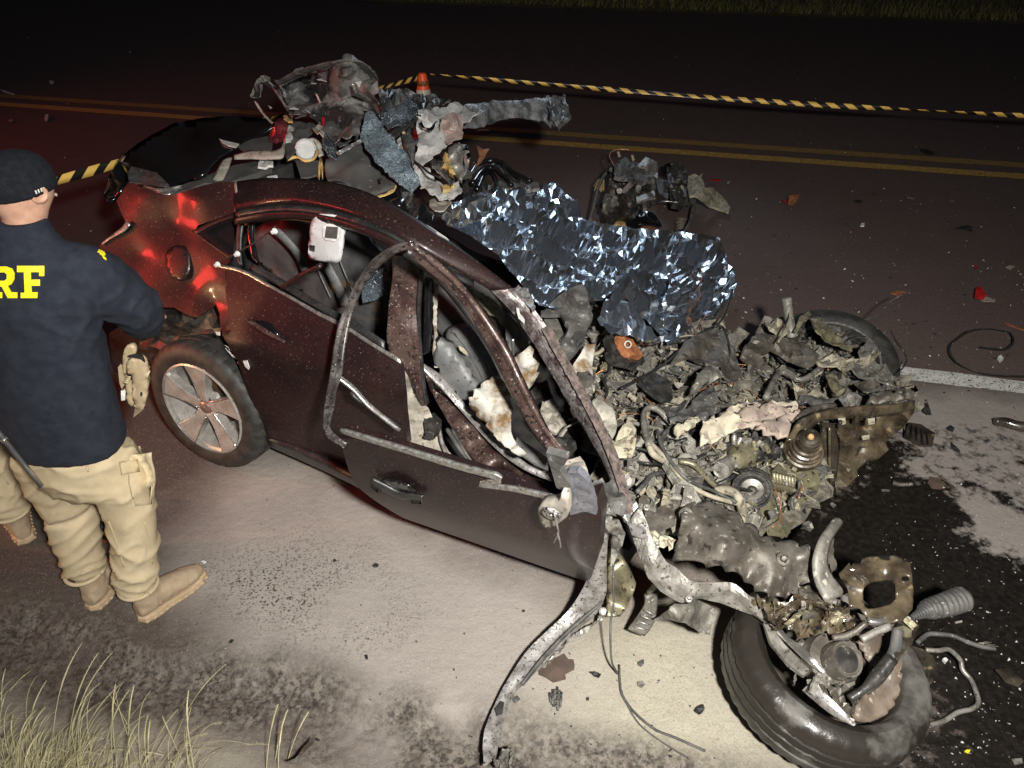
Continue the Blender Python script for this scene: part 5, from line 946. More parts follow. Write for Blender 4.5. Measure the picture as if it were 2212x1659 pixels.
for s, mk in (('1050,600 1140,590 1280,600 1400,590 1350,640 1200,660 1080,640', 'khaki'), ('1240,640 1300,600 1360,590 1440,640 1500,700 1480,760 1400,740 1300,700', 'dustm'), ('920,740 1000,760 1030,800 960,810 930,780', 'khaki'), ('1110,700 1150,690 1220,790 1180,830 1130,760', 'olive'), ('1180,820 1260,790 1310,830 1300,860 1220,860', 'dustm2'), ('940,840 1000,800 1080,820 1170,830 1100,860 1000,860', 'charm'), ('1280,730 1400,720 1460,760 1400,800 1320,790', 'brownm'), ('1300,560 1350,490 1390,510 1350,590 1300,600', 'dustm')):
    piece('crumpled_plate', 'R6', s, -.12, mk, amp=.025, freq=10, rnd_h=.006)
# second wheel under the heap
W2 = thing('loose_wheel', gp(1800, 800, 0), 'black car wheel half buried under crushed engine parts by the white edge line', 'wheel')
n2 = azt(275, 70); c2 = gp(1800, 785, .20)
lathe('tyre', [(.215, .09), (.24, .105), (.28, .105), (.312, .09), (.322, .07), (.325, .03), (.319, .025), (.325, .02), (.325, -.02), (.319, -.025), (.325, -.03), (.322, -.07), (.30, -.1), (.215, -.09)], c2, n2, MT['rubber'], W2, N=72)
lathe('rim', [(.222, .092), (.214, .09), (.20, .05), (.195, -.03), (.0, -.04)], c2, n2, MT['darkm'], W2, N=60)
lathe('rim_lip', [(.208, .088), (.224, .094), (.226, .088)], c2, n2, MT['chrome'], W2, N=60)

# ================================================================== NEAR CORNER: strut tower, rail, plate, front wheel
sheet('strut_tower', zz('S1', '160,150 200,110 270,98 370,100 410,115 450,140 540,215 640,300 740,320 870,350 935,370 950,420 960,560 885,580 880,650 800,665 700,655 620,615 560,560 450,500 330,480 130,430 140,360 160,290'), mz([(1465, 1110, .56), (1540, 1095, .52), (1640, 1165, .46), (1740, 1190, .46), (1755, 1255, .40), (1720, 1290, .36), (1600, 1260, .42), (1460, 1210, .46), (1560, 1170, .54)]), MT['brownm'], EN, thick=.01, res=9, smooth=True, bulge=.05, fo=lambda P, n, v: P + np.outer(crease(P, .014, 4.5, 77, 4), n))
def bolt(k, s, z, r_, n, mk='brownm', par=EN):
    q = zz(k, s)[0]; p = gp(q[0], q[1], z); a = lathe('mount_washer', [(r_ * .5, .008), (r_ * .9, .007), (r_, .0), (r_, -.01)], p, n, MT[mk], par, N=24); lathe('bolt', [(0, .016), (r_ * .35, .016), (r_ * .4, .012), (r_ * .4, .0)], p, n, MT['dustm2'], a, N=6, smooth=False)
bolt('S1', '785,425', .495, .024, azt(270, 60)); bolt('S1', '215,160', .575, .026, azt(240, 40))
strip('frame_rail', zz('S1', '-60,120,.66 0,290,.60 70,380,.56 150,480,.50 240,540,.47 330,560,.45 480,570,.44 620,650,.42 760,680,.42 900,665,.42 1050,690,.42 1150,750,.41'), zz('S1', '-130,230,.58 -60,420,.52 0,560,.46 130,690,.40 250,650,.40 380,680,.37 560,730,.35 740,820,.33 900,850,.33 1000,862,.33 1070,870,.33 1160,860,.34'), MT['dustm2'], EN, n=60, m=8, bulge=.03, thick=.012, amp=.012, freq=9)
sheet('crumpled_rail_end', zz('S1', '600,655 680,690 760,680 860,650 940,680 1040,690 1140,700 1200,760 1180,830 1130,880 1060,860 960,850 860,850 760,835 700,780'), mz(.42), MT['oilbrown'], EN, thick=.02, res=7, rnd_h=.022, amp=.02, freq=9)
for s in ('-20,120', '40,340', '230,660'): bolt('S1', s, .56 if s[0] != '2' else .43, .012, azt(260, 60), 'dustm2')
HOLE = rounded(zz('S1', '1258,600 1300,570 1430,548 1462,580 1455,680 1300,722 1262,700'), 1)
hole2 = [(1404 + .36524 * (1510 + 24 * math.cos(a)), 1053 + .36524 * (545 + 22 * math.sin(a))) for a in np.arange(0, 6.28, .7)]
sheet('radiator_bracket', zz('S1', '1120,520 1180,440 1190,470 1215,440 1250,455 1260,420 1350,402 1440,396 1540,440 1552,540 1565,620 1555,720 1500,780 1400,800 1300,795 1250,720 1180,700 1170,600'), mz([(1850, 1215, .60), (1970, 1220, .60), (1970, 1320, .50), (1880, 1340, .46), (1830, 1290, .50)]), MT['oilbrown'], EN, thick=.010, res=7, jag=1.2, holes=[HOLE, hole2], smooth=True, fo=lambda P, n, v: P + np.outer(crease(P, .012, 6, 31, 3), n))
tube('bracket_flange', [gp(q[0], q[1], .47) for q in zz('S1', '1290,790 1360,795 1440,770')], .012, MT['alloyb'], EN, sides=8)
strip('curved_bracket', zz('S1', '1085,178,.56 1010,280,.56 965,380,.54 958,480,.50 990,600,.46 1040,680,.43'), zz('S1', '1145,212,.55 1075,310,.54 1050,400,.52 1060,500,.48 1120,560,.45 1190,610,.43'), MT['dustm'], EN, n=30, m=6, bulge=.025, thick=.015)
sheet('torn_fin', zz('S1', '1060,330 1090,300 1085,400 1110,480 1075,500 1050,420'), mz(.50), MT['brownm'], EN, thick=.006, res=7, jag=2)
sheet('crushed_side', zz('S1', '880,590 960,560 1040,660 1180,690 1190,760 1100,740 960,690 890,680'), mz(.40), MT['brownm'], EN, thick=.02, res=8, amp=.02, freq=8)
# driveshaft boot
q = zz('S1', '1550,770 1600,745 1650,720 1760,690 1860,655')
tube('rubber_boot', [gp(a, b, .26) for a, b in q], [.010, .018, .034, .040, .042], MT['charm'], EN, sides=20, m=6, ribs=16, ribamp=.07)
# front wheel, tyre off its rim, lying almost flat
FW = thing('front_wheel', gp(1790, 1480, 0), 'torn off front wheel with ribbed tyre and broken suspension in the near corner', 'wheel')
n3 = azt(-25, 80); c3 = gp(1776, 1450, .16)
lathe('tyre', [(.228, .085), (.238, .098), (.262, .110), (.295, .104), (.314, .088), (.324, .070), (.326, .046), (.318, .043), (.318, .037), (.327, .034), (.3275, .010), (.319, .007), (.319, .001), (.3275, -.002), (.327, -.028), (.318, -.031), (.318, -.037), (.326, -.040), (.324, -.070), (.314, -.088), (.28, -.105), (.238, -.10), (.228, -.085), (.236, .0)], c3, n3, MT['tyredust'], FW, N=120, closed=True, mod=lambda i, k, r, x: (r - (.005 if k in (4, 5, 6, 18, 19) and i % 3 == 0 else 0) - (.003 if k in (9, 10, 13, 14) and i % 5 == 0 else 0) + (.002 if k == 2 and i % 2 else 0), x))
lathe('rim_barrel', [(.232, .088), (.224, .080), (.214, .04), (.20, -.04), (.10, -.09), (.0, -.09)], c3, n3, mat('dirty_rim', (.20, .175, .145), (.10, .085, .07), 8, rough=.45, metal=.4, speck=((.05, .04, .035), .4, 50), bump=.2), FW, N=60)
nn3, a3, b3 = frame(n3)
def w3(a, b, x): return c3 + a3 * a + b3 * b + nn3 * x
def S1p(s, z): return [gp(q[0], q[1], z) for q in zz('S1', s)]
def s1z(s): return [gp(q[0], q[1], q[2]) for q in zz('S1', s)]
strip('rim_fragment', zz('S1', '700,800,.36 760,870,.36 850,960,.37 950,1060,.37 1010,1100,.36'), zz('S1', '760,830,.37 830,890,.38 900,940,.39 980,1020,.39 1040,1090,.37'), MT['alloyb'], FW, n=30, m=6, bulge=.012, thick=.02, amp=.003)
strip('rim_fragment', zz('S1', '900,1200,.33 980,1270,.33 1080,1350,.33 1190,1410,.32'), zz('S1', '960,1150,.36 1040,1220,.37 1130,1310,.36 1220,1400,.33'), MT['lightmetal'], FW, n=30, m=6, bulge=.015, thick=.02, amp=.004)
sheet('rim_face', zz('S1', '670,800 760,860 860,960 960,1060 900,1120 800,1030 720,930'), mz([(1650, 1345, .36), (1750, 1440, .34), (1700, 1430, .32)]), MT['dustm2'], FW, thick=.012, res=9, amp=.01, freq=5)
HUB = lathe('wheel_hub', [(0, .05), (.030, .052), (.042, .05), (.046, .056), (.052, .056), (.055, .05), (.056, .0), (.085, -.01), (.09, -.05)], gp(*zz('S1', '1100,1030')[0], .36), azt(300, 58), MT['brownm'], FW, N=36)
lathe('hub_centre', [(0, .055), (.03, .055), (.04, .052)], gp(*zz('S1', '1100,1030')[0], .36), azt(300, 58), MT['darkm'], HUB, N=30)
lathe('brake_disc', [(.05, .0), (.145, .0), (.15, -.004), (.15, -.018), (.05, -.02)], gp(*zz('S1', '1190,1080')[0], .31), azt(310, 60), MT['brownm'], FW, N=56)
sheet('knuckle', zz('S1', '960,940 1050,890 1150,900 1200,960 1180,1120 1230,1200 1180,1330 1120,1290 1040,1180 1000,1100'), mz(.335), MT['brownm'], FW, thick=.04, res=8, rnd_h=.014)
strip('control_arm', zz('S1', '1430,830,.46 1420,930,.44 1370,1030,.42 1300,1130,.40 1240,1200,.38'), zz('S1', '1500,850,.46 1500,950,.43 1450,1060,.41 1370,1170,.39 1290,1230,.37'), MT['charm'], FW, n=28, m=6, bulge=.025, thick=.02)
tube('tie_rod', s1z('1250,900,.46 1330,860,.47 1420,820,.48'), .012, MT['dustm2'], FW, sides=10)
tube('shock_absorber', s1z('1180,1250,.38 1270,1190,.40 1340,1120,.41 1430,1010,.44'), [.012, .012, .020, .020], MT['darkm'], FW, sides=12)
tube('lower_link', s1z('1080,890,.44 1180,870,.45 1280,800,.48'), .010, MT['brownm'], FW, sides=8)
sheet('dust_shield', rounded(zz('S1', '1180,880 1300,840 1420,850 1470,960 1480,1130 1440,1300 1330,1390 1220,1390 1180,1330 1260,1220 1300,1100 1260,980'), 1), mz([(1850, 1370, .36), (1930, 1420, .32), (1900, 1540, .26), (1850, 1480, .30)]), mat('muddy_shield', (.16, .125, .095), (.085, .065, .05), 10, rough=.5, speck=((.26, .23, .19), .3, 40), bump=.2), FW, thick=.006, res=10, bulge=.02, smooth=True)
sheet('hanging_plate', zz('S1', '1480,780 1560,790 1585,830 1560,900 1500,960 1450,1000 1440,900'), mz(.44), MT['oily'], FW, thick=.01, res=8, amp=.02, freq=9, jag=2)
for k in range(14):
    u, v = rg.uniform(850, 1250), rg.uniform(880, 1330); q = zz('S1', '%f,%f' % (u, v))[0]; place(rg.choice(['casting', 'bent_strip', 'torn_sheet']), rg.randint(0, 11), rg.choice(['brownm', 'rust', 'darkm', 'dustm', 'brownm']), gp(q[0], q[1], rg.uniform(.33, .38)), rg.uniform(.018, .04), (rg.uniform(-1, 1), rg.uniform(-1, 1), rg.uniform(0, 6)), FW)
for k in range(16):
    u = rg.uniform(640, 1540); v = 700 + (u - 640) * .14 + rg.uniform(-40, 60); q = zz('S1', '%f,%f' % (u, v))[0]; place(rg.choice(['bent_strip', 'torn_sheet', 'casting']), rg.randint(0, 11), rg.choice(['oilbrown', 'brownm', 'oily', 'olive']), gp(q[0], q[1], rg.uniform(.42, .47)), rg.uniform(.018, .045), (rg.uniform(-1, 1), rg.uniform(-1, 1), rg.uniform(0, 6)), EN)
sheet('wheel_arch_scrap', zz('S1', '1560,940 1640,960 1690,1000 1685,1100 1650,1250 1620,1360 1590,1350 1615,1200 1610,1080'), mz([(1985, 1400, .22), (2010, 1500, .08)]), MT['oily'], FW, thick=.008, res=9, amp=.02, freq=8)
# base of the windscreen pillar: torn cowl pieces joining pillar, rail and sill
for s, z, mk in (('1560,0 1640,-60 1700,60 1720,180 1640,150 1600,80', .66, 'lightmetal'), ('1640,150 1720,180 1780,260 1760,330 1700,280 1660,240', .58, 'dustm2'), ('1760,0 1840,110 1900,200 1900,290 1820,280 1760,160', .62, 'lightmetal'), ('1690,270 1750,300 1740,410 1690,460', .40, 'dustm'), ('1640,0 1700,-40 1790,90 1770,160 1690,130', .68, 'charm')):
    sheet('cowl_scrap', zz('R8', s), mz(z), MT[mk], EN, thick=.006, res=8, amp=.02, freq=9)
sheet('footwell_panel', zz('R8', '1660,270 1745,405 1850,560 1840,600 1790,700 1750,755 1660,755 1660,600'), mz([(1308, 1152, .36), (1370, 1260, .28), (1345, 1328, .12), (1310, 1328, .12)]), MT['olive'], EN, thick=.008, res=10, amp=.008, freq=4, smooth=True)
sheet('slot', zz('R8', '1688,450 1738,418 1742,432 1690,465'), mz(.33), MT['dark'], EN, thick=.003, res=8)
sheet('cream_scrap', zz('R8', '1920,260 1980,270 2060,300 2060,350 1980,350 1930,300'), mz(.55), MT['cream'], EN, thick=.02, res=8, rnd_h=.012)
sheet('brown_side_plate', zz('R8', '1890,150 2060,90 2070,220 1960,260 1910,240'), mz(.54), MT['brownm'], EN, thick=.008, res=9, amp=.008)
sheet('hanging_flap', zz('S1', '150,690 250,650 350,690 380,720 350,860 290,845 200,790 40,795'), mz([(1450, 1310, .36), (1535, 1360, .18), (1420, 1342, .22)]), MT['dustm'], EN, thick=.006, res=9, amp=.02, freq=6)
# pedal
PD = strip('brake_pedal', zz('R8', '1905,650,.24 1890,700,.20 1840,770,.14 1790,840,.09'), zz('R8', '1972,600,.24 1965,690,.20 1955,800,.14 1890,880,.07'), MT['dustm'], EN, n=18, m=6, bulge=.01, thick=.02)
for k in range(4):
    a = zz('R8', '%d,%d' % (1890 - k * 22, 725 + k * 32))[0]; b = zz('R8', '%d,%d' % (1955 - k * 12, 760 + k * 30))[0]; tube('pedal_rib', [gp(*a, .205 - .03 * k), gp(*b, .195 - .03 * k)], .0035, MT['lightmetal'], PD, raw=True, sides=5)
strip('pedal_arm', zz('R8', '1905,640,.25 1930,600,.30 1950,560,.34'), zz('R8', '1965,600,.26 1968,590,.30 1975,570,.34'), MT['dustm'], EN, n=8, m=4, thick=.01)

# ================================================================== DETACHED BODY STRIP (long curved sill trim) hanging from the pillar foot
ST = strip('body_strip', zz('R8', '1655,110,.64 1600,340,.44 1560,480,.32 1520,610,.20 1430,740,.12 1300,860,.10 1180,980,.08 1090,1120,.07 1000,1290,.06 950,1400,.06 935,1520,.05 940,1650,.04'), zz('R8', '1700,180,.62 1672,300,.48 1668,480,.32 1660,640,.18 1640,720,.10 1480,850,.06 1370,960,.05 1280,1060,.05 1160,1180,.04 1070,1290,.03 1050,1420,.03 1010,1600,.02'), MT['lightmetal'], None, n=80, m=7, bulge=.022, thick=.008, amp=.004, freq=7)
tag(ST, 'long curved pale sill strip torn loose and curling over the asphalt', 'car part')
strip('strip_ridge', zz('R8', '1640,670,.16 1500,790,.12 1370,910,.10 1260,1030,.09 1160,1160,.07'), zz('R8', '1648,685,.155 1512,805,.11 1385,925,.09 1278,1045,.08 1175,1175,.06'), MT['charm'], ST, n=30, m=3, thick=.006)
strip('torn_fringe', zz('R8', '1630,760,.09 1560,820,.06 1470,870,.05 1390,960,.04 1290,1070,.03'), zz('R8', '1640,780,.08 1590,840,.05 1490,875,.04 1350,980,.03 1250,1095,.02'), MT['dustm2'], ST, n=26, m=3, thick=.004, rnd_h=.008)
sheet('strip_hole', zz('R8', '1005,1310 1040,1262 1060,1270 1050,1330 1020,1350'), mz(.078), MT['dark'], ST, thick=.003, res=7)
sheet('crumpled_tip', zz('R8', '1000,1640 1020,1580 1060,1540 1100,1560 1125,1610 1090,1650 1050,1670'), mz(.06), MT['dustm'], ST, thick=.01, res=6, rnd_h=.025, amp=.02)
lathe('strip_stud', [(0, .014), (.010, .014), (.012, .008), (.016, .006), (.016, 0)], gp(*zz('R8', '1645,735')[0], .13), azt(270, 50), MT['lightmetal'], ST, N=16)

# ================================================================== FAR ENGINE LUMP ON THE ROAD
FE = thing('torn_out_gearbox', gp(1370, 480, 0), 'dark greasy gearbox lump torn out and lying on the road behind the foil blanket', 'engine part')
def fe(name, s, z, mk, **kw): kw.setdefault('thick', .03); kw.setdefault('res', 7); return sheet(name, zz('S5', s), mz(z), MT[mk], FE, **kw)
FZ = [(1310, 460, .12), (1330, 360, .42), (1400, 350, .42), (1415, 400, .34), (1400, 470, .10), (1360, 420, .34)]
fe('gearbox_case', '590,850 620,720 700,600 850,560 1000,560 1130,600 1170,680 1160,900 1000,900 900,960 780,1000 680,990 590,940', FZ, 'darkm', thick=.10, amp=.03, freq=6, rnd_h=.012)
fe('bell_housing', '590,850 650,770 760,760 900,770 960,830 940,920 820,990 760,1060 680,1030 600,960', [(1310, 440, .24), (1370, 430, .26), (1330, 475, .08)], 'dustm', bulge=.05, smooth=True)
fe('top_cover', '700,440 760,400 830,360 900,400 950,430 1020,470 1120,520 1160,600 1000,640 850,600 720,560', [(1340, 350, .48), (1400, 385, .40)], 'charm', amp=.03, freq=6)
fe('steel_plate', '960,460 1060,350 1190,410 1190,590 1120,540 1040,480', [(1395, 340, .46), (1420, 385, .36)], 'dustm2', thick=.01)
for i, (x, y) in enumerate(((770, 730), (970, 720), (1120, 690), (700, 840), (1040, 880), (860, 690), (1120, 820))):
    q = zz('S5', '%d,%d' % (x, y))[0]; p = gp(*q, .38 - (y - 690) * .0008); lathe('solenoid', [(0, .04), (.022, .04), (.024, .034), (.024, -.05)], p, azt(260 + i * 13, 20 + 30 * (i % 2)), MT['lightmetal' if i % 2 else 'darkm'], FE, N=14)
fe('pale_bracket', '950,790 1060,760 1150,720 1165,780 1080,810 1000,840 960,840', .34, 'dustm2', thick=.02)
fe('drain_tube', '1010,830 1060,820 1070,910 1030,920', .26, 'dustm2', thick=.03)
fe('yellow_lump', '660,1140 740,1080 800,1065 850,1100 840,1145 740,1150', .08, 'foam', bulge=.03, thick=.03)
fe('black_case', '800,1010 900,960 1080,970 1200,1040 1230,1090 1080,1060 980,1130 860,1140', .10, 'gloss', amp=.03, freq=7)
fe('seal_ring', '580,1000 650,1000 740,1060 700,1110 640,1130 590,1060', .14, 'darkm', bulge=.03)
fe('rust_ring', '1010,1130 1100,1115 1180,1140 1220,1170 1120,1150', .04, 'rust', thick=.02)
tube('cable', [gp(*q, .30 - .03 * i) for i, q in enumerate(zz('S5', '690,490 600,560 540,680 510,780 470,950 440,1060'))], .014, MT['charm'], FE)
for k in range(22):
    a = zz('S5', '%f,%f' % (540 + k * 3, 600 + rg.uniform(-20, 20)))[0]; b = zz('S5', '%f,%f' % (480 + k * 5.5, 720 + rg.uniform(-50, 40)))[0]; tube('frayed_strand', [gp(*a, .26), gp(*b, .20)], .002, MT['foam'], FE, raw=True, sides=4)
tube('copper_line', [gp(*q, .42) for q in zz('S5', '705,440 660,360 680,300 770,270 880,275')], .004, MT['copper'], FE)
for s in ('760,320', '915,360'): q = zz('S5', s)[0]; place('ribbed_can', 3, 'rose', gp(*q, .45), .028, (.4, 1.2, .3), FE, 'plug')
tube('steel_line', [gp(*q, .20) for q in zz('S5', '1160,850 1280,845 1420,858')], .004, MT['chrome'], FE)
FE2 = thing('torn_mounting', gp(1500, 430, 0), 'crushed grey mounting bracket with frayed loom beside the gearbox lump', 'engine part')
def f2(name, s, z, mk, **kw): kw.setdefault('thick', .02); kw.setdefault('res', 7); return sheet(name, zz('S5', s), mz(z), MT[mk], FE2, **kw)
f2('bracket_wing', '1640,560 1700,600 1720,690 1800,690 1900,790 1990,910 1980,960 1860,920 1720,860 1640,800', [(1510, 380, .26), (1575, 455, .05)], 'khaki', amp=.012, freq=6)
f2('bracket_neck', '1530,560 1600,550 1650,560 1690,530 1660,620 1640,800 1540,780 1520,660', .24, 'khaki', amp=.025, freq=8)
f2('crushed_core', '1300,560 1420,500 1520,560 1540,780 1480,880 1380,860 1320,760', .18, 'darkm', thick=.08, amp=.03, rnd_h=.02)
f2('flat_link', '1170,600 1300,610 1330,700 1300,820 1200,740', .14, 'charm', amp=.012)
lathe('ribbed_sleeve', [(.05, .05), (.06, .05), (.06, .03), (.054, .028), (.06, .02), (.06, .0), (.054, -.003), (.06, -.01), (.06, -.05), (.05, -.05)], gp(*zz('S5', '1330,510')[0], .16), azt(200, 25), MT['gloss'], FE2, N=30)
tube('loom', [gp(*q, .10 - .012 * i) for i, q in enumerate(zz('S5', '1600,800 1590,900 1570,980 1540,1100 1470,1210'))], .018, MT['charm'], FE2)
for k in range(12): a = zz('S5', '%f,%f' % (1520 - k * 4, 1040 + k * 10))[0]; b = zz('S5', '%f,%f' % (1380 + rg.uniform(-10, 30), 1050 + k * 11))[0]; tube('loom_wire', [gp(*a, .06), gp((a[0] + b[0]) / 2, (a[1] + b[1]) / 2 - 3, .07), gp(*b, .03)], .0022, MT['khaki'], FE2, sides=4, m=3)
for k in range(10): q = zz('S5', '%f,%f' % (rg.uniform(1300, 1560), rg.uniform(520, 860)))[0]; place(rg.choice(['casting', 'bent_strip', 'torn_sheet']), rg.randint(0, 11), rg.choice(['darkm', 'khaki', 'brownm', 'charm']), gp(*q, .20), rg.uniform(.03, .07), (rg.uniform(-1, 1), rg.uniform(-1, 1), rg.uniform(0, 6)), FE2)
for k in range(16): q = zz('S5', '%f,%f' % (rg.uniform(640, 1160), rg.uniform(480, 900)))[0]; place(rg.choice(['casting', 'bent_strip', 'ribbed_can']), rg.randint(0, 11), rg.choice(['darkm', 'dustm', 'charm', 'darkm']), gp(*q, .40 - (q[1] - 364) * .0022), rg.uniform(.03, .06), (rg.uniform(-1, 1), rg.uniform(-1, 1), rg.uniform(0, 6)), FE)

# ================================================================== PEOPLE
FWD = np.array([.34, .94, 0]); RGT = np.array([.94, -.34, 0])
def loft(bm, rings, n=20, e1=RGT, e2=FWD, sq=1.0):
    """rings: (x, y, z, half-width, half-depth[, e1, e2]) -> closed tube"""
    L = []
    for r_ in rings:
        a1, a2 = (r_[5], r_[6]) if len(r_) > 5 else (e1, e2); c = np.array(r_[:3]); L.append([bm.verts.new(c + a1 * r_[3] * math.copysign(abs(math.cos(t)) ** sq, math.cos(t)) + a2 * r_[4] * math.copysign(abs(math.sin(t)) ** sq, math.sin(t))) for t in np.linspace(0, 2 * math.pi, n, endpoint=False)])
    for A, B in zip(L, L[1:]):
        for i in range(n): bm.faces.new((A[i], A[(i + 1) % n], B[(i + 1) % n], B[i]))
    bm.faces.new(L[0][::-1]); bm.faces.new(L[-1])
def limb(bm, pts, rad, n=14):
    P = catmull(pts, 4); rr = np.interp(np.linspace(0, 1, len(P)), np.linspace(0, 1, len(rad)), rad); R_ = []
    for i, p in enumerate(P):
        t = P[min(i + 1, len(P) - 1)] - P[max(i - 1, 0)]; _, a, b = frame(t)
        if i and a @ a0 < 0: a, b = -a, -b
        a0 = a; R_.append((*p, rr[i], rr[i], a, b))
    loft(bm, R_, n)
def fuse(bm, voxel, smooth=8):
    bmesh.ops.recalc_face_normals(bm, faces=bm.faces); me = bpy.data.meshes.new('tmp'); bm.to_mesh(me); bm.free()
    o = bpy.data.objects.new('tmp', me); COL.objects.link(o); m = o.modifiers.new('r', 'REMESH'); m.mode = 'VOXEL'; m.voxel_size = voxel; s = o.modifiers.new('s', 'SMOOTH'); s.iterations = smooth; s.factor = .5
    d = bpy.context.evaluated_depsgraph_get(); r_ = bpy.data.meshes.new_from_object(o.evaluated_get(d)); bpy.data.objects.remove(o); return r_
def finish(name, me, mt_, parent, disp=None):
    n = len(me.vertices); V = np.zeros(n * 3); me.vertices.foreach_get('co', V); V = V.reshape(-1, 3); N = np.zeros(n * 3); me.vertices.foreach_get('normal', N); N = N.reshape(-1, 3)
    if disp is not None: V = V + N * np.array([disp(p) for p in V])[:, None]
    c = (V.min(0) + V.max(0)) / 2; me.vertices.foreach_set('co', (V - c).ravel()); me.update(); me.polygons.foreach_set('use_smooth', [True] * len(me.polygons)); me.materials.clear()
    me.name = name; return link(name, me, mt_, parent, c)
def rdg(p, sx, sy, sz, seed=0): return 1 - abs(noise.noise(Vector((p[0] * sx + seed, p[1] * sy, p[2] * sz)))) * 2
def build_person(label):
    PR = thing('person', (-1.52, 1.95, 0), label, 'person', 'officers in khaki trousers')
    # body: one continuous figure
    bm = bmesh.new()
    loft(bm, [(-1.52, 1.98, .78, .13, .09), (-1.50, 1.98, .95, .14, .10), (-1.46, 1.98, 1.2, .16, .11), (-1.43, 1.98, 1.38, .18, .11), (-1.41, 1.985, 1.47, .12, .08), (-1.385, 1.99, 1.54, .058, .058), (-1.37, 2.0, 1.585, .058, .064), (-1.37, 2.01, 1.61, .066, .085), (-1.367, 2.012, 1.65, .074, .094), (-1.365, 2.01, 1.70, .070, .088), (-1.365, 2.005, 1.735, .045, .06), (-1.365, 2.0, 1.745, .01, .02)])
    limb(bm, [(-1.27, 1.97, 1.41), (-1.21, 2.09, 1.23), (-1.285, 2.26, 1.08)], [.06, .05, .034]); limb(bm, [(-1.60, 2.03, 1.40), (-1.72, 2.1, 1.17), (-1.62, 2.32, 1.12)], [.06, .05, .034])
    for hx, hy, hz, s in ((-1.295, 2.29, 1.06, -1), (-1.61, 2.36, 1.12, 1)):
        limb(bm, [(hx, hy - .05, hz), (hx, hy, hz), (hx - s * .0, hy + .045, hz)], [.032, .042, .036])
        for k, (dx, L_) in enumerate(((-.03, .06), (-.011, .075), (.009, .07), (.028, .055))): limb(bm, [(hx + dx, hy + .03, hz), (hx + dx, hy + .05 + L_ * .5, hz - .004), (hx + dx, hy + .05 + L_ * .8, hz - .03)], [.010, .0095, .008], 8)
        limb(bm, [(hx + s * .035, hy - .005, hz), (hx + s * .062, hy + .03, hz - .005), (hx + s * .06, hy + .06, hz - .02)], [.011, .011, .009], 8)
    limb(bm, [(-1.37, 2.09, 1.665), (-1.37 + .03, 2.125, 1.64), (-1.34, 2.118, 1.63)], [.010, .014, .012], 8)      # nose
    limb(bm, [(-1.40, 1.97, .80), (-1.38, 1.955, .48), (-1.405, 1.905, .10)], [.075, .06, .04]); limb(bm, [(-1.60, 1.98, .80), (-1.62, 1.985, .48), (-1.64, 1.955, .10)], [.075, .06, .04])
    body = finish('body', fuse(bm, .010, 3), MT['skin'], PR)
    for sx, w_ in ((1, .006), (-1, .006)):                                            # ears, eyes, mouth
        e = np.array([-1.367, 2.0, 1.645]) + RGT * .073 * sx; strip('ear', [0] * 2, [0] * 2, MT['skin'], body, n=2, m=3, fn=lambda q: e) if False else None
        lathe('ear', [(0, .006), (.010, .004), (.018, .010), (.024, .006), (.024, 0), (0, -.01)], e, RGT * sx + FWD * -.3, MT['skin'], body, N=16)
        lathe('eye', [(0, .006), (.006, .005), (.011, 0)], np.array([-1.367, 2.012, 1.655]) + FWD * .088 + RGT * .03 * sx, FWD, MT['whiteb'], body, N=12)
    strip('mouth', [(0, 0, 0), (1, 0, 0)], [(0, 1, 0), (1, 1, 0)], MT['rose'], body, n=4, m=3, fn=lambda q: np.array([-1.37, 2.01, 1.60]) + FWD * .088 + RGT * (-.022 + .044 * q[0]) + np.array([0, 0, .008 * q[1]]), thick=.003)
    # jacket
    bm = bmesh.new()
    loft(bm, [(-1.505, 1.965, .80, .222, .150), (-1.50, 1.965, .84, .228, .155), (-1.485, 1.965, 1.0, .225, .15), (-1.465, 1.97, 1.2, .218, .148), (-1.445, 1.975, 1.34, .225, .145), (-1.43, 1.975, 1.42, .215, .125), (-1.415, 1.98, 1.485, .15, .10), (-1.395, 1.985, 1.535, .085, .082), (-1.385, 1.985, 1.575, .074, .075)], 28)
    limb(bm, [(-1.33, 1.975, 1.42), (-1.27, 1.985, 1.405), (-1.235, 2.04, 1.33), (-1.205, 2.09, 1.245), (-1.225, 2.16, 1.16), (-1.28, 2.25, 1.09)], [.085, .094, .088, .078, .070, .056], 18)
    limb(bm, [(-1.55, 2.0, 1.41), (-1.64, 2.03, 1.37), (-1.70, 2.07, 1.27), (-1.735, 2.12, 1.17), (-1.70, 2.22, 1.14), (-1.63, 2.31, 1.12)], [.08, .09, .085, .078, .07, .056], 18)
    def jd(p):
        k = max(0, 1 - abs(p[2] - 1.28) / .25) * max(0, min(1, (p[0] + 1.42) / .15))
        return .010 * rdg(p, 5, 5, 3, 2) ** 2 * .6 + k * .012 * max(0, rdg((p[0] + p[2] * .8, p[1], p[2]), 9, 9, 14, 5)) ** 3 - .003 + .004 * noise.noise(Vector(p * 14))
    J = finish('jacket', fuse(bm, .009, 10), MT['navy'], PR, jd)
    # trousers
    bm = bmesh.new()
    loft(bm, [(-1.505, 1.97, .90, .155, .12), (-1.505, 1.965, .82, .175, .135), (-1.50, 1.96, .72, .188, .14), (-1.495, 1.96, .64, .185, .12), (-1.495, 1.96, .60, .16, .08)], 28)
    limb(bm, [(-1.40, 1.96, .74), (-1.375, 1.955, .62), (-1.37, 1.945, .48), (-1.385, 1.92, .34), (-1.40, 1.895, .22), (-1.405, 1.885, .15)], [.112, .100, .088, .080, .076, .066], 20)
    limb(bm, [(-1.595, 1.97, .74), (-1.61, 1.975, .62), (-1.615, 1.98, .48), (-1.625, 1.975, .34), (-1.635, 1.965, .22), (-1.64, 1.955, .16)], [.110, .100, .088, .080, .075, .066], 20)
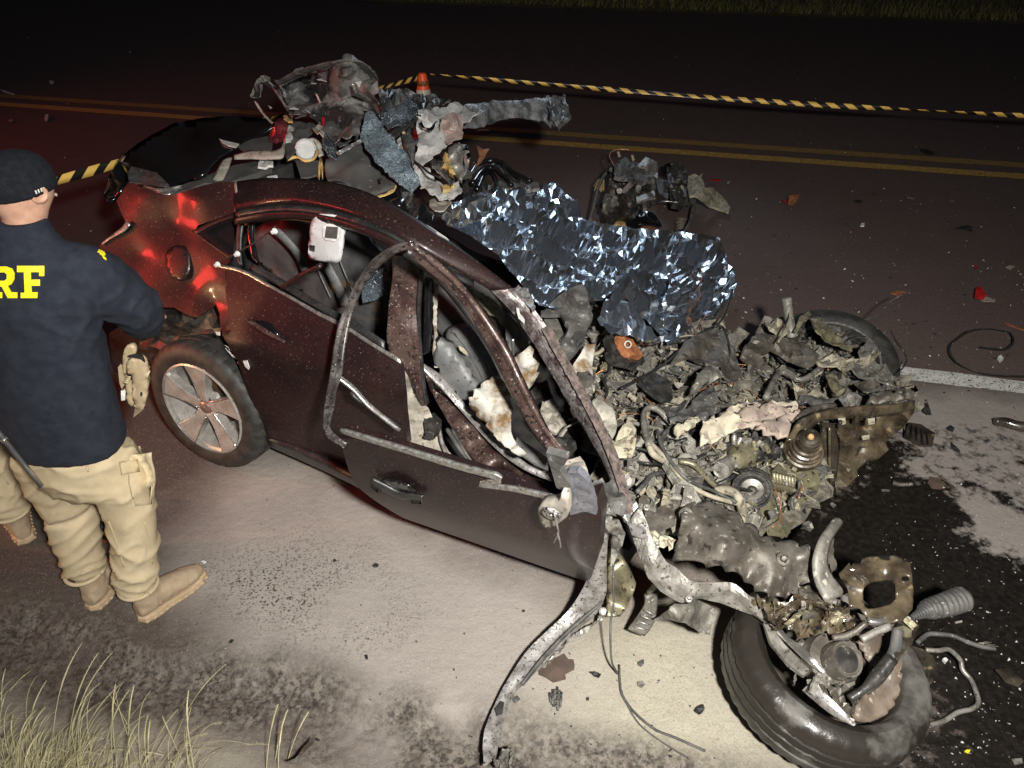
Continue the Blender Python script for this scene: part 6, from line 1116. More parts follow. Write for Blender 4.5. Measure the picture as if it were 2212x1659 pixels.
    def pd(p):
        lo = max(0, min(1, (.55 - p[2]) / .3)); z2 = p[2] + .35 * (p[0] + 1.5) * (1 if p[0] > -1.5 else -1)
        return (.007 + .007 * lo) * max(0, rdg((p[0], p[1], z2), 3.5, 3.5, 11 + 6 * lo, 3)) ** 3 + .009 * max(0, rdg((p[0] - p[2] * .7, p[1], p[2]), 9, 6, 8, 9)) ** 4 - .004
    TR = finish('trousers', fuse(bm, .009, 6), MT['pants'], PR, pd)
    # boots
    for h, t, an in (((-1.425, 1.850), (-1.275, 2.075), (-1.405, 1.885)), ((-1.635, 1.90), (-1.59, 2.155), (-1.64, 1.955))):
        h = np.array([*h, 0]); t = np.array([*t, 0]); d = (t - h) / np.linalg.norm(t - h); sd_ = np.array([d[1], -d[0], 0]); L_ = .285; bm = bmesh.new(); up = np.array([0, 0, 1.0])
        R_ = [(.0, .028, .036, .05), (.03, .038, .046, .055), (.09, .040, .060, .065), (.14, .045, .050, .055), (.19, .049, .040, .046), (.24, .045, .032, .038), (.275, .030, .024, .03), (.288, .012, .014, .026)]
        loft(bm, [(*(h + d * a + up * (zc + .012)), w_, hh, sd_, up) for a, w_, hh, zc in R_], 18)
        loft(bm, [(*(h + d * .055 + up * .05), .043, .055, sd_, d), (*(h + d * .055 + up * .12), .045, .055, sd_, d), (*(np.array([an[0], an[1], .22])), .050, .055, sd_, d)], 18)
        B = finish('boot', fuse(bm, .007, 3), MT['boot'], PR, lambda p: .0025 * noise.noise(Vector(p * 45)))
        out = [(.0, .0), (.012, .030), (.05, .040), (.10, .038), (.15, .046), (.20, .052), (.25, .046), (.285, .026), (.297, .0)]; out = out + [(a, -b) for a, b in out[-2:0:-1]]; V = []
        for zc, g in ((0.002, 1.0), (.012, 1.04), (.028, 1.02), (.034, .96)): V += [h + d * (.148 + (a - .148) * g - .004) + sd_ * b * g + up * zc for a, b in out]
        K = len(out); Fc = [(r_ * K + i, r_ * K + (i + 1) % K, (r_ + 1) * K + (i + 1) % K, (r_ + 1) * K + i) for r_ in range(3) for i in range(K)] + [tuple(range(K))[::-1], tuple(range(3 * K, 4 * K))]
        obj('sole', V, Fc, MT['sole'], B, bevel=.002)
        for k in range(11):
            a = .012 + k * .026; wd_ = np.interp(a, [x[0] for x in out[:9]], [x[1] for x in out[:9]])
            for sg in (-1, 1): c = h + d * a + sd_ * sg * (wd_ * 1.0 + .001) + up * .011; tube('lug', [c - d * .008, c + d * .008], .0065, MT['sole'], B, raw=True, sides=6)
        tube('toe_seam', [h + d * .215 + sd_ * .046 * math.cos(t_) + up * (.046 + .040 * math.sin(t_)) for t_ in np.linspace(.1, 3.04, 9)], .0022, MT['sole'], B, sides=5, m=3)
        tube('heel_seam', [h + d * .075 + sd_ * .042 * math.cos(t_) + up * (.05 + .062 * math.sin(t_)) for t_ in np.linspace(0, 1.0, 5)], .0022, MT['sole'], B, sides=5, m=3)
        for k in range(5):
            c = h + d * (.10 + k * .022) + up * (.125 - k * .016); tube('lace', [c - sd_ * .02, c + up * .006, c + sd_ * .02], .003, MT['sole'], B, sides=5, m=3)
        tube('cuff_strap', [np.array([an[0], an[1], .165]) + .068 * (math.cos(a) * sd_ + math.sin(a) * d) for a in np.linspace(0, 6.28, 18)], .008, MT['pants'], B, sides=6, m=2)
    # knitted cap
    bm = bmesh.new(); hc = np.array([-1.366, 2.006, 0]); tl = lambda f, z: z
    rings = [(1.640, .083, .102), (1.66, .086, .105), (1.69, .084, .102), (1.72, .072, .088), (1.74, .052, .064), (1.752, .028, .034), (1.756, .005, .005)]
    loft(bm, [(hc[0], hc[1], z, a, b) for z, a, b in rings], 28)
    cp = finish('knitted_cap', fuse(bm, .008, 3), MT['cap'], PR)
    for k in range(4): strip('cap_mark', [(0, 0, 0), (0, 1, 0)], [(1, 0, 0), (1, 1, 0)], MT['whiteb'], cp, n=2, m=2, fn=lambda q, k=k: hc + RGT * (.0865 - .0004 * k) + FWD * (-.022 + k * .009 + .004 * q[0]) + np.array([0, 0, 1.653 + .009 * q[1]]), thick=.001, smooth=False)
    return PR, J, TR
PR, JK, TRS = build_person('officer in navy jacket with yellow letters, khaki trousers and black cap, seen from behind')
# holster and pistol on the right hip, traced on the hip plane
HO = mt  # (kept for clarity)
def hp(off): return lambda u, v: yp(u, v, 1.885 - off)
HS = sheet('holster', rounded(zz('R4', '825,830 870,815 925,830 942,890 938,1010 925,1160 870,1165 850,1150 845,1000 825,940'), 1), hp(0), MT['holster'], PR, thick=.05, res=7, bulge=.014, smooth=True)
sheet('holster_paddle', rounded(zz('R4', '775,830 790,770 830,758 858,790 850,830 800,850 790,960 775,930'), 1), hp(-.012), MT['holster'], HS, thick=.02, res=7, smooth=True)
sheet('holster_latch', rounded(zz('R4', '800,870 825,848 855,858 858,930 845,948 803,945'), 1), hp(.018), MT['holster'], HS, thick=.02, res=6, smooth=True)
sheet('holster_slot', zz('R4', '805,830 850,818 900,830 915,870 890,850 840,838'), hp(.0165), MT['black'], HS, thick=.006, res=6)
sheet('pistol_grip', rounded(zz('R4', '790,990 820,960 835,1000 840,1080 850,1140 825,1152 800,1120 795,1050'), 1), hp(.004), MT['holster'], HS, thick=.03, res=6, bulge=.008, smooth=True)
for k in range(4): tube('grip_ridge', [hp(.016)(*q) for q in zz('R4', '%d,%d %d,%d' % (782 + k * 8, 990 - k * 10, 812 + k * 5, 1000 - k * 12))], .004, MT['holster'], HS, raw=True, sides=5)
sheet('holster_rivet', rounded(zz('R4', '885,1060 897,1058 899,1082 888,1086'), 1), hp(.018), MT['black'], HS, thick=.003, res=4)
sheet('white_label', zz('R4', '764,1048 792,1046 790,1108 766,1110'), hp(.03), MT['whiteb'], PR, thick=.002, res=8)
sheet('belt_loop', zz('R4', '745,900 775,930 790,1000 770,1040 755,1000'), hp(-.01), MT['holster'], PR, thick=.02, res=7)
# yellow print on the jacket
dg = bpy.context.evaluated_depsgraph_get()
def onto(o, off):
    me = o.data; L_ = WLOC[o.name]; V = [Vector(np.array(v.co) + L_) for v in me.vertices]; bv = BVHTree.FromPolygons(V, [list(p.vertices) for p in me.polygons])
    def f(u, v):
        d = Vector(ray(u, v)).normalized(); h = bv.ray_cast(Vector(_C), d)
        return np.array(h[0] + (Vector(_C) - h[0]).normalized() * off) if h[0] is not None else yp(u, v, 1.86)
    return f
on = onto(JK, .0045)
LF = zz('R4', '107,258 280,258 280,322 247,322 247,298 195,298 195,345 252,345 252,384 197,384 200,425 237,425 235,462 130,462 130,428 155,428 150,298 107,298')
sheet('letter_f', LF, on, MT['yellow'], JK, thick=.002, res=6)
LR = zz('R4', '-95,262 40,262 75,275 90,305 88,345 70,375 48,385 70,425 108,425 108,462 48,462 10,390 -12,390 -12,425 12,425 12,462 -90,462 -90,425 -60,425 -60,300 -95,300'); RH = zz('R4', '-14,300 28,300 42,312 42,340 28,352 -14,352')
sheet('letter_r', LR, on, MT['yellow'], JK, thick=.002, res=6, holes=[RH])
LP = zz('R4', '-290,266 -165,266 -128,280 -112,310 -114,350 -132,380 -170,394 -215,394 -213,428 -185,428 -185,464 -290,464 -290,428 -262,428 -262,304 -290,304'); PH = zz('R4', '-215,304 -178,304 -162,316 -162,344 -178,356 -215,356')
sheet('letter_p', LP, on, MT['yellow'], JK, thick=.002, res=6, holes=[PH])
LS = zz('R4', '618,165 628,150 655,185 660,170 648,158 640,152 655,160 672,180 660,195 668,210 672,218 655,205 640,188 615,188')
sheet('sleeve_letter', zz('R4', '616,168 626,152 640,158 662,170 668,188 655,196 668,205 674,220 655,208 648,190 634,182 630,172'), on, MT['yellow'], JK, thick=.002, res=4)
# seams and pockets on the trousers
ot = onto(TRS, .003)
sheet('cargo_pocket', zz('R7', '770,-190 890,-200 905,-40 895,100 800,110 765,-20'), onto(TRS, .009), MT['pants'], TRS, thick=.008, res=9, smooth=True)
sheet('pocket_flap', zz('R4', '760,1500 870,1480 885,1560 770,1580'), onto(TRS, .016), MT['pants'], TRS, thick=.005, res=9, smooth=True)
sheet('rear_pocket_flap', zz('R4', '300,1420 480,1400 520,1450 500,1490 310,1480'), onto(TRS, .006), MT['pants'], TRS, thick=.005, res=9, smooth=True)
sheet('rear_pocket_flap', zz('R4', '590,1370 720,1320 750,1370 730,1420 600,1440'), onto(TRS, .006), MT['pants'], TRS, thick=.005, res=9, smooth=True)
for s in ('560,1560 520,1480 500,1400', '880,1400 910,1500 930,1640', '620,1300 560,1420 555,1560'): tube('seam', [ot(*q) for q in zz('R4', s)], .0025, MT['pants'], TRS, sides=5)
for s in ('850,200 880,330 900,450', '470,520 500,480 570,470', '640,200 690,330 730,470'): tube('seam', [ot(*q) for q in zz('R7', s)], .0025, MT['pants'], TRS, sides=5)
# second officer, mostly outside the frame: same clothes
def copy_tree(o, parent, skip):
    if any(o.name.startswith(s) for s in skip): return None
    c = o.copy(); COL.objects.link(c); c.parent = parent
    for ch in list(o.children): copy_tree(ch, c, skip)
    return c
P2 = copy_tree(PR, None, ('letter', 'sleeve_letter', 'holster', 'white_label', 'pistol', 'grip', 'belt_loop'))
P2.location = (-2.20, 2.19, 0); P2.rotation_euler = (0, 0, R(75)); P2['label'] = 'officer at the left edge with only one khaki trouser leg and tan boot in view'
# silver rod held low behind the officer
rod = tube('metal_rod', [yp(*q, 1.80) for q in zz('R4', '-160,1120 20,1350 140,1500 262,1650')], .0085, MT['steel'], None, sides=12, raw=True); tag(rod, 'thin silver metal rod slanting down beside the officer\'s left leg', 'rod')
tube('rod_joint', [yp(*q, 1.80) for q in zz('R4', '18,1348 34,1368')], .011, MT['chrome'], rod, sides=12, raw=True)
# dark shoe with yellow flash seen between the legs
SH = thing('black_shoe', gp(226, 1168, 0), 'black shoe with a yellow flash standing behind the officer\'s legs', 'shoe')
bm = bmesh.new(); h = gp(232, 1172, 0); d = np.array([-.35, .93, 0]); sd_ = np.array([.93, .35, 0]); up = np.array([0, 0, 1.0])
loft(bm, [(*(h + d * a + up * zc), w_, hh, sd_, up) for a, w_, hh, zc in [(.0, .026, .034, .045), (.03, .036, .050, .055), (.09, .040, .055, .06), (.15, .045, .044, .05), (.22, .045, .034, .042), (.27, .02, .02, .03)]], 18)
SB = finish('upper', fuse(bm, .008, 3), MT['black'], SH)
strip('yellow_flash', zz('R7', '580,225,.09 600,245,.075 636,270,.055'), zz('R7', '582,258,.075 605,280,.055 634,288,.045'), MT['yellow'], SB, n=10, m=3, thick=.004)
sheet('shoe_sole', zz('R7', '582,290 600,312 630,318 638,300 620,306 600,300'), mz(.015), MT['rust'], SB, thick=.012, res=6)

# ================================================================== CONE AND TAPE
cz = .74; ct = gp(912, 158, cz); CN = thing('traffic_cone', (ct[0], ct[1], 0), 'orange and white traffic cone standing behind the torn roof', 'traffic cone')
cb = np.array([ct[0], ct[1], 0])
lathe('cone_body', [(.0, .74), (.035, .74), (.043, .72), (.055, .66), (.095, .40), (.15, .04)], cb, (0, 0, 1), MT['orange'], CN, N=32)
for z0, z1 in ((.585, .44), (.30, .16)): lathe('reflective_band', [(.0435 + (.74 - z) * .152 + .0045, z) for z in (z0, z1)], cb, (0, 0, 1), MT['reflect'], CN, N=32)
lathe('tape_wrap', [(.058, .675), (.061, .665), (.064, .63), (.060, .62)], cb, (0, 0, 1), mat('tape_wrap', (.5, .12, .02), (.05, .03, .02), 60, rough=.5), CN, N=24)
obj('cone_base', [cb + np.array([x, y, z]) for z in (.0, .04) for x, y in ((-.2, -.2), (.2, -.2), (.2, .2), (-.2, .2))], [(0, 1, 2, 3)[::-1], (4, 5, 6, 7), (0, 1, 5, 4), (1, 2, 6, 5), (2, 3, 7, 6), (3, 0, 4, 7)], MT['black'], CN, bevel=.01)
mtape = bpy.data.materials.new('barrier_tape'); mtape.use_nodes = True; n_ = mtape.node_tree.nodes; l_ = mtape.node_tree.links; bs = n_['Principled BSDF']; bs.inputs['Roughness'].default_value = .4
uvn = n_.new('ShaderNodeUVMap'); sx = n_.new('ShaderNodeSeparateXYZ'); l_.new(uvn.outputs[0], sx.inputs[0])
def mth(op, a, b):
    x = n_.new('ShaderNodeMath'); x.operation = op
    for i, q in enumerate((a, b)):
        if hasattr(q, 'is_output'): l_.new(q, x.inputs[i])
        else: x.inputs[i].default_value = q
    return x.outputs[0]
fr = mth('FRACT', mth('ADD', mth('DIVIDE', sx.outputs[0], .17), mth('MULTIPLY', sx.outputs[1], .42)), 0); st_ = mth('GREATER_THAN', fr, .5)
mxn = n_.new('ShaderNodeMix'); mxn.data_type = 'RGBA'; l_.new(st_, mxn.inputs[0]); mxn.inputs[6].default_value = (.95, .62, .15, 1); mxn.inputs[7].default_value = (.018, .017, .015, 1); l_.new(mxn.outputs[2], bs.inputs['Base Color'])
def tape(name, pts, w_, n, label, seed):
    P = resample(catmull(pts, 12), n); rg = random.Random(seed); V = []; UV = []; L_ = 0
    for i in range(n):
        if i: L_ += np.linalg.norm(P[i] - P[i - 1])
        tw = .75 * math.sin(i * .045 + seed) + .35 * math.sin(i * .13 + 2 * seed); o = np.array([0, -math.sin(tw), math.cos(tw)]) * w_ / 2
        V += [P[i] - o, P[i] + o]; UV += [(L_, 0), (L_, 1)]
    o = obj(name, V, [(2 * i, 2 * i + 2, 2 * i + 3, 2 * i + 1) for i in range(n - 1)], mtape, None, True, UV, solid=.0008); return tag(o, label, 'barrier tape')
tape('barrier_tape', [gp(930, 161, .70), gp(1300, 192, .60), gp(1700, 222, .54), gp(2212, 250, .52), gp(2700, 272, .56)], .048, 220, 'yellow and black barrier tape stretched from the cone to the right', 1)
tape('barrier_tape', [gp(903, 168, .67), gp(823, 190, .70), gp(640, 240, .80), gp(420, 302, .92), gp(240, 357, 1.02), gp(103, 396, 1.06), gp(-120, 466, 1.10)], .052, 220, 'yellow and black barrier tape running left from the cone towards the capped officer', 4)

# ================================================================== SMALL THINGS ON THE GROUND
def bit(name, k, s, z, mk, label, cat='fragment', **kw):
    kw.setdefault('thick', .004); kw.setdefault('res', 7); z += .004
    o = sheet(name, zz(k, s), mz(z), MT[mk] if isinstance(mk, str) else mk, None, **kw); return tag(o, label, cat)
M_STAIN = mat('brown_scrap', (.065, .045, .035), (.10, .07, .055), 14, rough=.6, bump=.2)
bit('carpet_scrap', 'R8', '1262,1060 1310,1020 1370,1005 1415,980 1440,1015 1470,1015 1475,1070 1420,1100 1425,1130 1350,1150 1310,1125 1265,1105', .010, M_STAIN, 'flat brown torn scrap on the bright asphalt beside the curved strip', thick=.004, amp=.003)
# broken grille piece
GR = thing('grille_fragment', gp(*zz('R8', '1365,1250')[0], 0), 'broken grid of black grille on the bright asphalt below the brown scrap', 'fragment')
for s in ('1325,1225 1405,1230', '1330,1260 1400,1265', '1345,1290 1395,1295', '1340,1200 1395,1205', '1350,1195 1345,1285', '1375,1180 1378,1318', '1400,1210 1392,1290', '1328,1215 1335,1270'): tube('grille_bar', [gp(*q, .012) for q in zz('R8', s)], .0045, MT['charm'], GR, raw=True, sides=5)
sheet('grille_back', zz('R8', '1325,1215 1370,1185 1405,1215 1400,1285 1380,1318 1360,1290 1335,1280'), mz(.008), MT['dustm'], GR, thick=.003, res=7, jag=1)
bit('black_lump', 'R8', '1565,1100 1600,1090 1630,1105 1620,1125 1595,1118', .012, 'black', 'small black lump between the brown scrap and the front wheel', rnd_h=.006)
bit('grey_shard', 'R8', '1850,1030 1885,1015 1888,1035 1870,1058 1850,1045', .010, 'charm', 'grey triangular shard below the hanging brake pedal')
bit('pale_shard', 'R8', '1845,1150 1880,1142 1895,1165 1870,1182 1850,1170', .008, 'dustm2', 'pale shard on cream dust left of the front wheel')
bit('black_chunk', 'S1', '262,1325 275,1295 320,1275 325,1310 290,1345', .016, 'black', 'jagged black chunk on the cream dust left of the front tyre', rnd_h=.008)
bit('grey_shard', 'R8', '1105,1245 1140,1230 1155,1250 1120,1272', .010, 'charm', 'grey chip close to the dark hole of the curved strip')
bit('small_pebble', 'R8', '1545,1245 1560,1238 1562,1255 1548,1258', .01, 'black', 'tiny dark pebble right of the broken grille piece')
bit('black_chip', 'R7', '1348,912 1362,895 1378,896 1366,915', .006, 'black', 'small black rectangular chip on pale asphalt right of the boots')
bit('black_clod', 'R8', '278,460 300,445 318,455 312,468 290,470', .01, 'darkm', 'dark clod on the asphalt below the front door')
bit('dark_clod', 'R8', '45,428 60,420 68,432 50,440', .008, 'darkm', 'dark crumb on the asphalt left of the clod below the front door')
bit('dark_crumb', 'R8', '1165,728 1175,720 1185,728 1172,736', .008, 'darkm', 'dark crumb on the asphalt between door bottom and curved strip')
bit('black_flake', 'R7', '270,300 285,288 293,292 280,314', .006, 'black', 'black flake on the dark ground left of the officer')
bit('black_leaf', 'R8', '232,990 250,988 256,1010 240,1016', .006, 'black', 'small black flake low on the pale asphalt left of the curved strip')
# right-hand side
bit('red_lens_shard', 'R6', '1940,260 1945,215 1970,200 2005,250 1990,268', .03, 'red', 'bright red triangular lens shard on the road right of the loose wheel', amp=.01)
bit('tan_lens_shard', 'R6', '1955,265 2000,258 2055,275 2050,285 1990,285', .006, 'rose', 'pinkish shard lying against the red lens shard')
bit('orange_shard', 'R6', '1475,240 1510,225 1560,230 1558,242 1510,250', .008, 'rust', 'flat orange brown shard on the road above the loose wheel')
bit('orange_chip', 'R6', '1932,85 1940,80 1958,98 1948,104', .012, 'red', 'small orange chip high on the road at right')
bit('pink_chip', 'R6', '2110,95 2130,85 2160,90 2140,108', .012, 'rose', 'pale pink chip near the right edge above the red shard')
bit('orange_stick', 'R6', '2104,403 2120,404 2215,440 2214,446 2120,416', .008, 'rust', 'thin orange stick at the right edge above the loose belt')
bit('white_cube', 'R6', '2068,590 2085,580 2100,600 2085,610', .02, 'whiteb', 'tiny white chip inside the loop of the loose belt', thick=.02)
bl = strip('drive_belt', zz('R6', '1970,535,.03 2050,552,.03 2120,545,.03 2160,500,.03 2130,455,.03 2030,432,.03 1900,450,.03 1800,520,.03 1800,580,.03 1850,640,.03 1960,680,.03 2080,695,.03 2300,700,.03'), zz('R6', '1970,545,.005 2050,563,.005 2120,556,.005 2172,505,.005 2135,462,.005 2030,440,.005 1900,458,.005 1808,525,.005 1808,580,.005 1858,645,.005 1962,688,.005 2080,704,.005 2300,709,.005'), MT['black'], None, n=80, m=3, thick=.004); tag(bl, 'loose black drive belt curled in a loop on the road at right', 'belt')
cn = tube('metal_canister', [gp(*q, .035) for q in zz('R6', '2050,950 2110,955 2180,975 2260,985')], [.020, .026, .026, .028], MT['oily'], None, sides=14); tag(cn, 'black tube lying at the right edge of the oil spattered shoulder', 'tube')
gs = bit('slatted_vent', 'R6', '1545,1030 1575,955 1640,965 1720,1015 1705,1085 1640,1080', .03, 'oily', 'broken black slatted vent lying beside the belly pan', thick=.01)
for k in range(5):
    a = zz('R6', '%d,%d' % (1560 + 28 * k, 960 + 12 * k))[0]; b = zz('R6', '%d,%d' % (1552 + 32 * k, 1032 + 12 * k))[0]; tube('slat', [gp(*a, .045), gp(*b, .04)], .004, MT['gloss'], gs, raw=True, sides=5)
bit('black_fin', 'R6', '1650,890 1665,870 1672,840 1682,870 1700,912 1675,908', .03, 'black', 'upright black fin shaped shard behind the slatted vent', amp=.012)
bit('black_wedge', 'R6', '1780,985 1805,970 1828,985 1820,1006 1795,1000', .01, 'black', 'black wedge shard on the pale shoulder right of the slatted vent')
bit('black_curl', 'R6', '1805,1062 1830,1085 1858,1110 1855,1122 1825,1110 1808,1090', .01, 'black', 'curled black sliver below the black wedge shard', amp=.01)
bit('brown_scrap', 'R6', '1680,1290 1690,1255 1740,1265 1778,1300 1750,1325 1700,1318', .008, M_STAIN, 'dark brown scrap at the edge of the oil patch')
sp = tube('broken_stub', [gp(*q, .02) for q in zz('R6', '1485,1290 1530,1300 1600,1298')], [.012, .010, .008], MT['brownm'], None, ribs=10, ribamp=.12); tag(sp, 'small threaded stub lying in the oil below the slatted vent', 'bolt')
bit('steel_sliver', 'R6', '1420,1325 1465,1328 1468,1336 1425,1334', .008, 'chrome', 'thin bright sliver in the oil under the belly pan')
bit('oil_chip', 'R6', '1135,1405 1150,1398 1172,1415 1155,1428', .02, 'dustm2', 'grey chip in the oil close to the belly pan edge')
bit('tan_chip', 'S1', '890,245 905,210 940,200 970,235 950,255', .02, 'dustm', 'tan torn chip in the oil between belly pan arm and curved bracket', rnd_h=.01)
tk = tube('bent_pipe', [gp(*q, h_) for q, h_ in zip(zz('S1', '1630,960 1700,965 1770,960 1835,1020 1850,1080 1900,1140 1935,1230 1940,1280 1900,1310 1820,1330 1740,1380 1660,1405 1590,1425'), (.10, .10, .09, .05, .03, .02, .02, .02, .02, .02, .02, .02, .03))], .0085, MT['dustm2'], None, sides=8); tag(tk, 'bent grey metal pipe looping over the oil beside the front wheel', 'pipe')
tk = tube('torn_cable', [gp(*q, .03) for q in zz('S1', '1580,920 1640,870 1720,868 1800,880 1880,915 1960,940 2040,955')], .009, MT['charm'], None, sides=8); tag(tk, 'torn cable with frayed end over the oil right of the front wheel', 'cable')
for k in range(12): a = zz('S1', '%f,%f' % (1900 + k * 4, 915 + k * 2))[0]; b = zz('S1', '%f,%f' % (1950 + k * 10, 905 + rg.uniform(0, 60)))[0]; tube('cable_strand', [gp(*a, .03), gp(*b, .02)], .0018, MT['khaki'], tk, raw=True, sides=4)
bit('yellow_chip', 'S1', '1862,1558 1875,1550 1896,1552 1885,1568', .008, 'yellow', 'tiny yellow chip in the oil at lower right', thick=.006)
bit('pale_chip', 'S1', '2140,1605 2200,1600 2205,1630 2160,1640', .012, 'dustm2', 'pale chip in the bottom right corner')
bit('white_bead', 'S1', '1732,1012 1748,1004 1765,1018 1750,1034', .014, 'whiteb', 'white bead in the oil inside the bent pipe loop', thick=.012)
bit('oily_sheet', 'S1', '2040,1080 2110,1060 2150,1090 2210,1150 2180,1180 2100,1150', .02, 'oily', 'wet black sheet scrap at the right edge beside the bent pipe', amp=.012)
bit('tan_sliver', 'S1', '1805,795 1845,785 1848,795 1810,802', .008, 'beige', 'tan sliver in the oil below the rubber boot')
# far road
bit('red_lens_shard', 'R3', '780,1180 805,1185 812,1198 790,1192', .03, 'red', 'small red shard left of the orange lens piece on the far lane')
bit('orange_lens_shard', 'R3', '815,1205 820,1170 868,1160 895,1145 870,1185 845,1210', .03, 'rust', 'orange brown lens piece lying on the road right of the torn mounting bracket', amp=.02)
bit('white_chip', 'R3', '1245,1335 1250,1318 1270,1318 1268,1335', .02, 'whiteb', 'white chip in the middle of the road right of the foil blanket', thick=.01)
bit('grey_clip', 'R3', '1505,1155 1520,1152 1540,1165 1572,1168 1560,1175 1520,1170', .02, 'chrome', 'grey clip on the road below the double yellow line')
bit('grey_sliver', 'R3', '1765,1182 1800,1185 1800,1191 1768,1190', .012, 'chrome', 'thin grey sliver right of the grey clip on the road')
bit('black_scrap', 'R3', '1810,1345 1850,1330 1905,1340 1910,1358 1860,1355', .03, 'black', 'black scrap on the road near the right edge above the pink chip', amp=.02)
bit('black_scrap', 'R3', '1205,1185 1225,1180 1262,1190 1240,1200', .02, 'black', 'black scrap on the road between orange lens piece and grey clip')
bit('black_scrap', 'R3', '1600,880 1640,880 1690,905 1660,915 1610,895', .02, 'black', 'black scrap just above the double yellow line at right')
bit('red_brown_scrap', 'R3', '1310,1135 1350,1132 1335,1155', .015, M_STAIN, 'reddish brown triangle on the road below the double yellow line')
bit('red_glass', 'S5', '1740,605 1780,590 1850,600 1900,612 1880,625 1800,618', .03, 'red', 'red glass fragment beside the mounting bracket', amp=.01)
bit('cream_chip', 'S5', '1955,638 1975,622 1988,630 1975,648', .02, 'cream', 'tiny cream chip right of the red glass fragment')
bit('white_chip', 'R1', '280,750 288,722 305,720 302,745 290,758', .03, 'whiteb', 'white chip on the reddish road above the capped officer', thick=.02)
bit('tan_chip', 'R1', '52,762 65,752 82,758 72,768', .02, 'beige', 'tan chip at the left edge of the reddish road')
bit('white_chip', 'R1', '310,515 320,505 340,515 325,525', .03, 'whiteb', 'white chip above the yellow line at left', thick=.02)
bit('white_sliver', 'R1', '0,562 30,572 95,595 90,600 20,580', .03, 'whiteb', 'long white sliver at the left edge on the yellow line')
bit('white_flake', 'R2', '958,828 975,815 1030,815 1035,825 985,824', .03, 'whiteb', 'white crescent on the road under the torn pillar')
bit('white_crumb', 'R7', '1185,436 1200,430 1216,438 1200,446', .012, 'whiteb', 'white crumbs on the ground above the right boot toe', thick=.006)
bit('brown_leaf', 'R7', '1690,1625 1740,1600 1800,1545 1858,1492 1845,1530 1790,1590 1730,1635', .06, 'brownm', 'curled dry leaf among the grass at the bottom edge', amp=.02, thick=.003)
for i in range(150):                                            # loose glass and plastic crumbs: tiny, alike
    pass
# countless specks of glass and grit
V = []; Fc = []; rg = random.Random(77)
def speck(u, v, s):
    p = gp(u, v, .004 + s * .3); k = len(V)
    V.extend([p + s * np.array([rg.uniform(-1, 1), rg.uniform(-1, 1), rg.uniform(0, 1.2)]) for _ in range(4)]); Fc.extend([(k, k + 1, k + 2), (k, k + 3, k + 1), (k + 1, k + 3, k + 2), (k, k + 2, k + 3)])
for i in range(950): speck(rg.uniform(0, 2212), 30 + 900 * rg.random() ** 1.3, rg.choice([.004, .005, .006, .008, .012]))
for i in range(260): speck(rg.uniform(1550, 2212), rg.uniform(300, 800), rg.choice([.004, .006, .01]))
for i in range(160): speck(rg.uniform(300, 1500), rg.uniform(1000, 1500), rg.choice([.002, .003]))
for i in range(300): speck(rg.uniform(1900, 2212), rg.uniform(1000, 1659), rg.choice([.0025, .004, .006]))
tag(obj('glass_crumbs', V, Fc, MT['visor']), 'pale glass crumbs and grit scattered over the road', 'debris', kind='stuff')
V = []; Fc = []
for i in range(520): speck(rg.uniform(400, 2212), rg.uniform(900, 1640), rg.choice([.003, .004, .006]))
for i in range(300): speck(rg.uniform(1400, 2212), rg.uniform(250, 900), rg.choice([.006, .01, .014]))
tag(obj('dark_grit', V, Fc, MT['black']), 'dark plastic grit scattered over road and shoulder', 'debris', kind='stuff')
# thin wires from the strip
for nm, s, r_, lb in (('thin_wire', '1705,440 1705,560 1708,680 1690,800 1690,950 1700,1040 1730,1100', .004, 'thin wire hanging from the pillar foot down to the asphalt'), ('long_wire', '1740,1050 1745,1150 1760,1230 1830,1330 1950,1430 2070,1480 2250,1560', .0045, 'long thin wire trailing over cream dust towards the front tyre'), ('hair_wire', '1755,1200 1780,1270 1860,1400 2000,1510 2150,1600', .0025, 'fine second wire below the long trailing wire')):
    q = zz('R8', s); o = tube(nm, [gp(a, b, (.38 - .06 * i if nm == 'thin_wire' else .012)) for i, (a, b) in enumerate(q)], r_, MT['charm'], None, sides=5); tag(o, lb, 'wire')
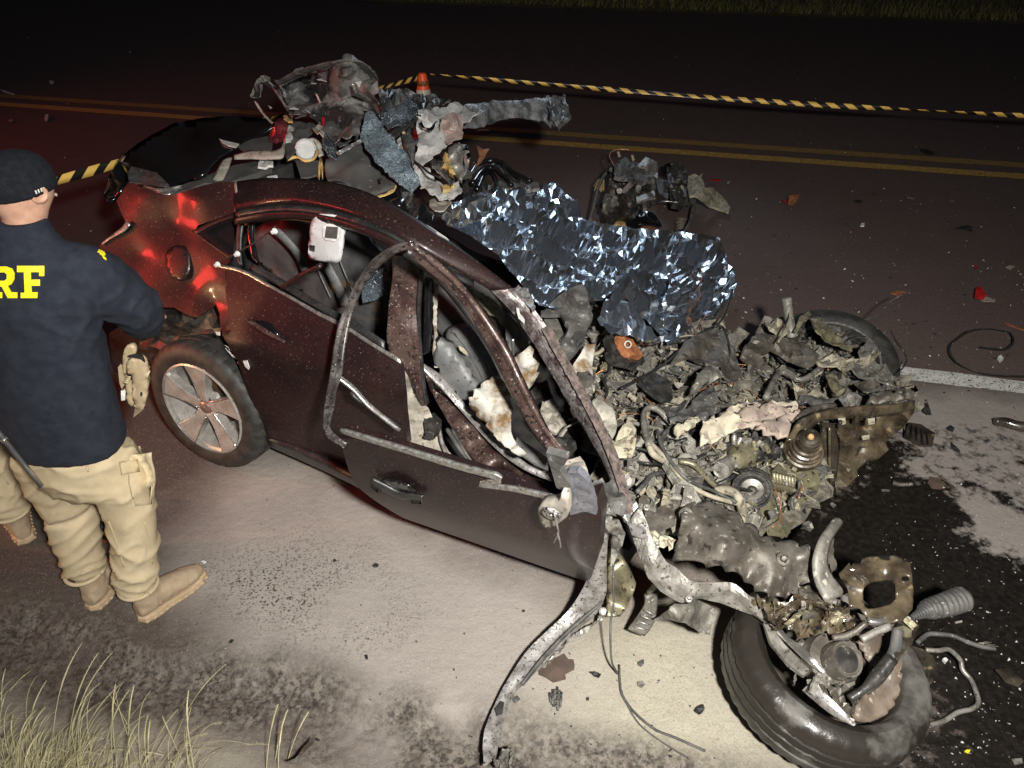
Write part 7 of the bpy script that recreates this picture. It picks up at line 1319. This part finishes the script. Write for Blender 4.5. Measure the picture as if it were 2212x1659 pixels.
# grass at the lower left
V = []; Fc = []; rg = random.Random(12)
def stalk(base, tip, h, seed_head, w_):
    b = np.array(base); t = np.array(tip); n = 9; side_ = np.array([.8, -.2, .55]); side_ /= np.linalg.norm(side_); pts = []
    for i in range(n):
        k = i / (n - 1); p = b + (t - b) * k; p = p + np.array([0, 0, h * .25 * math.sin(k * math.pi * .9)]); pts.append(p)
    for i, p in enumerate(pts):
        k = i / (n - 1); w2 = w_ * (1.25 - .75 * k)
        if seed_head and k > .62: w2 = w_ * (2.3 - 1.6 * (k - .62) / .38)
        a = len(V); V.extend([p - side_ * w2, p + np.array([0, -.7, .7]) * w2, p + side_ * w2])
        if i: Fc.extend([(a - 3, a - 2, a + 1, a), (a - 2, a - 1, a + 2, a + 1), (a - 1, a - 3, a, a + 2)])
    if seed_head:
        for j in range(14):
            k = .62 + .36 * j / 14; p = b + (t - b) * k + np.array([0, 0, h * .25 * math.sin(k * math.pi * .9)]); d = (t - b) / np.linalg.norm(t - b); q = p + d * .008 + side_ * (.0045 if j % 2 else -.0045); a = len(V); V.extend([p, q, p + d * .011]); Fc.append((a, a + 1, a + 2))
for i in range(900):
    u0 = rg.uniform(-200, 430) if i % 3 == 0 else rg.uniform(-250, 200); b = gp(u0, rg.uniform(1640, 1800), -.05)
    L_ = rg.uniform(.10, .36); a = rg.gauss(.75, .35); tip = b + L_ * np.array([math.cos(a) * 1.0 * rg.uniform(.3, 1), .35 * rg.uniform(-.4, 1.2), math.sin(a) * 1.0])
    stalk(b, tip, L_, rg.random() < .30, rg.uniform(.0012, .0024))
for s in ('300,1640 500,945', '390,1660 595,1000', '380,1660 680,998', '770,1659 800,1180', '1020,1500 1345,1058', '150,1600 285,1155', '440,1659 525,1235', '690,1659 690,1175', '420,1659 725,1178', '600,1659 770,1212', '560,1659 860,1358', '880,1659 890,1385', '860,1659 1055,1322', '930,1659 1225,1395', '1570,1659 1645,1290', '1625,1600 1700,1320', '1700,1600 1822,1335', '1640,1659 1665,1430', '0,1400 35,1225', '10,1260 35,1078', '60,1200 185,1085', '1130,1659 1320,1540', '970,1500 1100,1440'):
    a, b = zz('R7', s); B = gp(a[0], a[1], -.02); T = yp(b[0], b[1], B[1] + .06); 
    stalk(B, T, np.linalg.norm(T - B) * .5, True, .0020)
B = gp(*zz('R7', '795,1200')[0], .16); 
tag(obj('dry_grass', V, Fc, MT['grassd']), 'dry yellow grass stalks with seed heads in the lower left corner', 'grass', kind='stuff')
